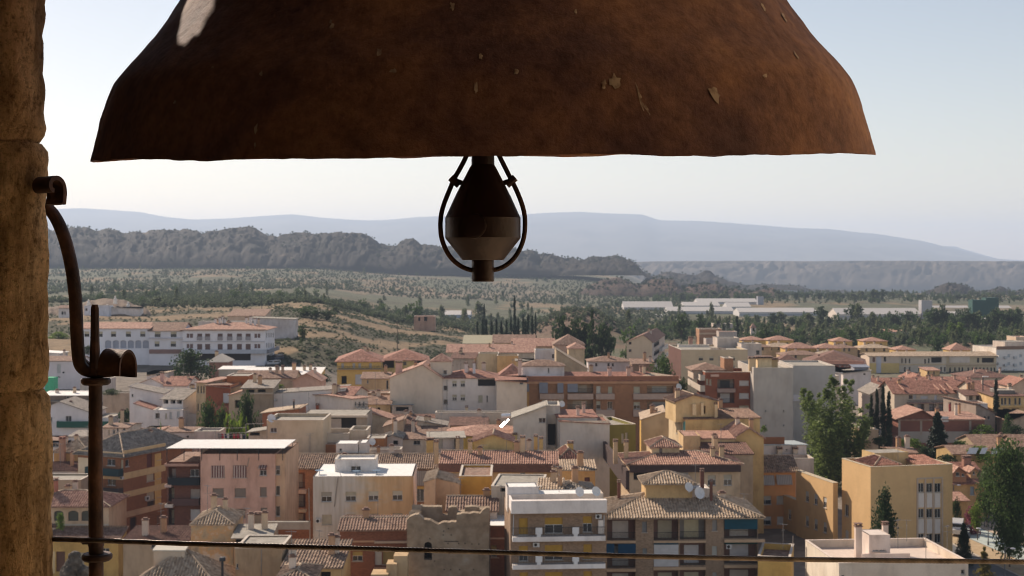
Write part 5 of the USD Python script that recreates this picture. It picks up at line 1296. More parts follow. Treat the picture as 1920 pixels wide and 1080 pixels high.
# small yellow lean-to between the blocks
b = B('house', 'low yellow house with sloping parapets and brown roof, left of the white roof terrace', 1421, 1482, 1043, 163, depth=8, rot=-14, anchor='l', wall=(0.52, 0.38, 0.16), roof={'t': 'flat', 'ph': .7, 'tile': 'brown'})

# bottom left roofs
b = B('house', 'house with wide ribbed tan tile roof sunlit in stripes, bottom left beside the post', 214, 424, 1118, 146, depth=11, rot=-2, wall=(0.5, 0.42, 0.3), roof={'t': 'hip', 'yr': 1031, 'tile': 'tan', 'o': .4})
b.pent(288, 346, 1031, 1043, 4.6, depth=1.5, wall=(.48, .43, .36), roof={'t': 'shb', 'rise': .3, 'tile': flat((.5, .46, .38), .8), 'o': .1})
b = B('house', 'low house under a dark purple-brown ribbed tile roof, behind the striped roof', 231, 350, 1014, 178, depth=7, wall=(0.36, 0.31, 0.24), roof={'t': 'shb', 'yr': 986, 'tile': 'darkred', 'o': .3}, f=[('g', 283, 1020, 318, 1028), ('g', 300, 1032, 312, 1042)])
b = B('house', 'old house with patched orange wall and crumbling straw-coloured tile roof', 358, 437, 983, 168, depth=8, rot=2, wm=oldwall, roof={'t': 'hip', 'yr': 958, 'tile': 'tan', 'o': .15, 'cap': 0})
b.ch(483.5, 965, 992, 11, back=7, col=(.36, .31, .25))
b = B('shed', 'open sided shed with a rusty grey sheet roof beside the old patched house', 438, 506, 1008, 165, depth=6.5, rot=4, wall=(.34, .28, .2), roof={'t': 'shb', 'yr': 989, 'tile': concrete, 'o': .3}, f=[('o', 441, 1009, 455, 1018), ('o', 459, 1009, 486, 1018)])
b = B('garden_wall', 'garden wall, whitish above and bare red brick below, under the pink block', 488, 580, 979, 177, depth=1.0, wall=(0.46, 0.42, 0.36), roof={'t': 'flat', 'ph': .02, 'tile': concrete}, f=[('bd', 522, 993, 580, 1010, brickmat((.3, .13, .07)), .03)], category='wall')
b = B('house', 'plain tan rendered house wall with flat top, below the wire rope', 441, 528, 1028, 152, depth=7, wm=plaster((0.42, 0.33, 0.23), .45), roof={'t': 'flat', 'ph': .1, 'tile': concrete}, f=[('g', 443, 1057, 447, 1066), ('pp', 490, 1030, 490.5, 1080)])
b = B('house', 'old house with a dark ribbed tile roof partly collapsed, left of the brick house', 530, 639, 1064, 149, depth=9, rot=0, wall=(0.45, 0.35, 0.2), roof={'t': 'shb', 'yr': 1012, 'tile': 'old', 'o': .25}, f=[('o', 600, 1072, 620, 1090)])
b = B('house', 'small dark hipped tile roof at the bottom edge under the collapsed roof', 520, 585, 1085, 138, depth=6, wall=(.4, .33, .25), roof={'t': 'hip', 'yr': 1068, 'tile': 'old', 'o': .3})
# stove pipe
fp = W(417, 1050, 150)
fl_ = thing('stove_pipe', 'black metal stove pipe with a cowl rising from the striped roof', 'pipe', fp - (0, 0, 4))
mb = MB().bar(fp - (0, 0, 4), fp, .26, n=10); mb.build('pipe', railmat, fl_, fp - (0, 0, 4))
MB().lathe([(.13, -.1), (.34, -.1), (.34, .12), (.3, .3), (.002, .34)], 14, fp).build('cowl', railmat, fl_, fp - (0, 0, 4))
# weathered pinnacle of the cathedral itself
sp = W(142, 1082, 62)
st = thing('stone_pinnacle', 'blurred weathered grey stone figure on a pinnacle, bottom left behind the post', 'sculpture', (sp[0], 62, 0))
SO = np.array((sp[0], 62, 0))
mb = MB()
m = trimesh.creation.icosphere(4, 1.0)
def blob(c, r, seed):
    v = m.vertices.copy(); dd_ = 1 + .5 * (meshkit.fbm(v * 1.6 + seed, 4, seed=seed) - .5)
    return v * dd_[:, None] * np.asarray(r) + np.asarray(c), m.faces
pk = W(138, 1062, 62)
mb.add(*blob(pk, (.42, .35, .5), 3)); mb.add(*blob(W(140, 1042, 62), (.27, .24, .22), 5)); mb.add(*blob(W(128, 1075, 61.8), (.38, .3, .38), 7)); mb.add(*blob(W(156, 1072, 62), (.3, .3, .3), 9))
greystone = mottled('grey_stone', [(0.3, (.04, .035, .03)), (.55, (.10, .085, .07)), (.75, (.22, .19, .155))], 3.5, bump=.03, bscale=9)
mb.build('figure', greystone, st, SO, smooth=True)
MB().lathe([(1.3, -.4), (1.3, 10), (1.0, 20), (.8, sp[2] - 1.2), (.95, sp[2] - 1.1), (.95, sp[2] - .55), (.6, sp[2] - .5)], 8, (sp[0], 62, 0)).build('shaft', greystone, st, SO)
# ------------------------------------------------------------------ the middle of the town
dark = (0.06, 0.055, 0.05)
b = B('apartment_block', 'cream block behind a long brown fascia, red tile roof with a row of chimneys', 830, 1042, 867.5, 205, depth=10, rot=-1, wall=(0.5, 0.4, 0.25), roof={'t': 'gx', 'yr': 845, 'tile': 'pink', 'o': .5}, f=[('bd', 822, 869.5, 1040, 884.5, brickmat((.15, .085, .065)), .55), ('g', 975, 886, 985, 893), ('h', 1000, 887, 1020, 905), ('h', 850, 887, 870, 900)])
b.pent(889, 960, 826, 846, 7, depth=5, wall=(.52, .42, .22), roof={'t': 'gy', 'yr': 813, 'tile': 'pink', 'o': .4})
b.ch(818, 829, 862, 8, back=4).ch(881.5, 828, 858, 8, back=4).ch(980, 821, 852, 9, back=4.5).ch(1004.5, 819, 848, 7, back=8, col=(.5, .4, .2)).ch(1014.5, 823, 850, 7, back=7, col=(.5, .4, .2)).ch(973, 829, 842, 5, back=8)
b = B('house', 'brown hipped roof with one big ochre chimney, right of the long fascia', 1040, 1098, 868, 211, depth=9, rot=3, wall=(.46, .4, .3), roof={'t': 'hip', 'yr': 841, 'tile': 'red', 'o': .4})
b.ch(1069.5, 831, 862, 10.5, back=4, col=(.5, .36, .16))
b = B('rooftop_hut', 'grey rooftop hut with a tilted pale sheet roof, left of the yellow gable', 805, 869, 820, 226, depth=8, rot=4, wall=(.42, .42, .42), roof={'t': 'shl', 'rise': -.1, 'tile': concrete, 'o': .4}, f=[('s', 822, 823, 830, 840, (.4, .38, .33)), ('g', 851, 822, 857, 842)])
b.ch(806, 825, 845, 13, back=-.6, col=(.5, .38, .18)).ch(858, 822, 843, 7, back=-.7, col=(.5, .42, .3))
b = B('house', 'yellow house under a broad pale red tile roof with a glaring solar panel', 838, 992, 815.5, 243, depth=11, wall=(.52, .38, .14), roof={'t': 'hip', 'yr': 796, 'tile': 'pink', 'o': .4})
b.ch(965, 815, 838, 9, back=-2, col=(.5, .42, .2))
c_ = b.on(946, 793, 2.0); nv = SUN + np.array((0, -.985, .17)); nv /= np.linalg.norm(nv)
ax = np.cross(nv, (0.35, 0.2, 1)); ax /= np.linalg.norm(ax); ay = np.cross(nv, ax); mb = MB()
P = [c_ + sx * .38 * ax + sy * .95 * ay for sx, sy in ((-1, -1), (1, -1), (1, 1), (-1, 1))]
mb.quad(*P); mb.quad(*[p - nv * .08 for p in P][::-1]); [mb.quad(P[i], P[(i + 1) % 4], P[(i + 1) % 4] - nv * .08, P[i] - nv * .08) for i in range(4)]
mb.build('solar_panel', flat((.8, .8, .8), .3, 0.6), b.T, b.O)
mb = MB().tube([b.on(940, 780, 3.4), b.on(957, 779, 3.4)], .4, 12); mb.build('water_tank', flat((.75, .75, .75), .3, .5), b.T, b.O, smooth=30)

b = B('house', 'plain beige block with streaked parapet and one small window, behind the white canopy', 500, 606, 788, 226, depth=10, rot=0, wm=plaster((.48, .41, .31), .35), roof={'t': 'flat', 'ph': .5, 'tile': concrete}, f=[('g', 507, 802, 519, 811), ('pp', 500.5, 795, 501, 830)])
b.ch(511, 783, 790, 7, back=1); b.ant((580, 815, 848), back=-1); b.dish((509, 784, .7), back=0)
b = B('house', 'grey concrete house with flat slab roof shading a dark recessed terrace', 567, 688, 778, 246, depth=9, wall=(.34, .31, .27), roof={'t': 'flat', 'ph': .02, 'tile': concrete}, f=[('o', 608, 783, 668, 812), ('bd', 567, 778, 690, 782, (.5, .46, .4), .6), ('bd', 618, 785, 640, 813, (.36, .33, .3), .05)])
b = B('house', 'cream terrace walls with low parapets, left of the white stair tower', 604, 655, 813, 231, depth=7, wall=(.5, .45, .38), roof={'t': 'flat', 'ph': .7, 'tile': concrete})
b.block(655, 688, 807, 231.5, depth=6, wall=(.5, .44, .35), roof={'t': 'flat', 'ph': .7, 'tile': concrete}, wname='end_wall')
b.block(604, 632, 833, 229, depth=2, wm=brickmat((.33, .16, .09)), roof={'t': 'flat', 'ph': .1, 'tile': concrete}, wname='low_wall')
b = B('stair_tower', 'bright white rooftop stair tower with a round vent, above the ribbed old roof', 630, 671, 831.5, 219, depth=4, wall=WHT, roof={'t': 'flat', 'ph': .05, 'tile': whitedeck}, f=[('g', 636, 841, 641, 846)])
b.block(673, 688, 830, 219.5, depth=4, wall=WHT, roof={'t': 'flat', 'ph': .05, 'tile': whitedeck}, wname='end_wall')
b = B('house', 'rusty brick wall house with a white satellite dish, right of the white stair tower', 688, 721, 822, 227, depth=5, wm=brickmat((.30, .14, .07)), roof={'t': 'flat', 'ph': .1, 'tile': concrete})
b.dish((698, 828, .6), back=-.5)
b.block(660, 752, 843, 224, depth=3, wall=(.55, .5, .44), roof={'t': 'flat', 'ph': .3, 'tile': concrete}, wname='low_wall')
b = B('house', 'small white house with dark openings, squeezed behind the ribbed old roof', 720, 752, 820, 232, depth=6, wall=(.58, .55, .52), roof={'t': 'gy', 'yr': 815, 'tile': 'grey'}, f=[('o', 737, 826, 746, 834)])
b = B('house', 'low white cottage with a curved gable, beside the grey rooftop hut', 755, 800, 822, 236, depth=7, wall=(.58, .54, .48), roof={'t': 'gx', 'yr': 810, 'tile': 'brown'}, f=[('g', 757.5, 816, 760, 819), ('g', 775, 826, 788, 834)])
b = B('house', 'low house under a dark mottled tile roof with a small white gable', 758, 838, 813, 250, depth=9, wall=(.5, .44, .36), roof={'t': 'gx', 'yr': 796, 'tile': 'brown', 'o': .4})
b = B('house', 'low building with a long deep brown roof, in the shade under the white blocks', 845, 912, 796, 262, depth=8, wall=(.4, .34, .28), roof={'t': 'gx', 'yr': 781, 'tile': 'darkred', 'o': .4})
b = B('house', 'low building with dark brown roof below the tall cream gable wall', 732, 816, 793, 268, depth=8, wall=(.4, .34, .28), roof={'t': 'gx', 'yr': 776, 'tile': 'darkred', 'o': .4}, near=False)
b = B('house', 'small pale house with a grey lean-to roof in front of the dark brown roof', 782, 836, 797, 254, depth=6, wall=(.5, .46, .4), roof={'t': 'shl', 'rise': 1.0, 'tile': 'grey'})
b = B('house', 'ruined reddish roof and rubble between the cottages', 720, 756, 800, 250, depth=8, wall=(.4, .33, .26), roof={'t': 'shr', 'rise': 1.4, 'tile': 'brown'})

# white concrete walls and the green house
b = B('house', 'grey-white house of tall blank party walls with a red tile roof and two chimneys', 1050, 1143, 789, 238, depth=10, rot=3, wm=plaster((.50, .49, .46), .3), roof={'t': 'shr', 'rise': -.5, 'tile': 'red', 'o': .2})
b.faces = b.block(1046, 1120, 782, 240, depth=9, rot=3, wm=plaster((.50, .49, .46), .3), roof={'t': 'shb', 'yr': 769, 'tile': 'red', 'o': .2}, wname='upper_wall')
b.ch(1083.5, 765, 778, 6, back=2, col=(.55, .45, .4)).ch(1094.5, 758, 774, 6, back=5, col=(.55, .45, .4))
b.block(1020, 1050, 761, 244, depth=8, wm=plaster((.50, .49, .46), .3), roof={'t': 'flat', 'ph': .5, 'tile': concrete}, wname='tower_wall', f=[('o', 1027, 795, 1045, 835)])
b.block(962, 1024, 783, 241, depth=8, wm=plaster((.50, .48, .44), .3), roof={'t': 'shr', 'rise': 2.2, 'tile': concrete}, wname='end_wall', f=[('g', 1010, 783, 1024, 793)])
b.dish((1054, 757, .55), back=0)
b = B('house', 'house with moss green rendered walls and a bright cornice, right of the blank grey walls', 1143, 1192, 797, 243, depth=12, rot=16, wm=plaster((.20, .19, .075), .25), roof={'t': 'flat', 'ph': .5, 'tile': concrete, 'copem': flat((.6, .52, .42))}, f=[('s', 1165, 813, 1170, 830, (.5, .45, .35)), ('s', 1172, 811, 1177, 828, (.5, .45, .35))])
b = B('house', 'plain tan gabled house with an ochre side, below the terrace block balconies', 1202, 1256, 786, 255, depth=12, rot=-4, wall=(.46, .38, .27), sw=plaster((.52, .36, .14)), roof={'t': 'gy', 'yr': 771, 'tile': 'tan', 'rf': .85, 'o': .2})
b.ch(1229, 769, 780, 7, back=3, col=(.5, .35, .25))
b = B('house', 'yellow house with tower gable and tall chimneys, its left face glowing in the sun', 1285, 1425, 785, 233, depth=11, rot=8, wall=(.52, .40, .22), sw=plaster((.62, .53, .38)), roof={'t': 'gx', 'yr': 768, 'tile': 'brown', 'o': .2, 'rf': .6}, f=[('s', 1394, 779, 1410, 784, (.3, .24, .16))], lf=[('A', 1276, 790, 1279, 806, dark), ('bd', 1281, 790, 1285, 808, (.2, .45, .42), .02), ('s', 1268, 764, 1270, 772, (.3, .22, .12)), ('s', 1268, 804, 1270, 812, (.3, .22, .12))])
b.pent(1267, 1346, 752, 778, .8, depth=7, wall=(.52, .41, .25), roof={'t': 'gy', 'yr': 740, 'tile': 'brown', 'o': .3, 'rf': .42}, f=[('o', 1319, 761, 1323, 776), ('bd', 1297, 757, 1304, 778, (.58, .48, .32), .5), ('bd', 1313, 755, 1318, 778, (.58, .48, .32), .5)])
b.ch(1270, 732, 750, 8, back=3, col=(.55, .45, .33)).ch(1342, 758, 776, 5, back=.3, col=(.55, .45, .3))
b = B('house', 'cream house with a broad brown gabled roof facing us and a round gable vent', 1376, 1432, 820, 222, depth=10, rot=3, wall=(.5, .37, .2), roof={'t': 'gy', 'yr': 802, 'tile': 'pink', 'o': .3}, f=[('g', 1400, 815, 1406, 820)])
b.block(1285, 1378, 822, 221, depth=7, wall=(.52, .4, .25), roof={'t': 'shb', 'yr': 811, 'tile': 'pink', 'o': .2}, wname='wing_wall')
b.block(1281, 1313, 817, 218, depth=6, wall=(.52, .41, .26), roof={'t': 'flat', 'ph': .02, 'tile': 'pink'}, wname='front_wall', rf=[])
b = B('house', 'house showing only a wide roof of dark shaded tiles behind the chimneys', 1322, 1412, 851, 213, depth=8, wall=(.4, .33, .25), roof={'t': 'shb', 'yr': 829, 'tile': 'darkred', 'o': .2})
b = B('house', 'white house with rusty brick terrace screen and grey tilted roof, left of the poplar', 1432, 1512, 839, 242, depth=9, rot=3, wall=(.58, .54, .52), sw=plaster((.68, .64, .58)), roof={'t': 'shf', 'rise': .5, 'tile': flat((.36, .40, .40), .5), 'o': .3}, f=[('g', 1473, 842, 1477, 845)])
b.block(1414, 1423, 818, 240, depth=2.2, wall=(.68, .63, .56), roof={'t': 'flat', 'ph': .02, 'tile': whitedeck}, wname='white_pier')
b.block(1423, 1471, 820, 243, depth=.4, wm=brickmat((.26, .12, .07)), roof={'t': 'flat', 'ph': .02, 'tile': concrete}, wname='brick_screen')
b.block(1452, 1526, 860, 236, depth=5, wall=(.52, .48, .43), roof={'t': 'flat', 'ph': .7, 'tile': flat((.3, .2, .16))}, wname='terrace_wall')
b.ch(1462, 842, 868, 9, back=-.5, col=(.5, .44, .36)).ch(1491, 842, 866, 9, back=-.5, col=(.5, .44, .36))

# terrace block with brick stripes
b = B('terrace_block', 'long brick apartment terrace with pink balcony bands and blue-grey sun blinds', 950, 1272, 712.5, 290, depth=12, rot=1.5, wm=brickmat((.30, .165, .10)), roof={'t': 'hip', 'yr': 697, 'tile': 'red', 'o': .6},
      f=[('bd', 950, 705, 1272, 713, brickmat((.27, .13, .085)), .5), ('bd', 950, 714, 1272, 719, (.46, .30, .21), .3), *[('bp', x0, y0, x1, y1, (.46, .33, .26), .6) for y0, y1 in ((738, 747), (768, 779)) for x0, x1 in ((1012, 1057), (1064, 1112), (1117, 1152), (1187, 1262))],
         ('L', 1064, 720, 1112, 737, (.4, .33, .25), (.36, .24, .15)), ('L', 1213, 722, 1262, 737, (.42, .4, .36), (.4, .27, .17)), ('L', 1064, 749, 1112, 767, (.4, .33, .25), (.36, .24, .15)), ('L', 1213, 752, 1262, 767, (.3, .3, .3), (.36, .24, .15)),
         ('s', 1118, 724, 1126, 737, (.5, .48, .42)), ('s', 1140, 725, 1148, 737, (.4, .38, .28)), ('s', 1188, 725, 1200, 737, (.42, .38, .28)), ('h', 1118, 752, 1126, 767), ('g', 1139, 753, 1148, 767), ('h', 1188, 754, 1200, 767, (.42, .38, .28)), ('s', 1016, 750, 1024, 760), ('s', 1048, 749, 1056, 762, (.42, .4, .3)),
         ('cl', 984, 717, 992, 734, (.22, .23, .27), .2), ('cl', 1011, 717, 1027, 737, (.22, .23, .27), .5), ('cl', 1045, 718, 1056, 736, (.22, .23, .27), .5), ('cl', 1064, 717, 1083, 735, (.22, .23, .27), .2), ('bd', 984, 735, 992, 775, (.45, .28, .12), .05), ('bd', 1152, 722, 1187, 782, brickmat((.32, .17, .10)), .1)])
b.pent(979, 1058, 685, 702, 2.5, depth=6, wall=(.6, .6, .62), roof={'t': 'hip', 'yr': 674, 'tile': 'brown', 'o': .3}, f=[('g', 1027, 690, 1030, 699)])
b.pent(1187, 1272, 711, 713, .2, depth=9, wall=(.4, .3, .22), roof={'t': 'hip', 'yr': 699, 'tile': 'tan', 'o': .5})
b.ch(975, 676, 702, 7, back=2, col=(.55, .46, .42)).ch(1143, 691, 706, 7, back=3, col=(.5, .38, .34)).ch(1178, 690, 706, 7, back=3, col=(.5, .38, .32)).ch(1202, 688, 700, 6, back=6, col=(.5, .38, .32)).ch(1184, 687, 700, 5, back=6, col=(.5, .4, .34))
b.dish((1273, 725, .7), back=-.5)

# white gabled pair
b = B('house', 'tall cream gable wall, blank, with a sunlit sloping roof edge', 731, 829, 707, 283, depth=13, rot=-1, wm=plaster((.53, .48, .41), .2), roof={'t': 'gy', 'yr': 683, 'tile': 'pink', 'o': .25, 'rf': .62}, f=[])
b.ch(748, 680, 700, 12, back=2, col=(.48, .33, .28))
b.pent(807, 846, 676, 704, 3, depth=5, wall=(.54, .49, .42), roof={'t': 'hip', 'yr': 662, 'tile': 'pink', 'o': .2}, f=[('g', 831, 694, 838, 702)])
b.block(735, 772, 761, 279, depth=3, wall=(.42, .4, .37), roof={'t': 'shf', 'rise': .3, 'tile': flat((.12, .16, .2), .5), 'o': .3}, f=[('o', 742, 763, 766, 771)], wname='annex_wall')
b = B('apartment_block', 'white apartment house with red-brown roof, shuttered windows and a dark roof terrace', 829, 931, 707.5, 284, depth=11, rot=0, wm=plaster((.56, .55, .54), .25), roof={'t': 'hip', 'yr': 690, 'tile': 'red', 'o': .35},
      f=[*gr('h', (848, 863.5), 8.5, (714, 740), 11, (.42, .37, .27)), *gr('g', (831.5,), 8, (723, 749), 9), ('o', 896, 711, 929, 724), ('s', 897, 741.5, 905, 754, (.42, .4, .3)), ('g', 912, 741.5, 915, 754), ('pp', 838, 712, 838.3, 770)])
b.ch(874, 682, 697, 6, back=3, col=(.55, .5, .5)).ch(889, 681, 700, 5, back=2.4, col=(.55, .55, .58))
b = B('house', 'tall blank pinkish-grey party wall right of the white apartment house', 931, 988, 712.5, 278, depth=11, wm=plaster((.48, .44, .39), .25), roof={'t': 'shr', 'rise': -.4, 'tile': 'red'}, f=[('g', 974, 716, 981, 721)])
b.block(816, 985, 774, 270, depth=3, wm=plaster((.5, .47, .42), .25), roof={'t': 'flat', 'ph': .6, 'tile': concrete}, wname='terrace_wall')
b.ch(875, 764, 774, 5, back=-.4, col=(.5, .45, .35))

# red brick house and the big grey wall
b = B('apartment_block', 'red brick apartment house with white blinds and a deep balcony, against the big grey wall', 1322, 1413, 698, 290, depth=11, rot=1, wm=brickmat((.24, .095, .06)), roof={'t': 'flat', 'ph': .6, 'tile': 'brown'},
      f=[('L', 1345, 711, 1377, 728, (.05, .05, .05), (.3, .24, .2)), ('L', 1345, 735, 1377, 756, (.5, .48, .48)), ('s', 1386, 713.5, 1404, 723, (.55, .52, .5)), ('s', 1386, 737, 1404, 747.5, (.58, .56, .55)), ('s', 1386, 760.5, 1404, 769), ('s', 1324, 710, 1328, 721), ('s', 1330, 711, 1334, 722), ('bp', 1344, 728, 1378, 734, (.34, .24, .2), .7), ('bd', 1332, 702, 1347, 706, (.5, .36, .3), .8)], lf=[('bp', 1299, 697, 1322, 706, (.5, .42, .34), 1), ('bp', 1298, 716, 1322, 726, (.5, .42, .34), 1)])
b.pent(1300, 1358, 692, 700, 4, depth=8, wall=(.46, .4, .34), roof={'t': 'hip', 'yr': 680, 'tile': 'brown', 'o': .5})
b.pent(1358, 1375, 672, 697, 5, depth=5, wm=brickmat((.33, .19, .12)), roof={'t': 'flat', 'ph': .1, 'tile': concrete})
b = B('warehouse', 'very large blank grey rendered wall with a flat roof, behind the poplar', 1413, 1487, 690, 286, depth=20, wm=plaster((.40, .385, .36), .22), roof={'t': 'flat', 'ph': .5, 'tile': concrete}, f=[('g', 1434, 769, 1437, 772), ('g', 1468, 769, 1471, 772), ('g', 1434, 796, 1437, 799), ('g', 1468, 796, 1471, 799)])
b.block(1487, 1566, 686, 300, depth=16, wm=plaster((.42, .41, .39), .2), roof={'t': 'flat', 'ph': .3, 'tile': concrete}, wname='rear_wall', f=[('bd', 1487, 740, 1510, 752, (.55, .55, .58), .3)])
b.ch(1432, 671, 690, 26, back=4, col=(.6, .5, .34))
b.ch(1447, 674, 690, 20, back=4.5, col=(.46, .36, .22)).ch(1410, 672, 690, 12, back=3, col=(.5, .4, .27))
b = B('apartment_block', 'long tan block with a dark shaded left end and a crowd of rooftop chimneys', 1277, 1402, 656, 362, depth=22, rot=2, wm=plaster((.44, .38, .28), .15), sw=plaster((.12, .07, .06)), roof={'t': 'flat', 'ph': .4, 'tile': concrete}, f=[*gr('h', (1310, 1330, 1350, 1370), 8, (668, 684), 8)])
b.block(1272, 1330, 647, 380, depth=2, wall=(.65, .62, .58), roof={'t': 'flat', 'ph': .1, 'tile': whitedeck}, wname='white_parapet')
for i, px in enumerate((1335, 1341, 1347, 1352, 1358, 1300, 1310)): b.ch(px, 655 if i < 5 else 672, 668 if i < 5 else 690, 4, back=6, col=(.5, .4, .34))
b.pent(1390, 1428, 645, 664, 9, depth=7, wall=(.52, .48, .44), roof={'t': 'flat', 'ph': .2, 'tile': concrete}, f=[('g', 1418, 657, 1424, 665)])
b.pent(1345, 1386, 634, 656, 16, depth=7, wall=(.46, .43, .4), roof={'t': 'flat', 'ph': .2, 'tile': concrete})
b = B('apartment_block', 'apartment house with a blank cream gable end and balconied side under a dark red roof', 1175, 1223, 640, 420, depth=44, rot=-11, wm=plaster((.50, .43, .33), .15), sw=plaster((.42, .39, .36)), roof={'t': 'gy', 'yr': 627, 'tile': 'darkred', 'o': .3, 'rf': .65}, f=[('g', 1179, 641, 1184, 646), ('g', 1179, 655, 1184, 660)],
      rf=[*[('L', x, y, x + w, y + 9, (.5, .5, .48), (.1, .08, .08)) for y in (640, 656, 671) for x, w in ((1226, 10), (1246, 14), (1268, 12), (1286, 10))], *[('bp', x, y, x + 11, y + 6, (.5, .48, .45), 1) for y in (648, 664) for x in (1236, 1258, 1280)]])

# white cottages and roofs before the wood
b = B('house', 'low white cottages with dark roofs, left of the blank cream gable', 1103, 1180, 677, 385, depth=9, wall=(.56, .55, .56), roof={'t': 'hip', 'yr': 667, 'tile': 'brown'}, f=[*gr('g', (1116, 1139, 1147), 4, (681,), 6)])
b = B('house', 'house with reddish wall and a brown lean-to roof beside the round garden tree', 1186, 1226, 682, 372, depth=8, wm=brickmat((.3, .2, .14)), roof={'t': 'shb', 'yr': 672, 'tile': 'brown'})
b = B('house', 'white house with flat roof and bright pier, left of the long tan gable roof', 1003, 1044, 657, 372, depth=7, wall=(.6, .6, .62), sw=plaster((.62, .6, .55)), roof={'t': 'flat', 'ph': .5, 'tile': concrete}, f=[('g', 1035, 664, 1039, 672)])
b = B('barn', 'tan barn with one long roof slope falling to the right', 1043, 1102, 692, 355, depth=14, wall=(.4, .34, .25), roof={'t': 'shl', 'rise': 5.0, 'tile': 'tan', 'o': .2})
b = B('house', 'brown roofed houses with a small pyramid roof at the foot of the wood', 1038, 1096, 645, 425, depth=12, wall=(.46, .36, .3), roof={'t': 'hip', 'yr': 627, 'tile': 'brown'}, f=[('g', 1061, 647, 1065, 651)])
b.block(1066, 1096, 652, 410, depth=9, wall=(.5, .42, .3), roof={'t': 'hip', 'yr': 643, 'tile': 'pink'}, wname='front_wall')
b = B('warehouse', 'long low warehouse with a pink and grey roof stripe', 838, 1003, 660, 412, depth=14, wall=(.42, .37, .3), roof={'t': 'gx', 'yr': 645, 'tile': 'pink'}, near=False)
b.block(960, 1040, 648, 440, depth=14, wall=(.42, .37, .3), roof={'t': 'gx', 'yr': 634, 'tile': 'pink'}, wname='rear_wall')
b = B('house', 'house with an olive-grey pitched roof at the edge of the cypress wood', 868, 923, 644, 452, depth=14, wall=(.5, .42, .25), roof={'t': 'shb', 'yr': 628, 'tile': flat((.3, .27, .18)), 'o': .2})
b = B('house', 'house with a broad flat brown roof and cream end wall, before the cypress wood', 925, 1003, 642, 448, depth=14, wall=(.5, .43, .33), roof={'t': 'gx', 'yr': 627, 'tile': 'brown'}, near=False)
b = B('house', 'house with a wine red roof and bright cream gable, above the white apartment house', 846, 890, 671, 388, depth=9, rot=-8, wall=(.4, .36, .32), sw=plaster((.58, .5, .38)), roof={'t': 'gx', 'yr': 661, 'tile': 'darkred', 'o': .3})
b.block(897, 935, 663, 384, depth=6, wall=(.52, .45, .32), roof={'t': 'flat', 'ph': .3, 'tile': concrete}, wname='rear_wall')
b.block(932, 972, 667, 380, depth=6, wall=(.5, .36, .2), roof={'t': 'flat', 'ph': .3, 'tile': concrete}, wname='rear_wall')
b = B('house', 'house with brown tile roofs crossing behind the white parapet, centre of the town', 935, 985, 704, 320, depth=10, wall=(.42, .3, .2), roof={'t': 'hip', 'yr': 683, 'tile': 'red', 'o': .4})
b = B('house', 'low cream house with an open shed and a brown roof, left of the white penthouse', 968, 1003, 676, 365, depth=8, wall=(.46, .36, .22), roof={'t': 'shr', 'rise': -.6, 'tile': concrete}, f=[('o', 984, 663, 1001, 671)])

# yellow hall
b = B('hall', 'long yellow hall with hipped brown roof, balcony and white garage door', 632, 716, 676, 330, depth=17, rot=4, wm=plaster((.50, .37, .16), .15), sw=plaster((.46, .38, .19)), roof={'t': 'hip', 'yr': 657, 'tile': 'red', 'o': .6}, f=[*gr('D', (640, 661, 672, 692), 5, (681,), 9, (.5, .5, .5)), ('br', 632, 686, 716, 691, (.3, .24, .15), .8), ('D', 666, 702, 680, 721, (.5, .5, .52)), ('o', 640, 705, 650, 720)], lf=[('s', 601, 680, 606, 690, dark), ('D', 609, 681, 613, 698, (.05, .08, .05))])
b.block(716, 802, 674, 336.3, depth=14, rot=4, wall=(.48, .41, .22), roof={'t': 'hip', 'yr': 655, 'tile': 'red', 'o': .5}, wname='wing_wall', f=[('o', 718, 676, 739, 690), ('g', 756, 678, 762, 685), ('o', 777, 676, 797, 683)])
b = B('house', 'old cottage with crumbling brown roof and cream wall, right of the yellow hall', 678, 729, 709, 300, depth=10, wall=(.47, .39, .27), roof={'t': 'gx', 'yr': 697, 'tile': 'brown', 'o': .3}, f=[('g', 688, 712, 691, 719), ('g', 724, 713, 729, 730)])
b = B('house', 'old house with two small brown roofs and tiny window, left of the cream gable wall', 688, 732, 757, 281, depth=9, wall=(.48, .41, .28), roof={'t': 'gx', 'yr': 741, 'tile': 'brown', 'o': .3}, f=[('o', 707, 764, 713, 771)])
b = B('house', 'brown walled cottage under a ruined roof beside the cream gable', 682, 730, 737, 290, depth=6, wall=(.3, .23, .17), roof={'t': 'flat', 'ph': .1, 'tile': 'brown'})
b = B('house', 'narrow white street house with black iron balconies seen at a slant', 661, 690, 747, 258, depth=13, rot=52, anchor='l', wall=(.52, .48, .44), roof={'t': 'gx', 'yr': 741, 'tile': 'pink', 'rise': .8}, f=[*gr('br', (665, 672, 680), 5, (757, 775), 7), *gr('g', (665.5, 673, 681), 3, (753, 771), 8)])
b = B('house', 'cream low house at the end of the narrow street', 690, 735, 786, 266, depth=7, wall=(.5, .45, .36), roof={'t': 'shl', 'rise': 1.6, 'tile': 'pink'})
b = B('house', 'long white house wall with a stepped roofline and a red-brown gable roof', 511, 648, 737, 264, depth=9, rot=0, wm=plaster((.55, .54, .53), .2), sw=plaster((.55, .48, .38)), roof={'t': 'shr', 'rise': .9, 'tile': 'grey', 'o': .1}, f=[('s', 514, 748, 520, 751, (.6, .6, .6))])
b.block(622, 662, 739, 263, depth=8, rot=-14, wall=(.55, .5, .44), roof={'t': 'gx', 'yr': 723, 'tile': 'red', 'o': .3}, wname='gable_wall', f=[('g', 645, 744, 648, 750), ('br', 646, 756, 661, 765)])
b.ch(595, 760, 778, 5, back=-1, m=brickmat((.3, .1, .06))); b.ant((537, 728, 760), (560, 726, 748), back=1)
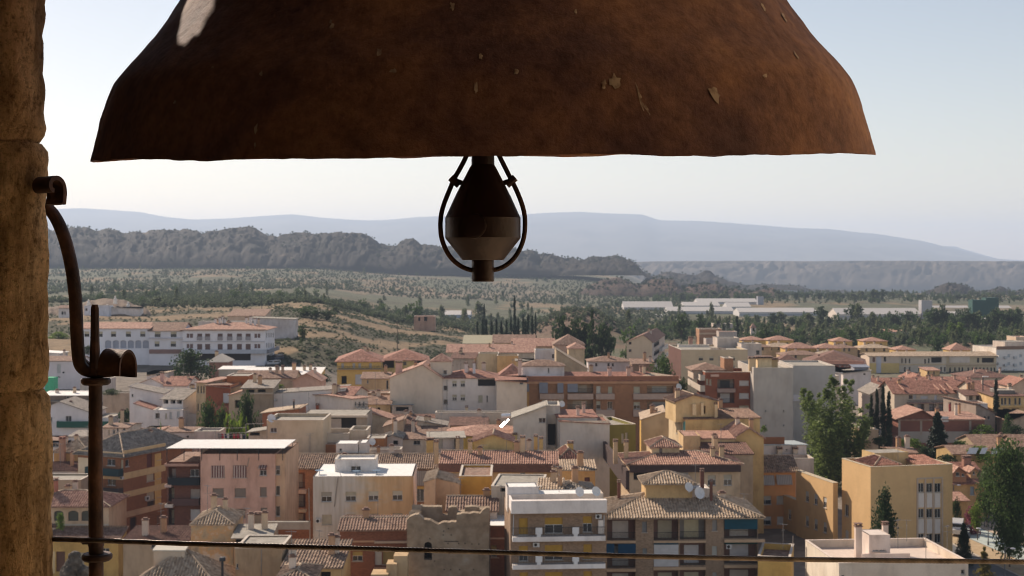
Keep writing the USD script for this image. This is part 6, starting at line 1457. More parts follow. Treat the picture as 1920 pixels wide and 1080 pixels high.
b = B('house', 'pink house with a tile gable showing dark rafter ends', 549, 600, 713, 292, depth=9, rot=0, wall=(.48, .36, .31), roof={'t': 'gy', 'yr': 699, 'tile': 'pink', 'o': .4})
b = B('warehouse', 'warehouse with a long glaring white sheet roof, left of the yellow hall', 452, 600, 702, 333, depth=9, wall=(.4, .38, .34), roof={'t': 'shb', 'yr': 688, 'tile': whitedeck, 'o': .2})
b.block(410, 470, 692, 345, depth=6, wall=(.4, .38, .34), roof={'t': 'shb', 'yr': 687, 'tile': whitedeck, 'o': .2}, wname='rear_wall')
b = B('house', 'tan house with brown roof strip and twin chimneys before the white sheet roof', 443, 553, 708, 300, depth=8, rot=1, wall=(.45, .39, .3), roof={'t': 'gx', 'yr': 694, 'tile': 'brown', 'o': .3}, f=[])
b.ch(519, 688, 706, 5, back=2, col=(.35, .28, .22)).ch(530, 688, 706, 5, back=2, col=(.35, .28, .22))
b = B('house', 'unpainted grey-tan house with slab roof, two attic openings and white terrace strip', 455, 511, 727, 262, depth=9, rot=2, wall=(.30, .25, .19), roof={'t': 'shb', 'yr': 712, 'tile': 'grey', 'o': .4}, f=[('o', 464, 730.5, 477, 736), ('o', 483, 730, 498, 735.5), ('bd', 452, 736.5, 511, 739, (.42, .36, .3), .3)])
b.block(429, 456, 741, 262, depth=8, wall=(.5, .4, .3), roof={'t': 'shr', 'rise': .9, 'tile': 'pink', 'o': .2}, wname='lean_to_wall', f=[('o', 440, 750, 452, 765)])
b = B('house', 'red brick house with sloping tile roof and white blind, beside the grey slab-roofed house', 386, 432, 722, 268, depth=10, rot=-3, wm=brickmat((.26, .10, .065)), sw=plaster((.42, .34, .24)), roof={'t': 'shr', 'rise': -.5, 'tile': 'brown', 'o': .3}, f=[('s', 418, 737, 430, 755, (.55, .55, .57)), ('bp', 405, 760, 432, 769, (.3, .12, .09), .8)])
b.block(368, 387, 717, 271, depth=9, rot=-20, anchor='r', wall=(.45, .37, .26), roof={'t': 'shb', 'yr': 708, 'tile': 'pink', 'o': .3}, wname='end_wall', f=[*gr('s', (370, 376, 381), 2.5, (724, 757), 13, dark)])
b.block(425, 466, 705, 276, depth=7, wm=brickmat((.36, .14, .07)), roof={'t': 'flat', 'ph': .1, 'tile': concrete}, wname='upper_wall')
b = B('shed', 'red brick shed under a tan sloping roof with a thin flue', 492, 560, 774, 243, depth=7, rot=-2, wm=brickmat((.29, .13, .08)), roof={'t': 'shr', 'rise': .9, 'tile': 'tan', 'o': .4})
b.ch(551, 753, 770, 3, back=1, m=railmat)

# white houses on the left
b = B('house', 'white house with grey-brown roof, three-bay loggia and red lean-to below', 305, 343, 747, 272, depth=10, rot=-14, wm=plaster((.57, .56, .56), .2), roof={'t': 'gx', 'yr': 727, 'tile': 'grey', 'o': .4, 'rf': .6}, f=[*gr('o', (306, 319.5, 331.5), 9.5, (748,), 9)])
b.block(243, 306, 738, 277, depth=8, rot=4, wm=plaster((.57, .56, .57), .2), roof={'t': 'shl', 'rise': 1.5, 'tile': 'grey', 'o': .3}, wname='gable_wall', f=[('g', 246.5, 734, 250, 744)])
b.block(287, 343, 769, 268, depth=5, rot=2, wm=plaster((.57, .56, .57), .2), roof={'t': 'flat', 'ph': .1, 'tile': whitedeck}, wname='front_wall', f=[('g', 291, 774.5, 299.5, 784.5), ('s', 310, 775, 313, 785), ('s', 318, 773, 322.5, 785, (.45, .45, .45)), ('s', 332, 771, 337, 783, (.45, .45, .45))])
b.block(252, 290, 769, 270, depth=6, rot=4, wm=plaster((.55, .54, .55), .2), roof={'t': 'shl', 'rise': 1.4, 'tile': 'red', 'o': .2}, wname='side_wall')
b.dish((289, 782, .6), back=-.8)
b = B('house', 'white house with a brick red roof and chimney behind the three-bay loggia', 309, 350, 722, 295, depth=10, rot=-4, wm=plaster((.58, .56, .55), .2), roof={'t': 'gx', 'yr': 705, 'tile': 'red', 'o': .3}, f=[('g', 326, 731.5, 330.5, 739.5), ('g', 340, 730.5, 345, 739)])
b.block(250, 310, 722, 296, depth=9, wall=(.56, .54, .54), roof={'t': 'gy', 'yr': 709, 'tile': 'pink', 'o': .2, 'rf': .55}, wname='gable_wall')
b.ch(304, 700, 716, 6, back=3, col=(.5, .36, .33))
b = B('house', 'little white house with one dark window above the brick red roof', 275, 313, 698, 335, depth=7, wall=(.52, .47, .46), roof={'t': 'shl', 'rise': -.7, 'tile': 'tan'}, f=[('g', 293, 700, 300, 705)])
b = B('wall', 'low whitewashed yard wall with a gate, right of the white houses', 348, 392, 776, 272, depth=.6, wall=(.5, .48, .47), roof={'t': 'flat', 'ph': .02, 'tile': concrete}, category='wall')
b = B('gate_house', 'small white gatehouse with a dark doorway between tree and white house', 349, 364, 737, 285, depth=5, wall=(.52, .5, .5), roof={'t': 'flat', 'ph': .1, 'tile': concrete}, f=[('D', 352, 741, 357, 750, dark)])
b = B('house', 'big white gabled house with a green balcony screen, left of the iron post', 60, 172, 773, 285, depth=10, rot=0, wm=plaster((.56, .56, .58), .15), roof={'t': 'gy', 'yr': 752, 'tile': 'grey', 'o': .3, 'rf': .46}, f=[('g', 90, 782, 98, 790), ('g', 123, 780, 134, 790)])
b.block(165, 208, 783, 286, depth=8, wm=plaster((.56, .56, .58), .15), roof={'t': 'flat', 'ph': .1, 'tile': concrete}, wname='side_wall')
b.hang(('bp', 109, 789, 206, 799.5, (.02, .085, .06), 1.0))
b = B('house', 'house with a pale awning sheet over its roof terrace, above the big white gable', 80, 166, 752, 312, depth=8, wall=(.2, .18, .17), roof={'t': 'shb', 'rise': .3, 'tile': concrete, 'o': .2}, f=[('o', 90, 754, 120, 760)])
b.pent(84, 162, 740.5, 752, 1, depth=5, wall=(.2, .18, .16), roof={'t': 'shb', 'yr': 733, 'tile': whitedeck, 'o': .8}, f=[('g', 124, 743, 130, 750)])
b = B('house', 'white house with a tall grey shutter, far left beside the pillar', 60, 150, 676, 360, depth=9, wm=plaster((.55, .54, .57), .15), roof={'t': 'gx', 'yr': 667, 'tile': 'brown'}, f=[('s', 107, 683, 114, 700, (.42, .42, .4)), ('g', 117, 697, 121, 700), ('g', 108, 706, 113, 708)])
b.block(84, 101, 708, 330, depth=3, wm=flat((.08, .42, .22), .8), roof={'t': 'flat', 'ph': .02, 'tile': flat((.08, .42, .22), .8)}, wname='green_sheet')
b.block(150, 200, 712, 345, depth=8, wall=(.5, .46, .43), roof={'t': 'flat', 'ph': .2, 'tile': concrete}, wname='side_wall')
b = B('house', 'low white house with a tiny window, above the tall grey shutter', 60, 112, 662, 385, depth=7, wall=(.6, .58, .56), roof={'t': 'shl', 'rise': .5, 'tile': whitedeck}, f=[('g', 95, 658, 99, 661)])
b = B('retaining_wall', 'tall weathered grey retaining wall with plants on top, right of the post', 193, 248, 737, 302, depth=4, wm=plaster((.32, .28, .24), .4), roof={'t': 'flat', 'ph': .2, 'tile': concrete}, category='wall')
b = B('house', 'small white house with tiled eaves and small windows, right of the post foot', 192, 240, 801, 243, depth=7, rot=-4, wall=(.58, .54, .48), roof={'t': 'gx', 'yr': 795, 'tile': 'brown', 'o': .2}, f=[('g', 211, 805, 216, 814), ('g', 219, 802, 222, 810), ('g', 230, 801, 235, 807), ('s', 203, 806, 206, 815)])
b = B('house', 'small cream house with a grey door behind the grey-brown hip roof', 265, 300, 806, 240, depth=6, wall=(.54, .48, .42), roof={'t': 'shl', 'rise': -.5, 'tile': 'pink'}, f=[('g', 277, 813, 283, 822), ('s', 285, 811, 288, 822, (.5, .5, .5))])
b = B('house', 'whitewashed cottage with dark tile roof and a small gable, left of the clothes lines', 310, 365, 809, 238, depth=7, wall=(.52, .49, .46), roof={'t': 'gx', 'yr': 801, 'tile': 'brown', 'o': .2}, f=[('o', 350, 817, 354, 821)])
b.block(364, 412, 809, 236, depth=5, wall=(.5, .44, .4), roof={'t': 'flat', 'ph': .3, 'tile': concrete}, wname='terrace_wall')
b.block(466, 502, 810, 236, depth=5, wall=(.46, .42, .36), roof={'t': 'shr', 'rise': .5, 'tile': concrete}, wname='terrace_wall', f=[('o', 468, 810, 487, 817)])
b = B('house', 'orange sided house with a thick chimney and grey-brown roof, left of the post', 101, 166, 846, 228, depth=8, rot=-5, wall=(.50, .33, .17), roof={'t': 'hip', 'yr': 823, 'tile': 'tan', 'o': .3})
b.ch(117, 823, 868, 10, back=-.5, col=(.42, .27, .2), cap=(.25, .1, .07))
b = B('house', 'white house with a slanting dark red roof, below the thick chimney', 70, 149, 882, 220, depth=7, wall=(.56, .55, .55), roof={'t': 'shb', 'yr': 866, 'tile': 'darkred', 'o': .2})
b = B('house', 'white house wall with a dark window, behind the thick chimney', 60, 130, 826, 245, depth=7, wall=(.55, .56, .58), roof={'t': 'shr', 'rise': -.7, 'tile': 'brown', 'o': .2}, f=[('g', 98, 830, 110, 838), ('g', 88, 855, 96, 860)])
b.block(128, 170, 818, 246, depth=6, wall=(.55, .56, .58), roof={'t': 'shb', 'rise': .4, 'tile': 'grey', 'o': .2}, wname='side_wall')
b = B('house', 'low stone-coloured house behind the terracotta hip roof, left of the post', 70, 152, 900, 207, depth=6, wall=(.36, .31, .24), roof={'t': 'flat', 'ph': .2, 'tile': concrete})

# hotel
b = B('hotel', 'long white hotel with a pink tile roof, two rows of brown balcony doors', 342, 497, 617, 398, depth=16, rot=0, wm=plaster((.58, .60, .65), .12), roof={'t': 'hip', 'yr': 604, 'tile': 'pink', 'o': .8}, near=False,
      f=[*[('D', x, y, x + 9.5, y + h_, (.14, .085, .075)) for y, h_ in ((625.5, 12), (645, 12)) for x in (369.5, 384.5, 408, 426, 444, 460.5)], *[('s', x, y, x + w, y + 8, (.16, .10, .09)) for y in (625.5, 645) for x, w in ((350, 5), (356, 6), (477, 5), (483, 5))], ('bd', 342, 639.5, 497, 641, (.4, .42, .46), .3), ('bp', 342, 655, 500, 661.5, (.42, .44, .48), 1.2), ('o', 345, 663, 410, 676), ('o', 415, 663, 470, 676), ('bd', 342, 617, 497, 619.5, (.42, .33, .28), .6), *[('bd', x, 631, x + 9.5, 638, (.25, .25, .27), .25) for x in (369.5, 384.5, 408, 426, 444, 460.5)]],
      rf=[*[('g', x, y, x + 2, y + 9) for y in (624, 643) for x in (499.5, 503.5, 507.5, 511.5, 515)], ('bp', 498, 652, 518, 658, (.2, .2, .22), 1), ('o', 500, 664, 512, 676)])
b.block(280, 342, 619, 398.5, depth=12, wm=plaster((.55, .57, .62), .12), roof={'t': 'gx', 'yr': 604, 'tile': 'brown', 'o': .5}, wname='middle_wall', f=[('h', 290, 622, 301, 632), ('h', 320, 622, 331, 632), ('h', 290, 640, 299, 650), ('h', 320, 640, 330, 650), ('bd', 280, 633, 342, 635, (.42, .44, .5), .5), ('bd', 280, 655, 342, 663, (.2, .14, .13), .2)])
b.block(150, 280, 615, 399, depth=14, wm=plaster((.55, .58, .64), .12), roof={'t': 'gx', 'yr': 604, 'tile': 'pink', 'o': .5}, wname='left_wall', f=[*gr('h', (158, 183, 208, 236, 263), 9.5, (621.5,), 10), *[('A', x, 638, x + 11.5, 653, (.30, .32, .38)) for x in (197, 211.5, 225.5, 239.5, 253.5, 267.5)]])
for i, px in enumerate((404, 412, 418, 421, 462, 470, 478)): b.ch(px, 598 - (i % 3) * 2, 607, 4, back=7, col=(.6, .58, .57))
b = B('barn', 'long brown roofed barn and white sheds above the hotel', 427, 496, 592, 470, depth=12, wall=(.42, .36, .3), roof={'t': 'shb', 'yr': 579, 'tile': 'brown', 'o': .3})
b.block(372, 470, 603, 455, depth=7, wall=(.5, .47, .45), roof={'t': 'flat', 'ph': .1, 'tile': concrete}, wname='shed_wall')
b.block(470, 552, 598, 460, depth=8, wall=(.48, .47, .48), roof={'t': 'shl', 'rise': .5, 'tile': concrete}, wname='shed_wall')
b = B('pavilion', 'small brown kiosk with a pale tent roof in front of the hotel', 392, 425, 676, 372, depth=8, wall=(.26, .16, .13), roof={'t': 'hip', 'yr': 664, 'tile': flat((.5, .45, .38)), 'o': .5})
b = B('cave_house', 'whitewashed cave house front with white chimneys under a brown earth mound', 158, 205, 573, 600, depth=6, wall=(.58, .60, .66), roof={'t': 'flat', 'ph': .2, 'tile': concrete}, f=[('g', 160, 578, 164, 583)], zb=15)
b.block(204, 262, 576, 603, depth=6, wall=(.6, .57, .56), roof={'t': 'shr', 'rise': -.5, 'tile': concrete}, wname='front_wall', zb=15)
for px, y in ((216, 555), (240, 566), (166, 562), (201, 571)):
    p = W(px, y, 610); q = p - (0, 0, 3.4)
    mb = MB().lathe([(.9, 0), (.75, 2.2), (.42, 2.6), (.38, 3.4), (.002, 3.5)], 10, q); mb.build('chimney', plaster(WHT), b.T, b.O)
b = B('cave_house', 'small white house with two windows at the foot of the mound, far left', 110, 132, 577, 585, depth=6, wall=(.6, .58, .58), roof={'t': 'gx', 'yr': 572, 'tile': 'brown'}, f=[('g', 115, 584, 119, 590), ('g', 120.5, 584, 123, 590)])
b = B('house', 'reddish hut ruin on the scrub slope', 776, 815, 593, 640, depth=9, wall=(.38, .26, .2), roof={'t': 'flat', 'ph': .1, 'tile': 'pink'}, f=[('o', 784, 595, 788, 602), ('o', 795, 594, 801, 602)])
mound = mottled('brown_mound', [(.3, (.09, .06, .045)), (.7, (.2, .145, .1))], .3)
hill('cave_mound', [(60, 596), (88, 576), (110, 574), (145, 574), (165, 562), (190, 560), (215, 561), (232, 561), (255, 570), (275, 578), (288, 594), (300, 604)], 625, 26, 30, 15.5, 2.2, 14, mound, nx=120, nr=14, power=.5, seed=31, lumps=.8, lumpw=6)
# ------------------------------------------------------------------ the right side of the town
YW, YW2 = (.50, .37, .17), (.50, .40, .25)
for i, (xl, xr, y, yr, D, lb) in enumerate([
    (1391, 1436, 637, 630, 520, 'ochre town house with a square tiled hip roof, leftmost of the hip-roofed group'), (1440, 1488, 637, 629, 540, 'ochre house with flat-topped hip roof left of the bare white rubble'), (1472, 1530, 652, 642, 500, 'ochre house with broad hip roof in front of the hip-roofed group'),
    (1531, 1577, 652, 643, 505, 'ochre house with hip roof, right neighbour of the broad hip roof'), (1563, 1598, 639, 632, 545, 'small ochre tower house with overhanging hip roof and side wing'), (1619, 1664, 639, 632, 545, 'ochre house with a wide square hip roof, highest of the right group'),
    (1680, 1717, 655, 648, 510, 'ochre house with round window under a shallow roof, right group'), (1782, 1819, 655, 643, 520, 'lone ochre house with a pyramid roof above the long cream row')]):
    b = B('town_house', lb, xl, xr, y, D, depth=9, wall=YW, roof={'t': 'hip', 'yr': yr, 'tile': 'pink', 'o': .4}, f=[('g', xl + 8, y + 5, xl + 12, y + 9), ('g', xr - 14, y + 5, xr - 10, y + 9)])
    b.block(xl - 6, xr + 10, y + 13, D - 12, depth=10, wall=YW2 if i % 2 else (.46, .36, .24), roof={'t': 'hip', 'rise': 1.2, 'tile': 'tan' if i % 2 else 'brown', 'o': .3}, wname='front_wall', f=gr('g', (xl + 4, xl + 18, xr - 8), 4, (y + 14,), 6))
    for k in range(2): b.ch(xl + 2 + 18 * k, y + 2, y + 14, 3.5, back=-6, col=(.55, .48, .4))
b = B('house', 'orange-brick flat house before the warehouse yards', 1311, 1354, 617, 640, depth=12, wm=brickmat((.38, .22, .14)), roof={'t': 'flat', 'ph': .3, 'tile': concrete}, f=[('bd', 1311, 624, 1380, 627, (.5, .4, .3), .1)])
b.block(1348, 1382, 622, 630, depth=8, wall=(.42, .38, .35), roof={'t': 'flat', 'ph': .1, 'tile': 'pink'}, wname='rear_wall')
b = B('house', 'pale long low house beyond the orange-brick house', 1338, 1374, 607, 800, depth=9, wall=(.5, .45, .42), roof={'t': 'flat', 'ph': .1, 'tile': concrete})
b = B('belfry', 'tiny chapel belfry with a pointed pink roof among the trees', 1408, 1418, 613, 640, depth=2.4, wall=(.55, .5, .46), roof={'t': 'hip', 'yr': 605, 'tile': 'pink', 'o': .2}, f=[('o', 1411, 615, 1415, 621)])
b = B('house', 'flat-roofed grey houses with pale stair heads, right of the dark red roof', 1300, 1345, 650, 440, depth=10, wall=(.46, .40, .33), roof={'t': 'shr', 'rise': -1.2, 'tile': 'pink'})
b.block(1324, 1345, 636, 450, depth=6, wall=(.42, .4, .38), roof={'t': 'flat', 'ph': .2, 'tile': concrete}, wname='rear_wall')
b.ch(1295, 633, 648, 7, back=2, col=(.45, .28, .22)); b.ch(1342, 635, 655, 4, back=1, col=(.6, .56, .45))
b = B('school', 'long school with a dark red hipped roof and red walls of paired white windows', 1507, 1620, 681, 425, depth=26, rot=-13, wm=brickmat((.26, .11, .085)), sw=brickmat((.24, .10, .08)), roof={'t': 'hip', 'yr': 658, 'tile': 'darkred', 'o': .9}, near=False,
      f=[*gr('s', (1511, 1524, 1530, 1547, 1552, 1573, 1582, 1588, 1602), 4.5, (681.5,), 6.5, (.55, .52, .52)), ('bd', 1507, 676, 1620, 680.5, (.4, .24, .19), .5)])
b.block(1448, 1510, 682, 425, depth=14, rot=-6, wm=brickmat((.3, .16, .11)), roof={'t': 'hip', 'yr': 664, 'tile': 'darkred', 'o': .6}, wname='wing_wall')
b = B('house', 'white gabled house with blue-grey dormer roof, below the red school', 1581, 1633, 694, 382, depth=10, rot=0, wm=plaster((.55, .53, .52), .2), roof={'t': 'shl', 'rise': -.8, 'tile': concrete}, f=[('g', 1619, 700, 1623, 703)])
b.pent(1602, 1629, 688, 694, 3, depth=4, wall=(.25, .26, .3), roof={'t': 'shb', 'rise': .4, 'tile': flat((.2, .22, .27))})
b = B('house', 'white houses with an arched white roof, between grey wall and red school', 1520, 1577, 690, 350, depth=10, wall=(.56, .54, .53), roof={'t': 'shr', 'rise': -1.2, 'tile': whitedeck}, f=[('o', 1532, 691, 1547, 696)])
b.block(1535, 1573, 705, 330, depth=8, wall=(.5, .45, .38), roof={'t': 'flat', 'ph': .3, 'tile': concrete}, wname='front_wall')
b.ch(1511, 688, 705, 7, back=1, col=(.5, .36, .2))
b = B('town_house_row', 'long cream and lilac town house row with dark openings and pale quoins', 1686, 1774, 667, 492, depth=12, rot=3, wm=plaster((.47, .43, .37), .12), roof={'t': 'gx', 'yr': 659, 'tile': 'tan', 'o': .6}, near=False,
      f=[*gr('g', (1690, 1697, 1704), 2.5, (672,), 9), ('g', 1733, 673, 1736, 682), ('g', 1740, 672, 1743, 681), ('o', 1746, 670, 1766, 680), *gr('g', (1695, 1704, 1722, 1728, 1749, 1763, 1770), 3, (688,), 9), *gr('g', (1722, 1732, 1749, 1763, 1771), 3, (703,), 6), ('bd', 1686, 682, 1774, 684, (.5, .42, .3), .2)])
b.block(1630, 1686, 667, 490, depth=12, rot=0, wm=plaster((.48, .42, .36), .12), roof={'t': 'gx', 'yr': 661, 'tile': 'tan', 'o': .5}, wname='left_wall', f=[('s', 1636, 670, 1641, 679, (.15, .08, .06)), *gr('g', (1657,), 4.5, (669, 685, 700), 9), ('bd', 1643, 668, 1652, 706, (.42, .44, .5), .05), ('bd', 1630, 681, 1686, 706, (.5, .4, .2), .02)])
b.block(1774, 1868, 667, 497, depth=12, rot=4, wm=plaster((.47, .41, .31), .12), roof={'t': 'gx', 'yr': 659, 'tile': 'tan', 'o': .6}, wname='right_wall', f=[('bd', 1780, 668, 1818, 680, (.56, .52, .48), .1), ('g', 1799, 671, 1805, 676), ('g', 1832, 671, 1836, 680), ('o', 1841, 671, 1864, 680), *gr('g', (1780, 1789, 1797, 1803, 1814, 1822, 1829, 1836, 1843, 1850, 1857, 1863), 3, (689,), 9), ('bd', 1774, 683, 1868, 685, (.45, .37, .28), .4)])
b = B('apartment_block', 'white apartment tower at the right edge with little balconies', 1868, 1925, 652, 500, depth=16, rot=12, wm=plaster((.60, .60, .60), .1), sw=plaster((.66, .63, .58)), roof={'t': 'flat', 'ph': .3, 'tile': concrete}, f=[*[('s', x, y, x + 5, y + 6, (.42, .44, .46)) for y in (664, 679) for x in (1889, 1911)], *[('bp', x, y, x + 5, y + 4, (.5, .5, .5), .7) for y in (668, 682, 692) for x in (1882, 1900)], ('bd', 1868, 649, 1925, 655, (.2, .14, .11), .2)], lf=[*[('bp', 1872, y, 1876, y + 4, (.6, .58, .55), .7) for y in (666, 680)]])
b.pent(1884, 1925, 641, 652, 3, depth=8, wall=(.55, .5, .45), roof={'t': 'flat', 'ph': .1, 'tile': concrete})
b.block(1905, 1930, 632, 530, depth=10, wall=(.5, .42, .34), roof={'t': 'flat', 'ph': .2, 'tile': 'pink'}, wname='rear_wall')
b = B('house', 'ochre balconied house below the cream row', 1738, 1762, 694, 440, depth=8, wall=(.48, .37, .22), roof={'t': 'shb', 'yr': 688, 'tile': 'pink'}, f=[*gr('g', (1740, 1750), 2.5, (696,), 6), ('br', 1738, 703, 1762, 707)])
# rows of red roofs
for xl, xr, y, yr, D, rot, lb in [(1634, 1730, 727, 708, 405, 2, 'house row with a broad plain red-brown roof, beside the white gabled house'), (1730, 1830, 722, 706, 410, 2, 'house row with a red-brown roof and pale party ridges below the cream row'), (1815, 1900, 707, 692, 445, 2, 'house with a big dusky red hipped roof, far right'),
                                  (1830, 1905, 735, 713, 395, 3, 'house row with rusty red roofs broken by little gables, far right'), (1712, 1738, 711, 701, 425, 0, 'little dark red gabled roof standing above the roof rows')]:
    b = B('house', lb, xl, xr, y, D, depth=15, rot=rot, wall=(.48, .42, .34), roof={'t': 'hip' if '1815' in str(xl) or xl == 1712 else 'gx', 'yr': yr, 'tile': 'red' if xl != 1815 else 'darkred', 'o': .5}, near=False)
    for k in range(int((xr - xl) / 24)): b.ch(xl + 12 + k * 24, yr - 1 + (k % 2) * 3, yr + 8, 3.5, back=5, col=(.5, .4, .34))
b = B('town_house_row', 'grey-beige row with a red-brown roof, long balcony and glazed bays', 1677, 1778, 736, 335, depth=12, rot=2, wm=plaster((.42, .38, .32), .15), roof={'t': 'gx', 'yr': 713, 'tile': 'red', 'o': .6}, near=False, f=[('g', 1704, 741, 1711, 748), ('s', 1712, 740, 1718, 748, (.4, .4, .4)), ('s', 1726, 742, 1740, 748, (.45, .45, .46)), ('s', 1752, 741, 1757, 750, (.48, .5, .55)), ('br', 1700, 750, 1775, 754, (.3, .2, .17), .9), *gr('L', (1701, 1720, 1742, 1760), 13, (757,), 14, (.4, .4, .42), (.25, .22, .2))])
b.block(1777, 1804, 736, 335, depth=12, rot=10, wm=plaster((.45, .41, .36), .15), roof={'t': 'gx', 'yr': 718, 'tile': 'red', 'o': .4}, wname='end_wall', f=[('s', 1796, 741, 1800, 750, (.4, .35, .25))])
b.block(1632, 1680, 738, 345, depth=12, rot=0, wm=plaster((.46, .42, .38), .15), roof={'t': 'gy', 'yr': 724, 'tile': 'grey', 'o': .3}, wname='gable_wall')
for px in (1690, 1756, 1767, 1782): 
    p0, p1 = b.on(px - 8, 721, 5), b.on(px + 6, 734, -.3)
    MB().tube([p0 + (0, 0, .2), p1 + (0, 0, .3)], .22, 6).build('party_ridge', tilemat('pink'), b.T, b.O)
b = B('house', 'small white house with two windows under a dark roof, left of the lone cypress', 1811, 1846, 740, 330, depth=9, rot=5, wall=(.58, .54, .48), roof={'t': 'gx', 'yr': 730, 'tile': 'darkred', 'o': .5}, f=[('g', 1817, 742, 1824, 750), ('g', 1830, 741, 1836, 750)])
b.block(1825, 1852, 757, 322, depth=7, wall=(.52, .5, .5), roof={'t': 'flat', 'ph': .1, 'tile': 'darkred'}, wname='front_wall', f=[('g', 1834, 758, 1839, 763)])
b = B('house', 'dark red roofed house row stepping back, right of the bare brick house', 1830, 1866, 776, 305, depth=16, rot=8, wall=(.30, .26, .23), roof={'t': 'shl', 'rise': 2.4, 'tile': 'darkred', 'o': .4}, f=[*gr('g', (1845, 1852), 4, (780,), 7)])
b.ch(1781, 757, 772, 3.5, back=6, m=brickmat((.25, .06, .06)))
b = B('town_house', 'cream town house with tall loggia columns behind the lone cypress', 1862, 1922, 742, 322, depth=10, rot=2, wall=(.50, .38, .22), roof={'t': 'shb', 'yr': 736, 'tile': 'darkred', 'o': .4}, f=[*gr('g', (1877, 1883, 1891, 1902, 1910), 4, (746,), 13), *gr('o', (1880, 1897), 13, (766,), 12), ('bd', 1862, 760, 1922, 763, (.52, .38, .2), .3)])
b.pent(1871, 1903, 732, 741, 3, depth=5, wall=(.2, .19, .18), roof={'t': 'flat', 'ph': .1, 'tile': concrete})
b = B('house', 'pinkish gabled house at the right edge above the cypress', 1898, 1940, 722, 360, depth=10, wall=(.5, .4, .32), roof={'t': 'gy', 'yr': 709, 'tile': 'red', 'o': .5}, f=[('g', 1914, 719, 1918, 723)])
b = B('house', 'unfinished house of bare hollow brick with concrete frame and pink roof edge', 1685, 1846, 786, 292, depth=11, rot=1, wm=brickmat((.215, .10, .075)), roof={'t': 'shb', 'rise': .4, 'tile': 'pink', 'o': .3}, f=[('bd', 1684, 787, 1688, 828, (.33, .3, .26), .1), ('bd', 1725, 787, 1729, 815, (.3, .26, .22), .06), ('bd', 1817, 787, 1821, 815, (.3, .26, .22), .06), ('bd', 1685, 787.5, 1846, 789, (.3, .22, .18), .06), ('bd', 1685, 809, 1846, 830, (.32, .3, .27), .04), ('bd', 1764, 781, 1778, 791, (.5, .5, .5), .12)])
b.pent(1684, 1752, 783, 787, .1, depth=10, wm=brickmat((.215, .10, .075)), roof={'t': 'gy', 'yr': 768, 'tile': 'pink', 'o': .7, 'rf': .66})
b = B('house', 'stone-walled house piece at the right edge behind the hedges', 1893, 1930, 775, 300, depth=8, wall=(.36, .3, .24), roof={'t': 'shl', 'rise': -1.6, 'tile': 'brown'})
b = B('house', 'long low house with a dusky brown roof above the green hedge, far right', 1830, 1912, 834, 268, depth=10, rot=2, wall=(.32, .27, .2), roof={'t': 'gx', 'yr': 814, 'tile': 'brown', 'o': .3}, near=False)
b.block(1905, 1960, 836, 265, depth=9, wall=(.3, .25, .2), roof={'t': 'gx', 'yr': 814, 'tile': 'brown', 'o': .3}, wname='right_wall')
b = B('house', 'low house under a dark brown roof with white roof panels, behind the big right tree', 1788, 1905, 850, 246, depth=9, rot=2, wall=(.38, .29, .16), roof={'t': 'gx', 'yr': 834, 'tile': 'brown', 'o': .3}, near=False)
p = b.on(1858, 851, -3.0)
mb = MB()
for k, (dx, w_) in enumerate(((-4.2, 1.6), (-2.0, 1.0), (0, 2.0))):
    mb.add([p + (dx, 0, 0), p + (dx + w_, 0, 0), p + (dx + w_ + .9, 1.2, .9), p + (dx + .9, 1.2, .9)], [[0, 1, 2, 3]])
mb.build('solar_panel', flat((.7, .69, .66), .2, .6), b.T, b.O)
b = B('villa', 'villa with steep red-brown roof, dormers and a timbered gable, right of the ochre building', 1786, 1852, 905, 236, depth=11, rot=4, wall=(.42, .28, .15), roof={'t': 'gx', 'yr': 866, 'tile': 'red', 'o': .4, 'rf': .6}, f=[('s', 1819, 912, 1827, 928, (.22, .24, .26))])
b.pent(1786, 1812, 885, 898, .1, depth=5, wall=(.26, .15, .1), roof={'t': 'gy', 'yr': 874, 'tile': 'pink', 'o': .4, 'rf': .38}, f=[('g', 1792, 880, 1799, 893), ('g', 1803, 888, 1808, 893)])
b.pent(1820, 1834, 882, 890, 1.2, depth=3, wall=(.42, .3, .2), roof={'t': 'gy', 'yr': 876, 'tile': 'pink', 'o': .3}, f=[('g', 1824, 884, 1828, 890)])
b.ch(1812, 858, 880, 14, back=5, m=brickmat((.3, .17, .13)))
b.block(1780, 1815, 938, 229, depth=5, wall=(.40, .26, .14), roof={'t': 'shb', 'yr': 921, 'tile': 'pink', 'o': .3}, wname='porch_wall')
b = B('house', 'flat-roofed beige annexe between poplar and black cypresses', 1618, 1647, 806, 262, depth=7, rot=4, wall=(.40, .32, .24), roof={'t': 'flat', 'ph': .1, 'tile': concrete}, f=[])
b = B('house', 'low brown roofed garden house below the beige annexe', 1675, 1718, 848, 240, depth=7, wall=(.35, .26, .2), roof={'t': 'gx', 'yr': 838, 'tile': 'brown'}, near=False)
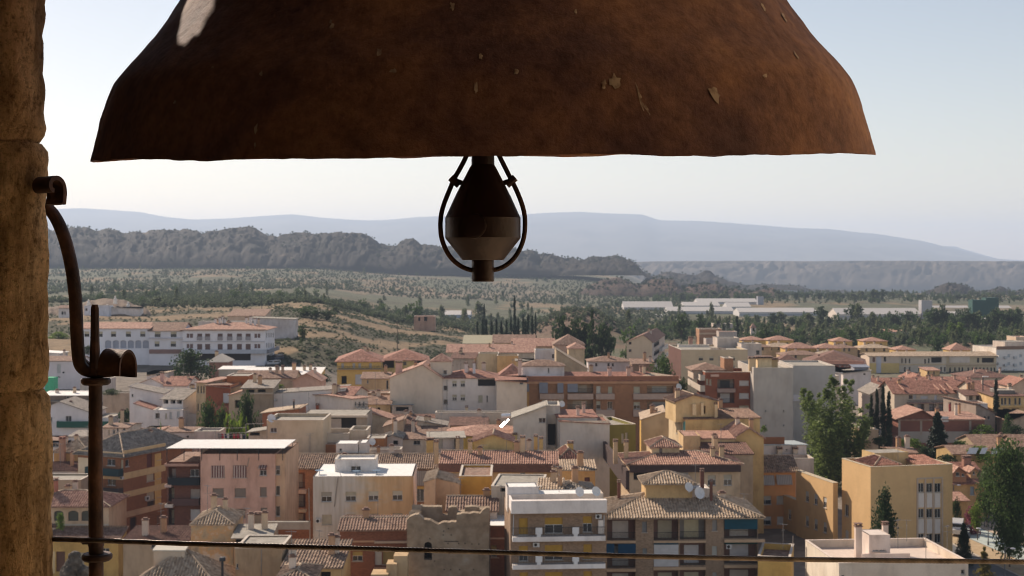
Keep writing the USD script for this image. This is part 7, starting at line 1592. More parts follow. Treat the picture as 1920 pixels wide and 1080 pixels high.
# warehouses on the plain
shedroof, shedwall, shedwall2 = flat((.42, .40, .38), .7), plaster((.44, .45, .46), .1), plaster((.48, .45, .42), .1)
for nm, lb, xl, xr, y, yr, D, m in [
    ('warehouse', 'long white roofed warehouse left of the silo tower', 1570, 1726, 589, 577.5, 1040, shedwall2), ('warehouse', 'grey-white warehouse with a stepped roof end', 1386, 1532, 585, 577, 1100, shedwall), ('warehouse', 'warehouse with many small saw-tooth white roofs, far left of the sheds', 1170, 1262, 576, 565, 1240, shedwall),
    ('warehouse', 'high white warehouse at the back with grey tower right', 1308, 1420, 566, 559.5, 1400, shedwall), ('warehouse', 'long low white warehouse in the middle', 1252, 1376, 583, 575, 1150, shedwall), ('warehouse', 'white warehouse behind the low middle one', 1282, 1350, 573, 566, 1300, shedwall),
    ('warehouse', 'short white warehouse beside the grey tower', 1364, 1408, 575, 567, 1240, shedwall), ('warehouse', 'small white shed before the saw-tooth warehouse', 1232, 1252, 595, 589, 1080, shedwall), ('warehouse', 'low grey hall behind the green silo', 1752, 1822, 582, 573, 1300, shedwall), ('warehouse', 'pale hall right of the green silo', 1868, 1902, 582, 573, 1280, shedwall2), ('warehouse', 'white shed in front of the green silo', 1843, 1872, 604, 596, 900, shedwall2),
    ('warehouse', 'cream hall between the poplars and green silo', 1760, 1824, 591, 584, 1000, shedwall2), ('greenhouse', 'long white greenhouse roof in the orchards', 361, 444, 547, 543.5, 1750, shedwall), ('greenhouse', 'short white greenhouse left of its twin', 355, 382, 567.5, 565, 1340, shedwall), ('greenhouse', 'short white greenhouse right of its twin', 387, 413, 570.5, 567.5, 1300, shedwall), ('greenhouse', 'tiny white roof in the orchards behind the scrub hill', 530, 548, 558, 555.5, 1500, shedwall),
    ('farm_hall', 'grey-white farm hall at the foot of the badlands', 683, 748, 529, 521, 2300, shedwall), ('blue_hall', 'low blue-grey hall among poplars behind the scrub', 832, 882, 590, 582, 980, plaster((.3, .36, .46), .1)), ('barn', 'low pink roofed barn among the green trees', 1665, 1702, 622, 617, 720, shedwall2)]:
    B(nm, lb, xl, xr, y, D, depth=30 if D > 950 else 14, wm=m, roof={'t': 'gx' if D > 950 else 'shb', 'yr': yr, 'tile': shedroof if nm != 'barn' else 'pink', 'o': .3}, near=False, f=[('bd', xl + 2, y + 4, xr - 2, y + 6, (.3, .32, .35), .1)] if D < 1300 and xr - xl > 60 else [])
B('silo_tower', 'grey concrete silo tower beside the long warehouse', 1728, 1748, 563, 1050, depth=8, wm=plaster((.30, .31, .33), .1), roof={'t': 'flat', 'ph': .1, 'tile': concrete}, category='silo')
B('grey_tower', 'grey square tower at the end of the high warehouse', 1421, 1432, 556, 1390, depth=8, wm=plaster((.27, .29, .33), .1), roof={'t': 'flat', 'ph': .1, 'tile': concrete}, category='tower')
gsl = thing('green_silo', 'big dark green silo block standing above the trees on the right', 'silo', (*W(1844, 600, 960)[:2], 0))
gO = np.array((*W(1844, 600, 960)[:2], 0))
for px, w_, y in ((1832, 25, 563), (1856.5, 24, 559)):
    p = W(px, y, 960); mb = MB().box((p[0], p[1], p[2] / 2 - 1), (w_ / F * 960, 9, p[2] + 2)); mb.box((p[0], p[1], p[2] + .15), (w_ / F * 970, 9.3, .3))
    for k in range(7): mb.box((p[0] + (k - 3) * w_ / F * 140, p[1] - 4.55, p[2] / 2), (.25, .2, p[2] - 1))
    mb.build('silo_body', flat((.02, .075, .06), .6), gsl, gO)
# ------------------------------------------------------------------ trees and plants
tr = np.random.default_rng(99)
def leaves(centres, radii, per, size, squash=1.0, flatten=0.0):
    """small leaf-sized faces spread in clumps"""
    C = np.repeat(centres, per, 0); R = np.repeat(radii, per, 0)
    n = len(C)
    d = tr.normal(size=(n, 3)); d /= np.linalg.norm(d, axis=1, keepdims=True)
    P = C + d * (tr.random((n, 1)) ** 0.45) * R
    a = tr.normal(size=(n, 3)); a /= np.linalg.norm(a, axis=1, keepdims=True)
    b = np.cross(a, tr.normal(size=(n, 3))); b /= np.linalg.norm(b, axis=1, keepdims=True)
    s = size * (0.6 + 0.8 * tr.random((n, 1)))
    V = np.stack([P - a * s, P + b * s * .55, P + a * s, P - b * s * .55], 1).reshape(-1, 3)
    i = np.arange(n)[:, None] * 4
    return V, np.hstack([i, i + 1, i + 2, i + 3])

stage.CreateClassPrim('/World/tree_kinds')
def kind_of_tree(name, H, Wd, mat, shape, nclump, per, leaf, trunk=0.16, lift=0.18):
    root = UsdGeom.Xform(stage.DefinePrim(f'/World/tree_kinds/{name}', 'Xform'))
    cs, rs = [], []
    mb = MB()
    mb.tube([(0, 0, -.4), (0.02 * H, 0, .3 * H), (0, .02 * H, .75 * H)], [trunk * 1.2, trunk * .8, trunk * .3], 7)
    while len(cs) < nclump:
        z = tr.random(); th = tr.random() * 2 * math.pi
        if shape == 'round':
            zz = lift + (1 - lift) * z; rmax = math.sqrt(max(0, 1 - (2 * z - 1) ** 2)) * (0.85 + .3 * math.sin(3 * th + 5 * z))
            q = math.sqrt(tr.random()) * rmax * .82; r0 = .2 * Wd
        elif shape == 'cypress':
            zz = .04 + .94 * z; rmax = (1 - z) ** .6 * min(1, z * 6 + .45); q = tr.random() ** .5 * rmax * .7; r0 = .22 * Wd * (0.5 + .7 * (1 - z))
        elif shape == 'cone':
            zz = .08 + .9 * z; tier = 0.75 + .35 * abs(math.sin(z * 16)); rmax = (1 - z) ** .85 * tier; q = tr.random() ** .4 * rmax * .9; r0 = .15 * Wd * (.4 + (1 - z))
        elif shape == 'plumes':
            k = tr.integers(0, 11); ca = k * 2.4; cr = 0.08 + .78 * (k / 11) ** .6
            top = (1.0, .9, .97, .84, .94, .74, .9, .66, .84, .58, .74)[k]
            zz = .1 + (top - .1) * z; th = ca; q = cr * (.45 + .55 * z) + .0; r0 = .085 * Wd * (1.3 - 1.05 * z ** 1.6)
            th += tr.normal() * .12 / max(q, .2)
        elif shape == 'column':
            zz = .08 + .9 * z; rmax = min(1, .55 + 2 * z, 2.6 * (1.02 - z)); q = tr.random() ** .5 * rmax * .7; r0 = .2 * Wd
        elif shape == 'bush':
            zz = .05 + .85 * z; rmax = math.sqrt(max(0, 1 - z * z)); q = math.sqrt(tr.random()) * rmax * .85; r0 = .22 * Wd
        c = np.array((q * Wd / 2 * math.cos(th), q * Wd / 2 * math.sin(th), zz * H))
        cs.append(c); rs.append((r0, r0, r0 * (1.6 if shape in ('plumes', 'column', 'cypress') else .8)))
    cs, rs = np.array(cs), np.array(rs)
    if shape in ('round', 'plumes'):
        for c in cs[:: max(1, nclump // 9)]:
            mb.tube([(0, 0, .22 * H), c * .55 + np.array((0, 0, .1 * H)), c], [trunk * .5, trunk * .3, trunk * .1], 5)
    V, Q = leaves(cs, rs, per, leaf)
    usdkit.mesh(stage, f'/World/tree_kinds/{name}/trunk', mb.arrays(), trunkmat)
    usdkit.mesh(stage, f'/World/tree_kinds/{name}/crown', (V, Q), mat)
    return name, H, Wd
Ldark, Lmid, Lpale, Lbright, Lpop, Lcyp, Lolive, Lyel = leafmat('dark', (.028, .045, .018)), leafmat('mid', (.04, .065, .02)), leafmat('pale', (.075, .09, .045)), leafmat('bright', (.075, .115, .02)), leafmat('poplar', (.12, .15, .045)), leafmat('cypress', (.013, .024, .013), .15), leafmat('olive', (.06, .075, .045)), leafmat('yellow', (.10, .085, .025))
K = {}
for a in [('broad_dark', 10, 9, Ldark, 'round', 60, 60, .26), ('broad_mid', 10, 9, Lmid, 'round', 60, 60, .26), ('broad_big', 13, 12, Lmid, 'round', 120, 110, .22), ('garden_ball', 5, 3.2, Lbright, 'round', 40, 45, .14, .08, .38),
          ('poplar_clump', 20, 14, Lpop, 'plumes', 420, 52, .21, .3), ('cypress_near', 17, 3.6, Lcyp, 'cypress', 110, 45, .2, .15), ('conifer_near', 14, 8, Lcyp, 'cone', 170, 42, .26), ('conifer_yellow', 6, 3.5, Lyel, 'cone', 60, 40, .16), ('oval_dark', 9, 4.6, Ldark, 'column', 90, 60, .17),
          ('bush_bright', 3, 4, Lbright, 'bush', 28, 40, .18), ('bush_dark', 3, 4, Ldark, 'bush', 28, 40, .18), ('bush_pink', 3, 2.6, leafmat('blossom', (.16, .05, .07)), 'bush', 24, 36, .14),
          ('far_broad', 9, 9, Lmid, 'round', 26, 16, .6), ('far_dark', 9, 9, Ldark, 'round', 26, 16, .6), ('far_pale', 11, 6, Lpale, 'column', 26, 16, .6), ('far_bright', 13, 6, Lbright, 'column', 30, 18, .55), ('far_cypress', 14, 3.4, Lcyp, 'cypress', 60, 14, .4), ('far_olive', 5, 5.5, Lolive, 'round', 12, 10, .7, .12, .1), ('far_conifer', 13, 7, Ldark, 'cone', 30, 16, .6)]:
    K[a[0]] = kind_of_tree(*a)

def nth(i):
    return ('first', 'second', 'third', 'fourth', 'fifth', 'sixth', 'seventh', 'eighth', 'ninth', 'tenth')[i] if i < 10 else f"{i + 1}{'th' if (i + 1) % 100 in (11, 12, 13) else {1: 'st', 2: 'nd', 3: 'rd'}.get((i + 1) % 10, 'th')}"
def tree(kind, px, ytop, wpx, D, label, group=None, category='tree', name=None, ybase=None):
    _, H, Wd = K[kind]
    x = (px - 960) / F * D; zg = gz1(x, D) - .15
    if ybase is not None: zg = CZ - (ybase - HY) / F * D
    zt = CZ - (ytop - HY) / F * D
    h = max(1.2, zt - zg); w = wpx / F * D
    t = thing(name or {'cyp': 'cypress', 'con': 'conifer', 'bus': 'bush'}.get(kind.replace('far_', '')[:3], 'tree'), label, category, (x, D, zg), group, float(tr.random() * 360), (w / Wd, w / Wd, h / H))
    t.GetReferences().AddInternalReference(f'/World/tree_kinds/{kind}'); t.SetInstanceable(True)
    return t
T = tree
T('broad_big', 1893, 848, 118, 198, 'large dark green tree at the right edge beside the street')
T('broad_mid', 1850, 880, 40, 206, 'feathery grey-green tree just left of the large right-edge tree', ybase=985)
T('garden_ball', 1833, 945, 34, 217, 'small lollipop tree with a bright round crown on the sandy verge')
T('conifer_near', 1807, 980, 40, 198, 'tall dark conifer right of the white roof terrace'); T('conifer_yellow', 1846, 1025, 42, 186, 'yellow-brown conifer bush beside the road', category='tree')
T('oval_dark', 1658, 926, 58, 187, 'dense dark oval tree before the ochre building')
T('bush_pink', 1822, 948, 34, 222, 'pink flowering shrub behind the street fence', category='shrub', name='shrub'); T('bush_dark', 1793, 935, 24, 226, 'dark shrub beside the ochre building corner', category='shrub', name='shrub')
T('poplar_clump', 1562, 708, 196, 262, 'huge light green poplar with upright plumes before the grey wall'); 
for i, (px, y, w) in enumerate(((1634, 738, 20), (1644, 728, 19), (1656, 720, 20), (1667, 732, 22))): T('cypress_near', px, y, w, 283, f'{nth(i)} from the left of the black cypresses clustered right of the poplar', 'black cypresses right of the poplar')
T('cypress_near', 1868, 709, 20, 312, 'lone tall cypress before the town houses on the right')
T('conifer_near', 1758, 772, 74, 264, 'broad dark conifer before the bare brick house')
for px, y, w, D, k, lb in [(1712, 822, 42, 262, 'bush_bright', 'yellow-green bushes left of the broad conifer'), (1735, 838, 34, 258, 'bush_dark', 'dark bushes at the left foot of the broad conifer'), (1800, 826, 40, 262, 'bush_bright', 'green bushes at the right foot of the broad conifer'), (1776, 852, 50, 246, 'bush_dark', 'dark bushes under the broad conifer'),
                          (1845, 796, 50, 290, 'bush_bright', 'green hedge bush left of the lone cypress foot'), (1905, 798, 44, 288, 'bush_dark', 'green hedge bush right of the lone cypress foot'), (1890, 782, 24, 292, 'broad_mid', 'small tree right of the lone cypress foot'), (1835, 836, 60, 247, 'bush_bright', 'bright vine-like bush on the low brown roof'), (1648, 820, 30, 258, 'bush_dark', 'dark bush below the beige annexe'), (1690, 826, 20, 255, 'bush_bright', 'sunlit bush right of the black cypresses'), (1432, 803, 14, 268, 'bush_bright', 'small bush at the foot of the grey wall')]:
    T(k, px, y, w, D, lb, category='bush' if k != 'broad_mid' else 'tree', ybase=y + w * .45 if k != 'broad_mid' else None)
T('broad_dark', 356, 664, 90, 345, 'big dark round tree among the white houses on the left')
T('broad_mid', 395, 765, 56, 252, 'green tree at the foot of the red brick house'); T('bush_bright', 442, 778, 70, 246, 'bright green bushes behind the clothes line', category='bush'); T('broad_dark', 463, 752, 56, 255, 'dark tree before the grey slab roof house'); T('broad_mid', 420, 776, 40, 249, 'mid green tree between the dark tree and red brick house')
T('broad_mid', 1241, 676, 60, 332, 'round green garden tree beside the brick terrace'); T('bush_dark', 1268, 712, 34, 300, 'dark foliage in the gap right of the brick terrace', category='bush', ybase=745); T('broad_dark', 1281, 720, 36, 305, 'dark tree in the gap behind the red brick house')
T('bush_dark', 236, 768, 40, 288, 'dark shrub in the shade of the retaining wall', category='bush', ybase=800); T('bush_bright', 301, 796, 8, 240, 'climbing plant on the white house corner', category='bush'); T('bush_bright', 113, 961, 18, 191, 'potted green plant on the villa terrace', category='plant', name='plant', ybase=991); T('bush_dark', 498, 748, 18, 280, 'green plant on a terrace among the roofs', category='plant', name='plant', ybase=757); T('bush_bright', 526, 720, 18, 296, 'green shrub beside the pink gable', category='bush', ybase=732); T('bush_dark', 610, 702, 30, 318, 'dark bush at the yellow hall corner', category='bush', ybase=716)
T('bush_dark', 830, 671, 34, 320, 'dry scrubby tree over the roofs right of the yellow hall', ybase=690); T('bush_dark', 165, 648, 22, 385, 'dark bush left of the hotel', category='bush', ybase=664); T('bush_bright', 110, 622, 40, 470, 'green bush on the far left slope', category='bush'); T('bush_dark', 210, 732, 40, 300, 'plants spilling over the retaining wall', category='plant', name='plant', ybase=740)
# cypress wood, broad trees and the belts beyond
for i, (px, y, w, D) in enumerate(sorted([(895, 604, 12, 500), (905, 598, 10, 505), (912, 600, 13, 510), (922, 603, 14, 500), (931, 600, 12, 505), (940, 604, 14, 510), (950, 601, 12, 500), (958, 596, 10, 515), (972, 598, 13, 505), (981, 594, 11, 500), (990, 590, 12, 505), (998, 594, 13, 500), (905, 610, 16, 495), (985, 602, 16, 490), (1004, 588, 9, 520)])): T('far_cypress', px, y, w, D, f'{nth(i)} cypress from the left in the dark wood below the clapper', 'cypresses of the dark wood')
T('far_cypress', 965, 558, 13, 520, 'tallest cypress, rising high over the dark wood'); T('far_cypress', 908, 571, 9, 640, 'slim cypress left of the tallest cypress, farther away')
for i, (px, y, w) in enumerate(sorted(((1052, 600, 42), (1078, 604, 46), (1100, 612, 50), (1128, 614, 44), (1062, 618, 50), (1140, 620, 34), (1090, 622, 44)))): T('far_dark', px, y, w, 468, f'{nth(i)} dark broad tree from the left in the wood beside the cypresses', 'dark broad trees in the wood')
T('far_conifer', 1111, 583, 36, 455, 'pointed conifer standing over the dark broad trees'); T('far_broad', 1180, 612, 40, 520, 'green tree left of the gabled apartment house')
for px, y, w, D, k, lb in [(572, 572, 46, 560, 'far_broad', 'tall olive-green tree right of the hotel'), (592, 582, 40, 555, 'far_dark', 'dark tree beside the tall olive-green tree'), (612, 584, 42, 558, 'far_dark', 'dark bushy tree on the scrub edge, right of its twin'), (628, 576, 22, 640, 'far_pale', 'grey-green tree at the right end of the scrub-edge trees'), (566, 612, 20, 430, 'far_dark', 'dark tree right of the hotel end'), (778, 565, 36, 720, 'far_broad', 'round green tree above the hut ruin'), (690, 585, 22, 700, 'far_broad', 'small green tree left of the round tree'), (296, 558, 28, 720, 'far_pale', 'pale tree behind the cave houses'),
                          (1278, 591, 42, 660, 'far_dark', 'dark round tree before the warehouses'), (1312, 593, 28, 665, 'far_dark', 'smaller dark round tree right of the dark round tree'), (1382, 593, 14, 640, 'far_cypress', 'dark pointed cypress before the long low warehouse'), (1435, 612, 34, 560, 'far_dark', 'dark round tree beside the tiny chapel belfry'), (1334, 572, 14, 900, 'far_pale', 'slim pale poplar before the white warehouses'), (828, 575, 18, 900, 'far_pale', 'pale poplar left of the blue hall'), (898, 570, 30, 850, 'far_pale', 'pale green poplars right of the blue hall'), (1637, 544, 20, 1500, 'far_dark', 'left one of the twin round trees on the skyline'), (1655, 544, 20, 1500, 'far_dark', 'right one of the twin round trees on the skyline'),
                          (1759, 616, 20, 700, 'far_bright', 'small bright yellow-green poplar, left of the big bright one'), (1785, 606, 30, 690, 'far_bright', 'big bright yellow-green poplar'), (1800, 604, 26, 695, 'far_bright', 'bright poplar joined to the right of the big one'), (1832, 630, 12, 640, 'far_bright', 'slim bright poplar near the white tower'), (1845, 641, 30, 600, 'far_broad', 'green tree left of the white apartment tower')]:
    T(k, px, y, w, D, lb)
for i in range(26): T(('far_pale', 'far_broad', 'far_dark')[tr.integers(0, 3)], 1440 + 18.5 * i + tr.random() * 12, 586 + tr.normal() * 5 + (4 if i < 8 else -2), 22 + tr.random() * 12, 860 + tr.random() * 80, f'{nth(i)} tree from the left in the leafy belt before the warehouses', 'trees of the belt before the warehouses')
for i in range(22): T(('far_broad', 'far_dark')[i % 2], 1738 + 8.2 * i + tr.random() * 6, 588 + tr.normal() * 5, 26 + tr.random() * 10, 800 + tr.random() * 60, f'{nth(i)} tree from the left in the tall grove before the green silo', 'trees of the grove before the green silo')
for i in range(44): T(('far_broad', 'far_pale', 'far_olive')[tr.integers(0, 3)], 1395 + 12.2 * i + tr.random() * 10, 614 + 12 * tr.random(), 20 + tr.random() * 16, 590 + tr.random() * 130, f'{nth(i)} low tree from the left behind the ochre town houses', 'low trees behind the ochre town houses')
for i in range(46): T(('far_broad', 'far_pale', 'far_dark')[tr.integers(0, 3)], 1235 + 15.5 * i + tr.random() * 13, 546 + 6 * tr.random() + (4 if i > 28 else 0), 16 + tr.random() * 14, 1500 + tr.random() * 300, f'{nth(i)} distant tree from the left in the line under the mesa', 'distant trees under the mesa')
for i, (px, y) in enumerate(((127, 421), (134, 424), (146, 424), (150, 425), (155, 426), (162, 427), (262, 432))): T('far_dark', px, y, 6 if px != 127 else 5, 2690, f'{nth(i)} tiny tree from the left on the badland crest', 'tiny trees on the badland crest', ybase=y + 9)

def stuff(name, spots, sizes, kinds, label, category):
    pi = UsdGeom.PointInstancer.Define(stage, numbered('/World', name))
    for i, k in enumerate(kinds):
        pr_ = stage.DefinePrim(f'{pi.GetPath()}/kinds/plant_{i + 1:03d}', 'Xform'); pr_.GetReferences().AddInternalReference(f'/World/tree_kinds/{k}')
    pi.CreatePrototypesRel().SetTargets([f'{pi.GetPath()}/kinds/plant_{i + 1:03d}' for i in range(len(kinds))])
    n = len(spots)
    pi.CreateProtoIndicesAttr(Vt.IntArray.FromNumpy(tr.integers(0, len(kinds), n).astype(np.int32)))
    pi.CreatePositionsAttr(Vt.Vec3fArray.FromNumpy(spots.astype(np.float32)))
    a = tr.random(n) * math.pi
    pi.CreateOrientationsAttr(Vt.QuathArray([Gf.Quath(float(math.cos(t)), 0, 0, float(math.sin(t))) for t in a]))
    pi.CreateScalesAttr(Vt.Vec3fArray.FromNumpy(np.asarray(sizes, np.float32)))
    tag(pi.GetPrim(), label, category, kind='stuff')
def onland(px, D):
    x = (px - 960) / F * D
    return np.stack([x, D, gz(x, D)], 1)
n = 15000
D = 700 * (2650 / 700) ** tr.random(n); px = -40 + tr.random(n) * 1330
x = (px - 960) / F * D
rowy = np.round(D / 14) * 14 + tr.normal(size=n) * 1.2
keep = meshkit.fbm(np.stack([x / 130, D / 230, 0 * x], -1), 3, seed=41) > 0.42
P = onland(px, np.where(tr.random(n) < .7, rowy, D))[keep]
s = 0.34 + .34 * tr.random((len(P), 1))
stuff('orchard', P, np.repeat(s, 3, 1), ['far_olive'], 'green orchards and olive rows covering the plain below the badlands', 'orchard')
n = 260
D = 760 * (2650 / 760) ** tr.random(n); px = -40 + tr.random(n) * 1330
P = onland(px, D); s = .45 + .4 * tr.random((n, 1))
stuff('hedgerow', P, np.repeat(s, 3, 1), ['far_pale', 'far_olive', 'far_broad'], 'scattered taller trees and hedgerows among the orchards of the plain', 'hedgerow')
n = 9000
D = 395 + tr.random(n) * 330; px = np.where(tr.random(n) < .72, 515 + tr.random(n) * 620, -40 + tr.random(n) * 560); D = np.where(px < 515, 480 + (D - 395) * .85, D)
x = (px - 960) / F * D
keep = meshkit.fbm(np.stack([x / 14, D / 22, 0 * x], -1), 4, seed=5) + .22 * tr.random(n) > .57
P = onland(px, D)[keep]
s = .08 + .17 * tr.random((len(P), 1))
stuff('scrub', P, s * np.array([[1.3, 1.3, .8]]), ['far_olive'], 'dry scrub bushes over the tan hillside behind the town', 'scrub')
n = 3600
D = 640 + tr.random(n) ** 1.5 * 2100; px = 1225 + tr.random(n) * 745
keep = ((D < 1000) | (D > 1420)) & ((D > 700) | (px > 1400))
P = onland(px, D)[keep]; s = .25 + .45 * tr.random((len(P), 1))
stuff('woodland', P, np.repeat(s, 3, 1), ['far_broad', 'far_olive', 'far_pale'], 'mixed green woodland and fields around the warehouses', 'woodland')
P = np.vstack([h_[tr.random(len(h_)) < k_] for h_, k_ in zip(HILLS[3:7], (.055, .06, .06, .08))])
P = P + tr.normal(size=P.shape) * (3, 2, 0)
s = .2 + .4 * tr.random((len(P), 1)) ** 2
stuff('hill_scrub', P - (0, 0, .6), s * np.array([[1.2, 1.2, .9]]), ['far_olive', 'far_dark'], 'dark bushes and small pines dotting the crags of the badlands', 'scrub')
# ------------------------------------------------------------------ the street bottom right, cars, lamps, small things
def sheet(name, pxs_, z, mat):
    P = [W(x, y, CZ * F / (y - HY)) for x, y in pxs_]
    P = [(p[0], p[1], z) for p in P]
    n = 14
    a, b, c, d = (np.array(p) for p in P)
    V = np.array([[(a * (1 - s) + b * s) * (1 - t) + (d * (1 - s) + c * s) * t for s in np.linspace(0, 1, n)] for t in np.linspace(0, 1, 4)]).reshape(-1, 3)
    Q = [[j * n + i, j * n + i + 1, (j + 1) * n + i + 1, (j + 1) * n + i] for j in range(3) for i in range(n - 1)]
    tag(MB().add(V, Q).build(name, mat), kind='structure')
sand = mottled('sandy_verge', [(.3, (.30, .21, .12)), (.7, (.42, .32, .2))], .8)
sheet('square', [(1770, 940), (2100, 1045), (2100, 930), (1790, 905)], .008, mottled('pale_yard', [(.3, (.34, .26, .2)), (.7, (.46, .38, .3))], .5))
sheet('pavement', [(1760, 958), (2100, 1096), (2100, 1062), (1760, 950)], .012, mottled('sand_paving', [(.3, (.36, .28, .2)), (.7, (.46, .37, .28))], 1.5))
sheet('cycle_path', [(1760, 985), (2100, 1130), (2100, 1097), (1760, 959)], .012, mottled('pale_green_path', [(.3, (.32, .36, .33)), (.7, (.42, .46, .42))], .9))
sheet('verge', [(1760, 1008), (2100, 1170), (2100, 1131), (1760, 986)], .008, sand)
sheet('road', [(1740, 1110), (2100, 1320), (2100, 1171), (1740, 1000)], .006, mottled('asphalt', [(.3, (.09, .09, .092)), (.7, (.13, .13, .13))], .7))
kb = MB()
p0, p1 = G(1770, 1013), G(2050, 1147)
kb.bar(p0, p1, .22, .14); kb.build('kerb', flat((.42, .38, .33), .9), kind='structure')
f0, f1 = G(1793, 968), G(1925, 1022)
fe = thing('street_fence', 'low dark railing fence along the far side of the pale path', 'fence', f0)
d = (f1 - f0)
mb = MB().bar(f0 + (0, 0, 1.1), f1 + (0, 0, 1.1), .07); mb.bar(f0 + (0, 0, .25), f1 + (0, 0, .25), .06); mb.build('rail', railmat, fe, f0)
for k in range(22): q = f0 + d * k / 21; MB().bar(q, q + (0, 0, 1.15), .1).build('fence_post', railmat, fe, f0)
def lamp(label, px, yb, yt, arm, group=None):
    b_ = G(px, yb); h = (yb - yt) / F * b_[1]
    L = thing('street_lamp', label, 'street lamp', b_)
    MB().tube([(0, 0, 0), (0, 0, .5), (0, 0, .52), (0, 0, h)], [.14, .14, .08, .055], 8).build('pole', flat((.13, .13, .14), .5, .4), L)
    hm = MB()
    for s_ in arm:
        e = np.array((s_, -.15, h - .15)); hm.tube([(0, 0, h - .25), e * .6 + np.array((0, 0, .1 + h * .4)) - np.array((0, 0, 0)), e], [.04, .035, .03], 6)
    hm.build('arm', flat((.13, .13, .14), .5, .4), L)
    for s_ in arm:
        v = trimesh.creation.icosphere(2, 1.0); m = MB().add(v.vertices * (.36, .2, .12) + np.array((s_ * 1.15, -.15, h - .17)), v.faces)
        m.build('lamp_head', flat((.6, .6, .62), .35, .3), L, smooth=True)
lamp('tall double street lamp at the right edge beside the pale path', 1912, 1046, 942, (-1.0, .8))
lamp('street lamp on the sandy verge, right of the lollipop tree', 1853, 1024, 990, (-1.3, ))
lamp('street lamp behind the yellow-brown conifer at the roadside', 1884, 1084, 1026, (.9, ))
lamp('street lamp beside the pink shrub', 1798, 978, 945, (.8, ))
lamp('street lamp head showing at the corner of the ochre building', 1788, 973, 908, (.7, ))
for px, yt, D, lb in ((745, 601, 470, 'wooden pole standing on the scrub hill'), (491, 548, 640, 'thin pole behind the hotel roofs'), (1843, 706, 330, 'street lamp pole over the red roofs'), (1465, 600, 640, 'thin pole before the leafy belt')):
    p = W(px, yt, D); g_ = gz1(p[0], D); u = thing('pole', lb, 'pole', (p[0], D, g_))
    MB().tube([(0, 0, -.3), (0, 0, p[2] - g_)], [.16, .1], 6).build('mast', railmat if px != 745 else trunkmat, u)
    if px == 1843: MB().box((.5, -.2, p[2] - g_), (1.3, .4, .2)).build('lamp_head', whitedeck, u)
    if px == 745: MB().box((0, 0, p[2] - g_ - .7), (1.8, .12, .14)).build('crossarm', trunkmat, u)
def car(label, pos, rz, col, van=False, parked='car'):
    c = thing('van' if van else 'parked_car', label, 'van' if van else 'car', pos, None, rz)
    L_, Wc, Hc = (4.9, 1.9, 2.1) if van else (4.1, 1.7, 1.45)
    side = [(-.5, .25), (-.5, .55), (-.47, .62), (-.40, .64), (-.30, .97), (-.22, 1), (.42, 1), (.49, .6), (.5, .25)] if not van else [(-.5, .18), (-.5, .5), (-.42, .56), (-.33, .94), (-.27, 1), (.48, 1), (.5, .9), (.5, .18)]
    po = Polygon([(x * L_, z * Hc) for x, z in side])
    m = trimesh.creation.extrude_polygon(po, Wc, engine='earcut'); v = m.vertices
    MB().add(np.stack([v[:, 0], v[:, 2] - Wc / 2, v[:, 1]], -1), m.faces).build('body', flat(col, .25, .1, .6), c)
    x0, x1 = (-.3, .38) if not van else (-.36, -.1)
    for s_ in (-1, 1):
        MB().box(((x0 + x1) / 2 * L_, s_ * (Wc / 2 + .005), Hc * .77), ((x1 - x0) * L_, .02, Hc * .26)).build('side_window', glassmat(), c)
    for s_ in (-1, 1):
        xe = (-.385 if not van else -.39) if s_ < 0 else (.462 if not van else .502)
        MB().box((xe * L_, 0, Hc * .78), (.05, Wc * .84, Hc * .24)).build('windscreen', glassmat(), c)
    for x in (-.31, .3):
        for s_ in (-1, 1):
            w = MB().lathe([(.002, -.1), (.26, -.1), (.32, -.06), (.32, .06), (.26, .1), (.002, .1)], 14); vv, ff = w.arrays()
            MB().add(np.stack([vv[:, 0] + x * L_, vv[:, 2] + s_ * (Wc / 2 - .1), vv[:, 1] + .32], -1), ff).build('wheel', darkin, c)
car('white van parked at the end of the ochre building', G(1794, 1002), 70, (.6, .6, .6), True)
for k, (px, D_, col, lb) in enumerate(((507, 392, (.03, .03, .035), 'black car parked at the right end of the hotel'), (514, 398, (.5, .5, .52), 'silver car parked at the right end of the hotel'), (520, 405, (.05, .06, .09), 'dark blue car parked farthest right at the hotel'), (456, 386, (.5, .5, .5), 'pale car in front of the hotel arcade'))):
    x = (px - 960) / F * D_; car(lb, (x, D_, gz1(x, D_)), 60, col)
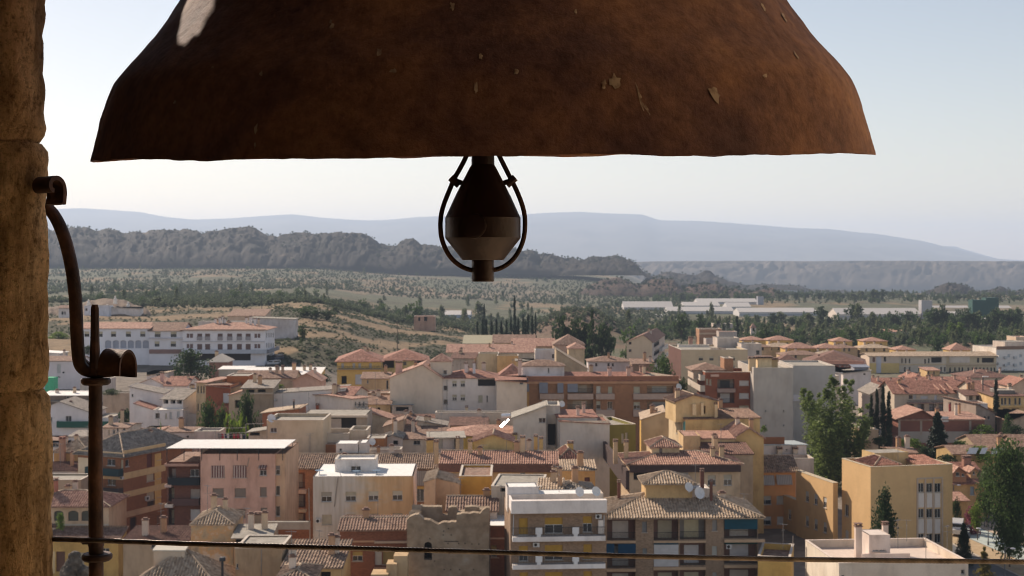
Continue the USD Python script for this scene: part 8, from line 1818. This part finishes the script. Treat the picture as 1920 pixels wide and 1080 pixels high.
for px, y, D_, col, lb in ((352, 771, 268, (.10, .13, .2), 'blue car in the yard right of the white houses'), (366, 770, 266, (.6, .6, .6), 'white car beside the blue car in the yard'), (1492, 813, 268, (.5, .5, .52), 'silver car parked under the grey wall'), (1475, 812, 270, (.12, .14, .2), 'dark car parked under the grey wall')):
    p = W(px, y, D_); g_ = gz1(p[0], D_); car(lb, (p[0], D_, g_), 10, col)
# clothes lines on the roof behind the canopy
D_ = 221
cl_ = thing('clothes_line', 'rooftop clothes line frame of thin poles, behind the white canopy', 'clothes line', W(437, 828, D_))
CO = W(437, 828, D_); mb = MB()
for a_, b_ in (((404, 830), (404, 802)), ((461, 830), (461, 796)), ((404, 803), (461, 802)), ((461, 795), (495, 794)), ((406, 813), (462, 811)), ((406, 817), (462, 815))): mb.bar(W(*a_, D_), W(*b_, D_), .07)
mb.build('frame', flat((.3, .28, .25), .6), cl_, CO)
for i, (px, w_, h_, c_, nm) in enumerate(((412, 7, 9, (.2, .19, .18), 'grey'), (417, 5, 9, (.42, .04, .06), 'crimson'), (423, 4, 8, (.05, .06, .14), 'navy'), (427.5, 4, 9, (.6, .6, .62), 'white'), (433, 5, 8, (.03, .03, .05), 'black'), (439, 5, 9, (.4, .05, .07), 'red'), (446, 6, 9, (.3, .04, .06), 'dark red'), (452, 4, 9, (.62, .56, .54), 'cream'), (458, 5, 12, (.03, .04, .07), 'dark blue'))):
    a_, c2 = W(px - w_ / 2, 813.5, D_), W(px + w_ / 2, 813.5 + h_, D_)
    g_ = thing('garment', f'{nm} garment hanging on the rooftop clothes line', 'laundry', (a_ + c2) / 2, 'laundry on the rooftop line')
    n = 6; V = [((i_ / (n - 1) - .5) * (c2[0] - a_[0]), .07 * math.sin(i_ * 2.1) + .05 * r_, (.5 - r_ / 3) * (a_[2] - c2[2])) for r_ in range(4) for i_ in range(n)]
    MB().add(V, [[r_ * n + i_, r_ * n + i_ + 1, (r_ + 1) * n + i_ + 1, (r_ + 1) * n + i_] for r_ in range(3) for i_ in range(n - 1)]).build('cloth', flat(c_, .9), g_)
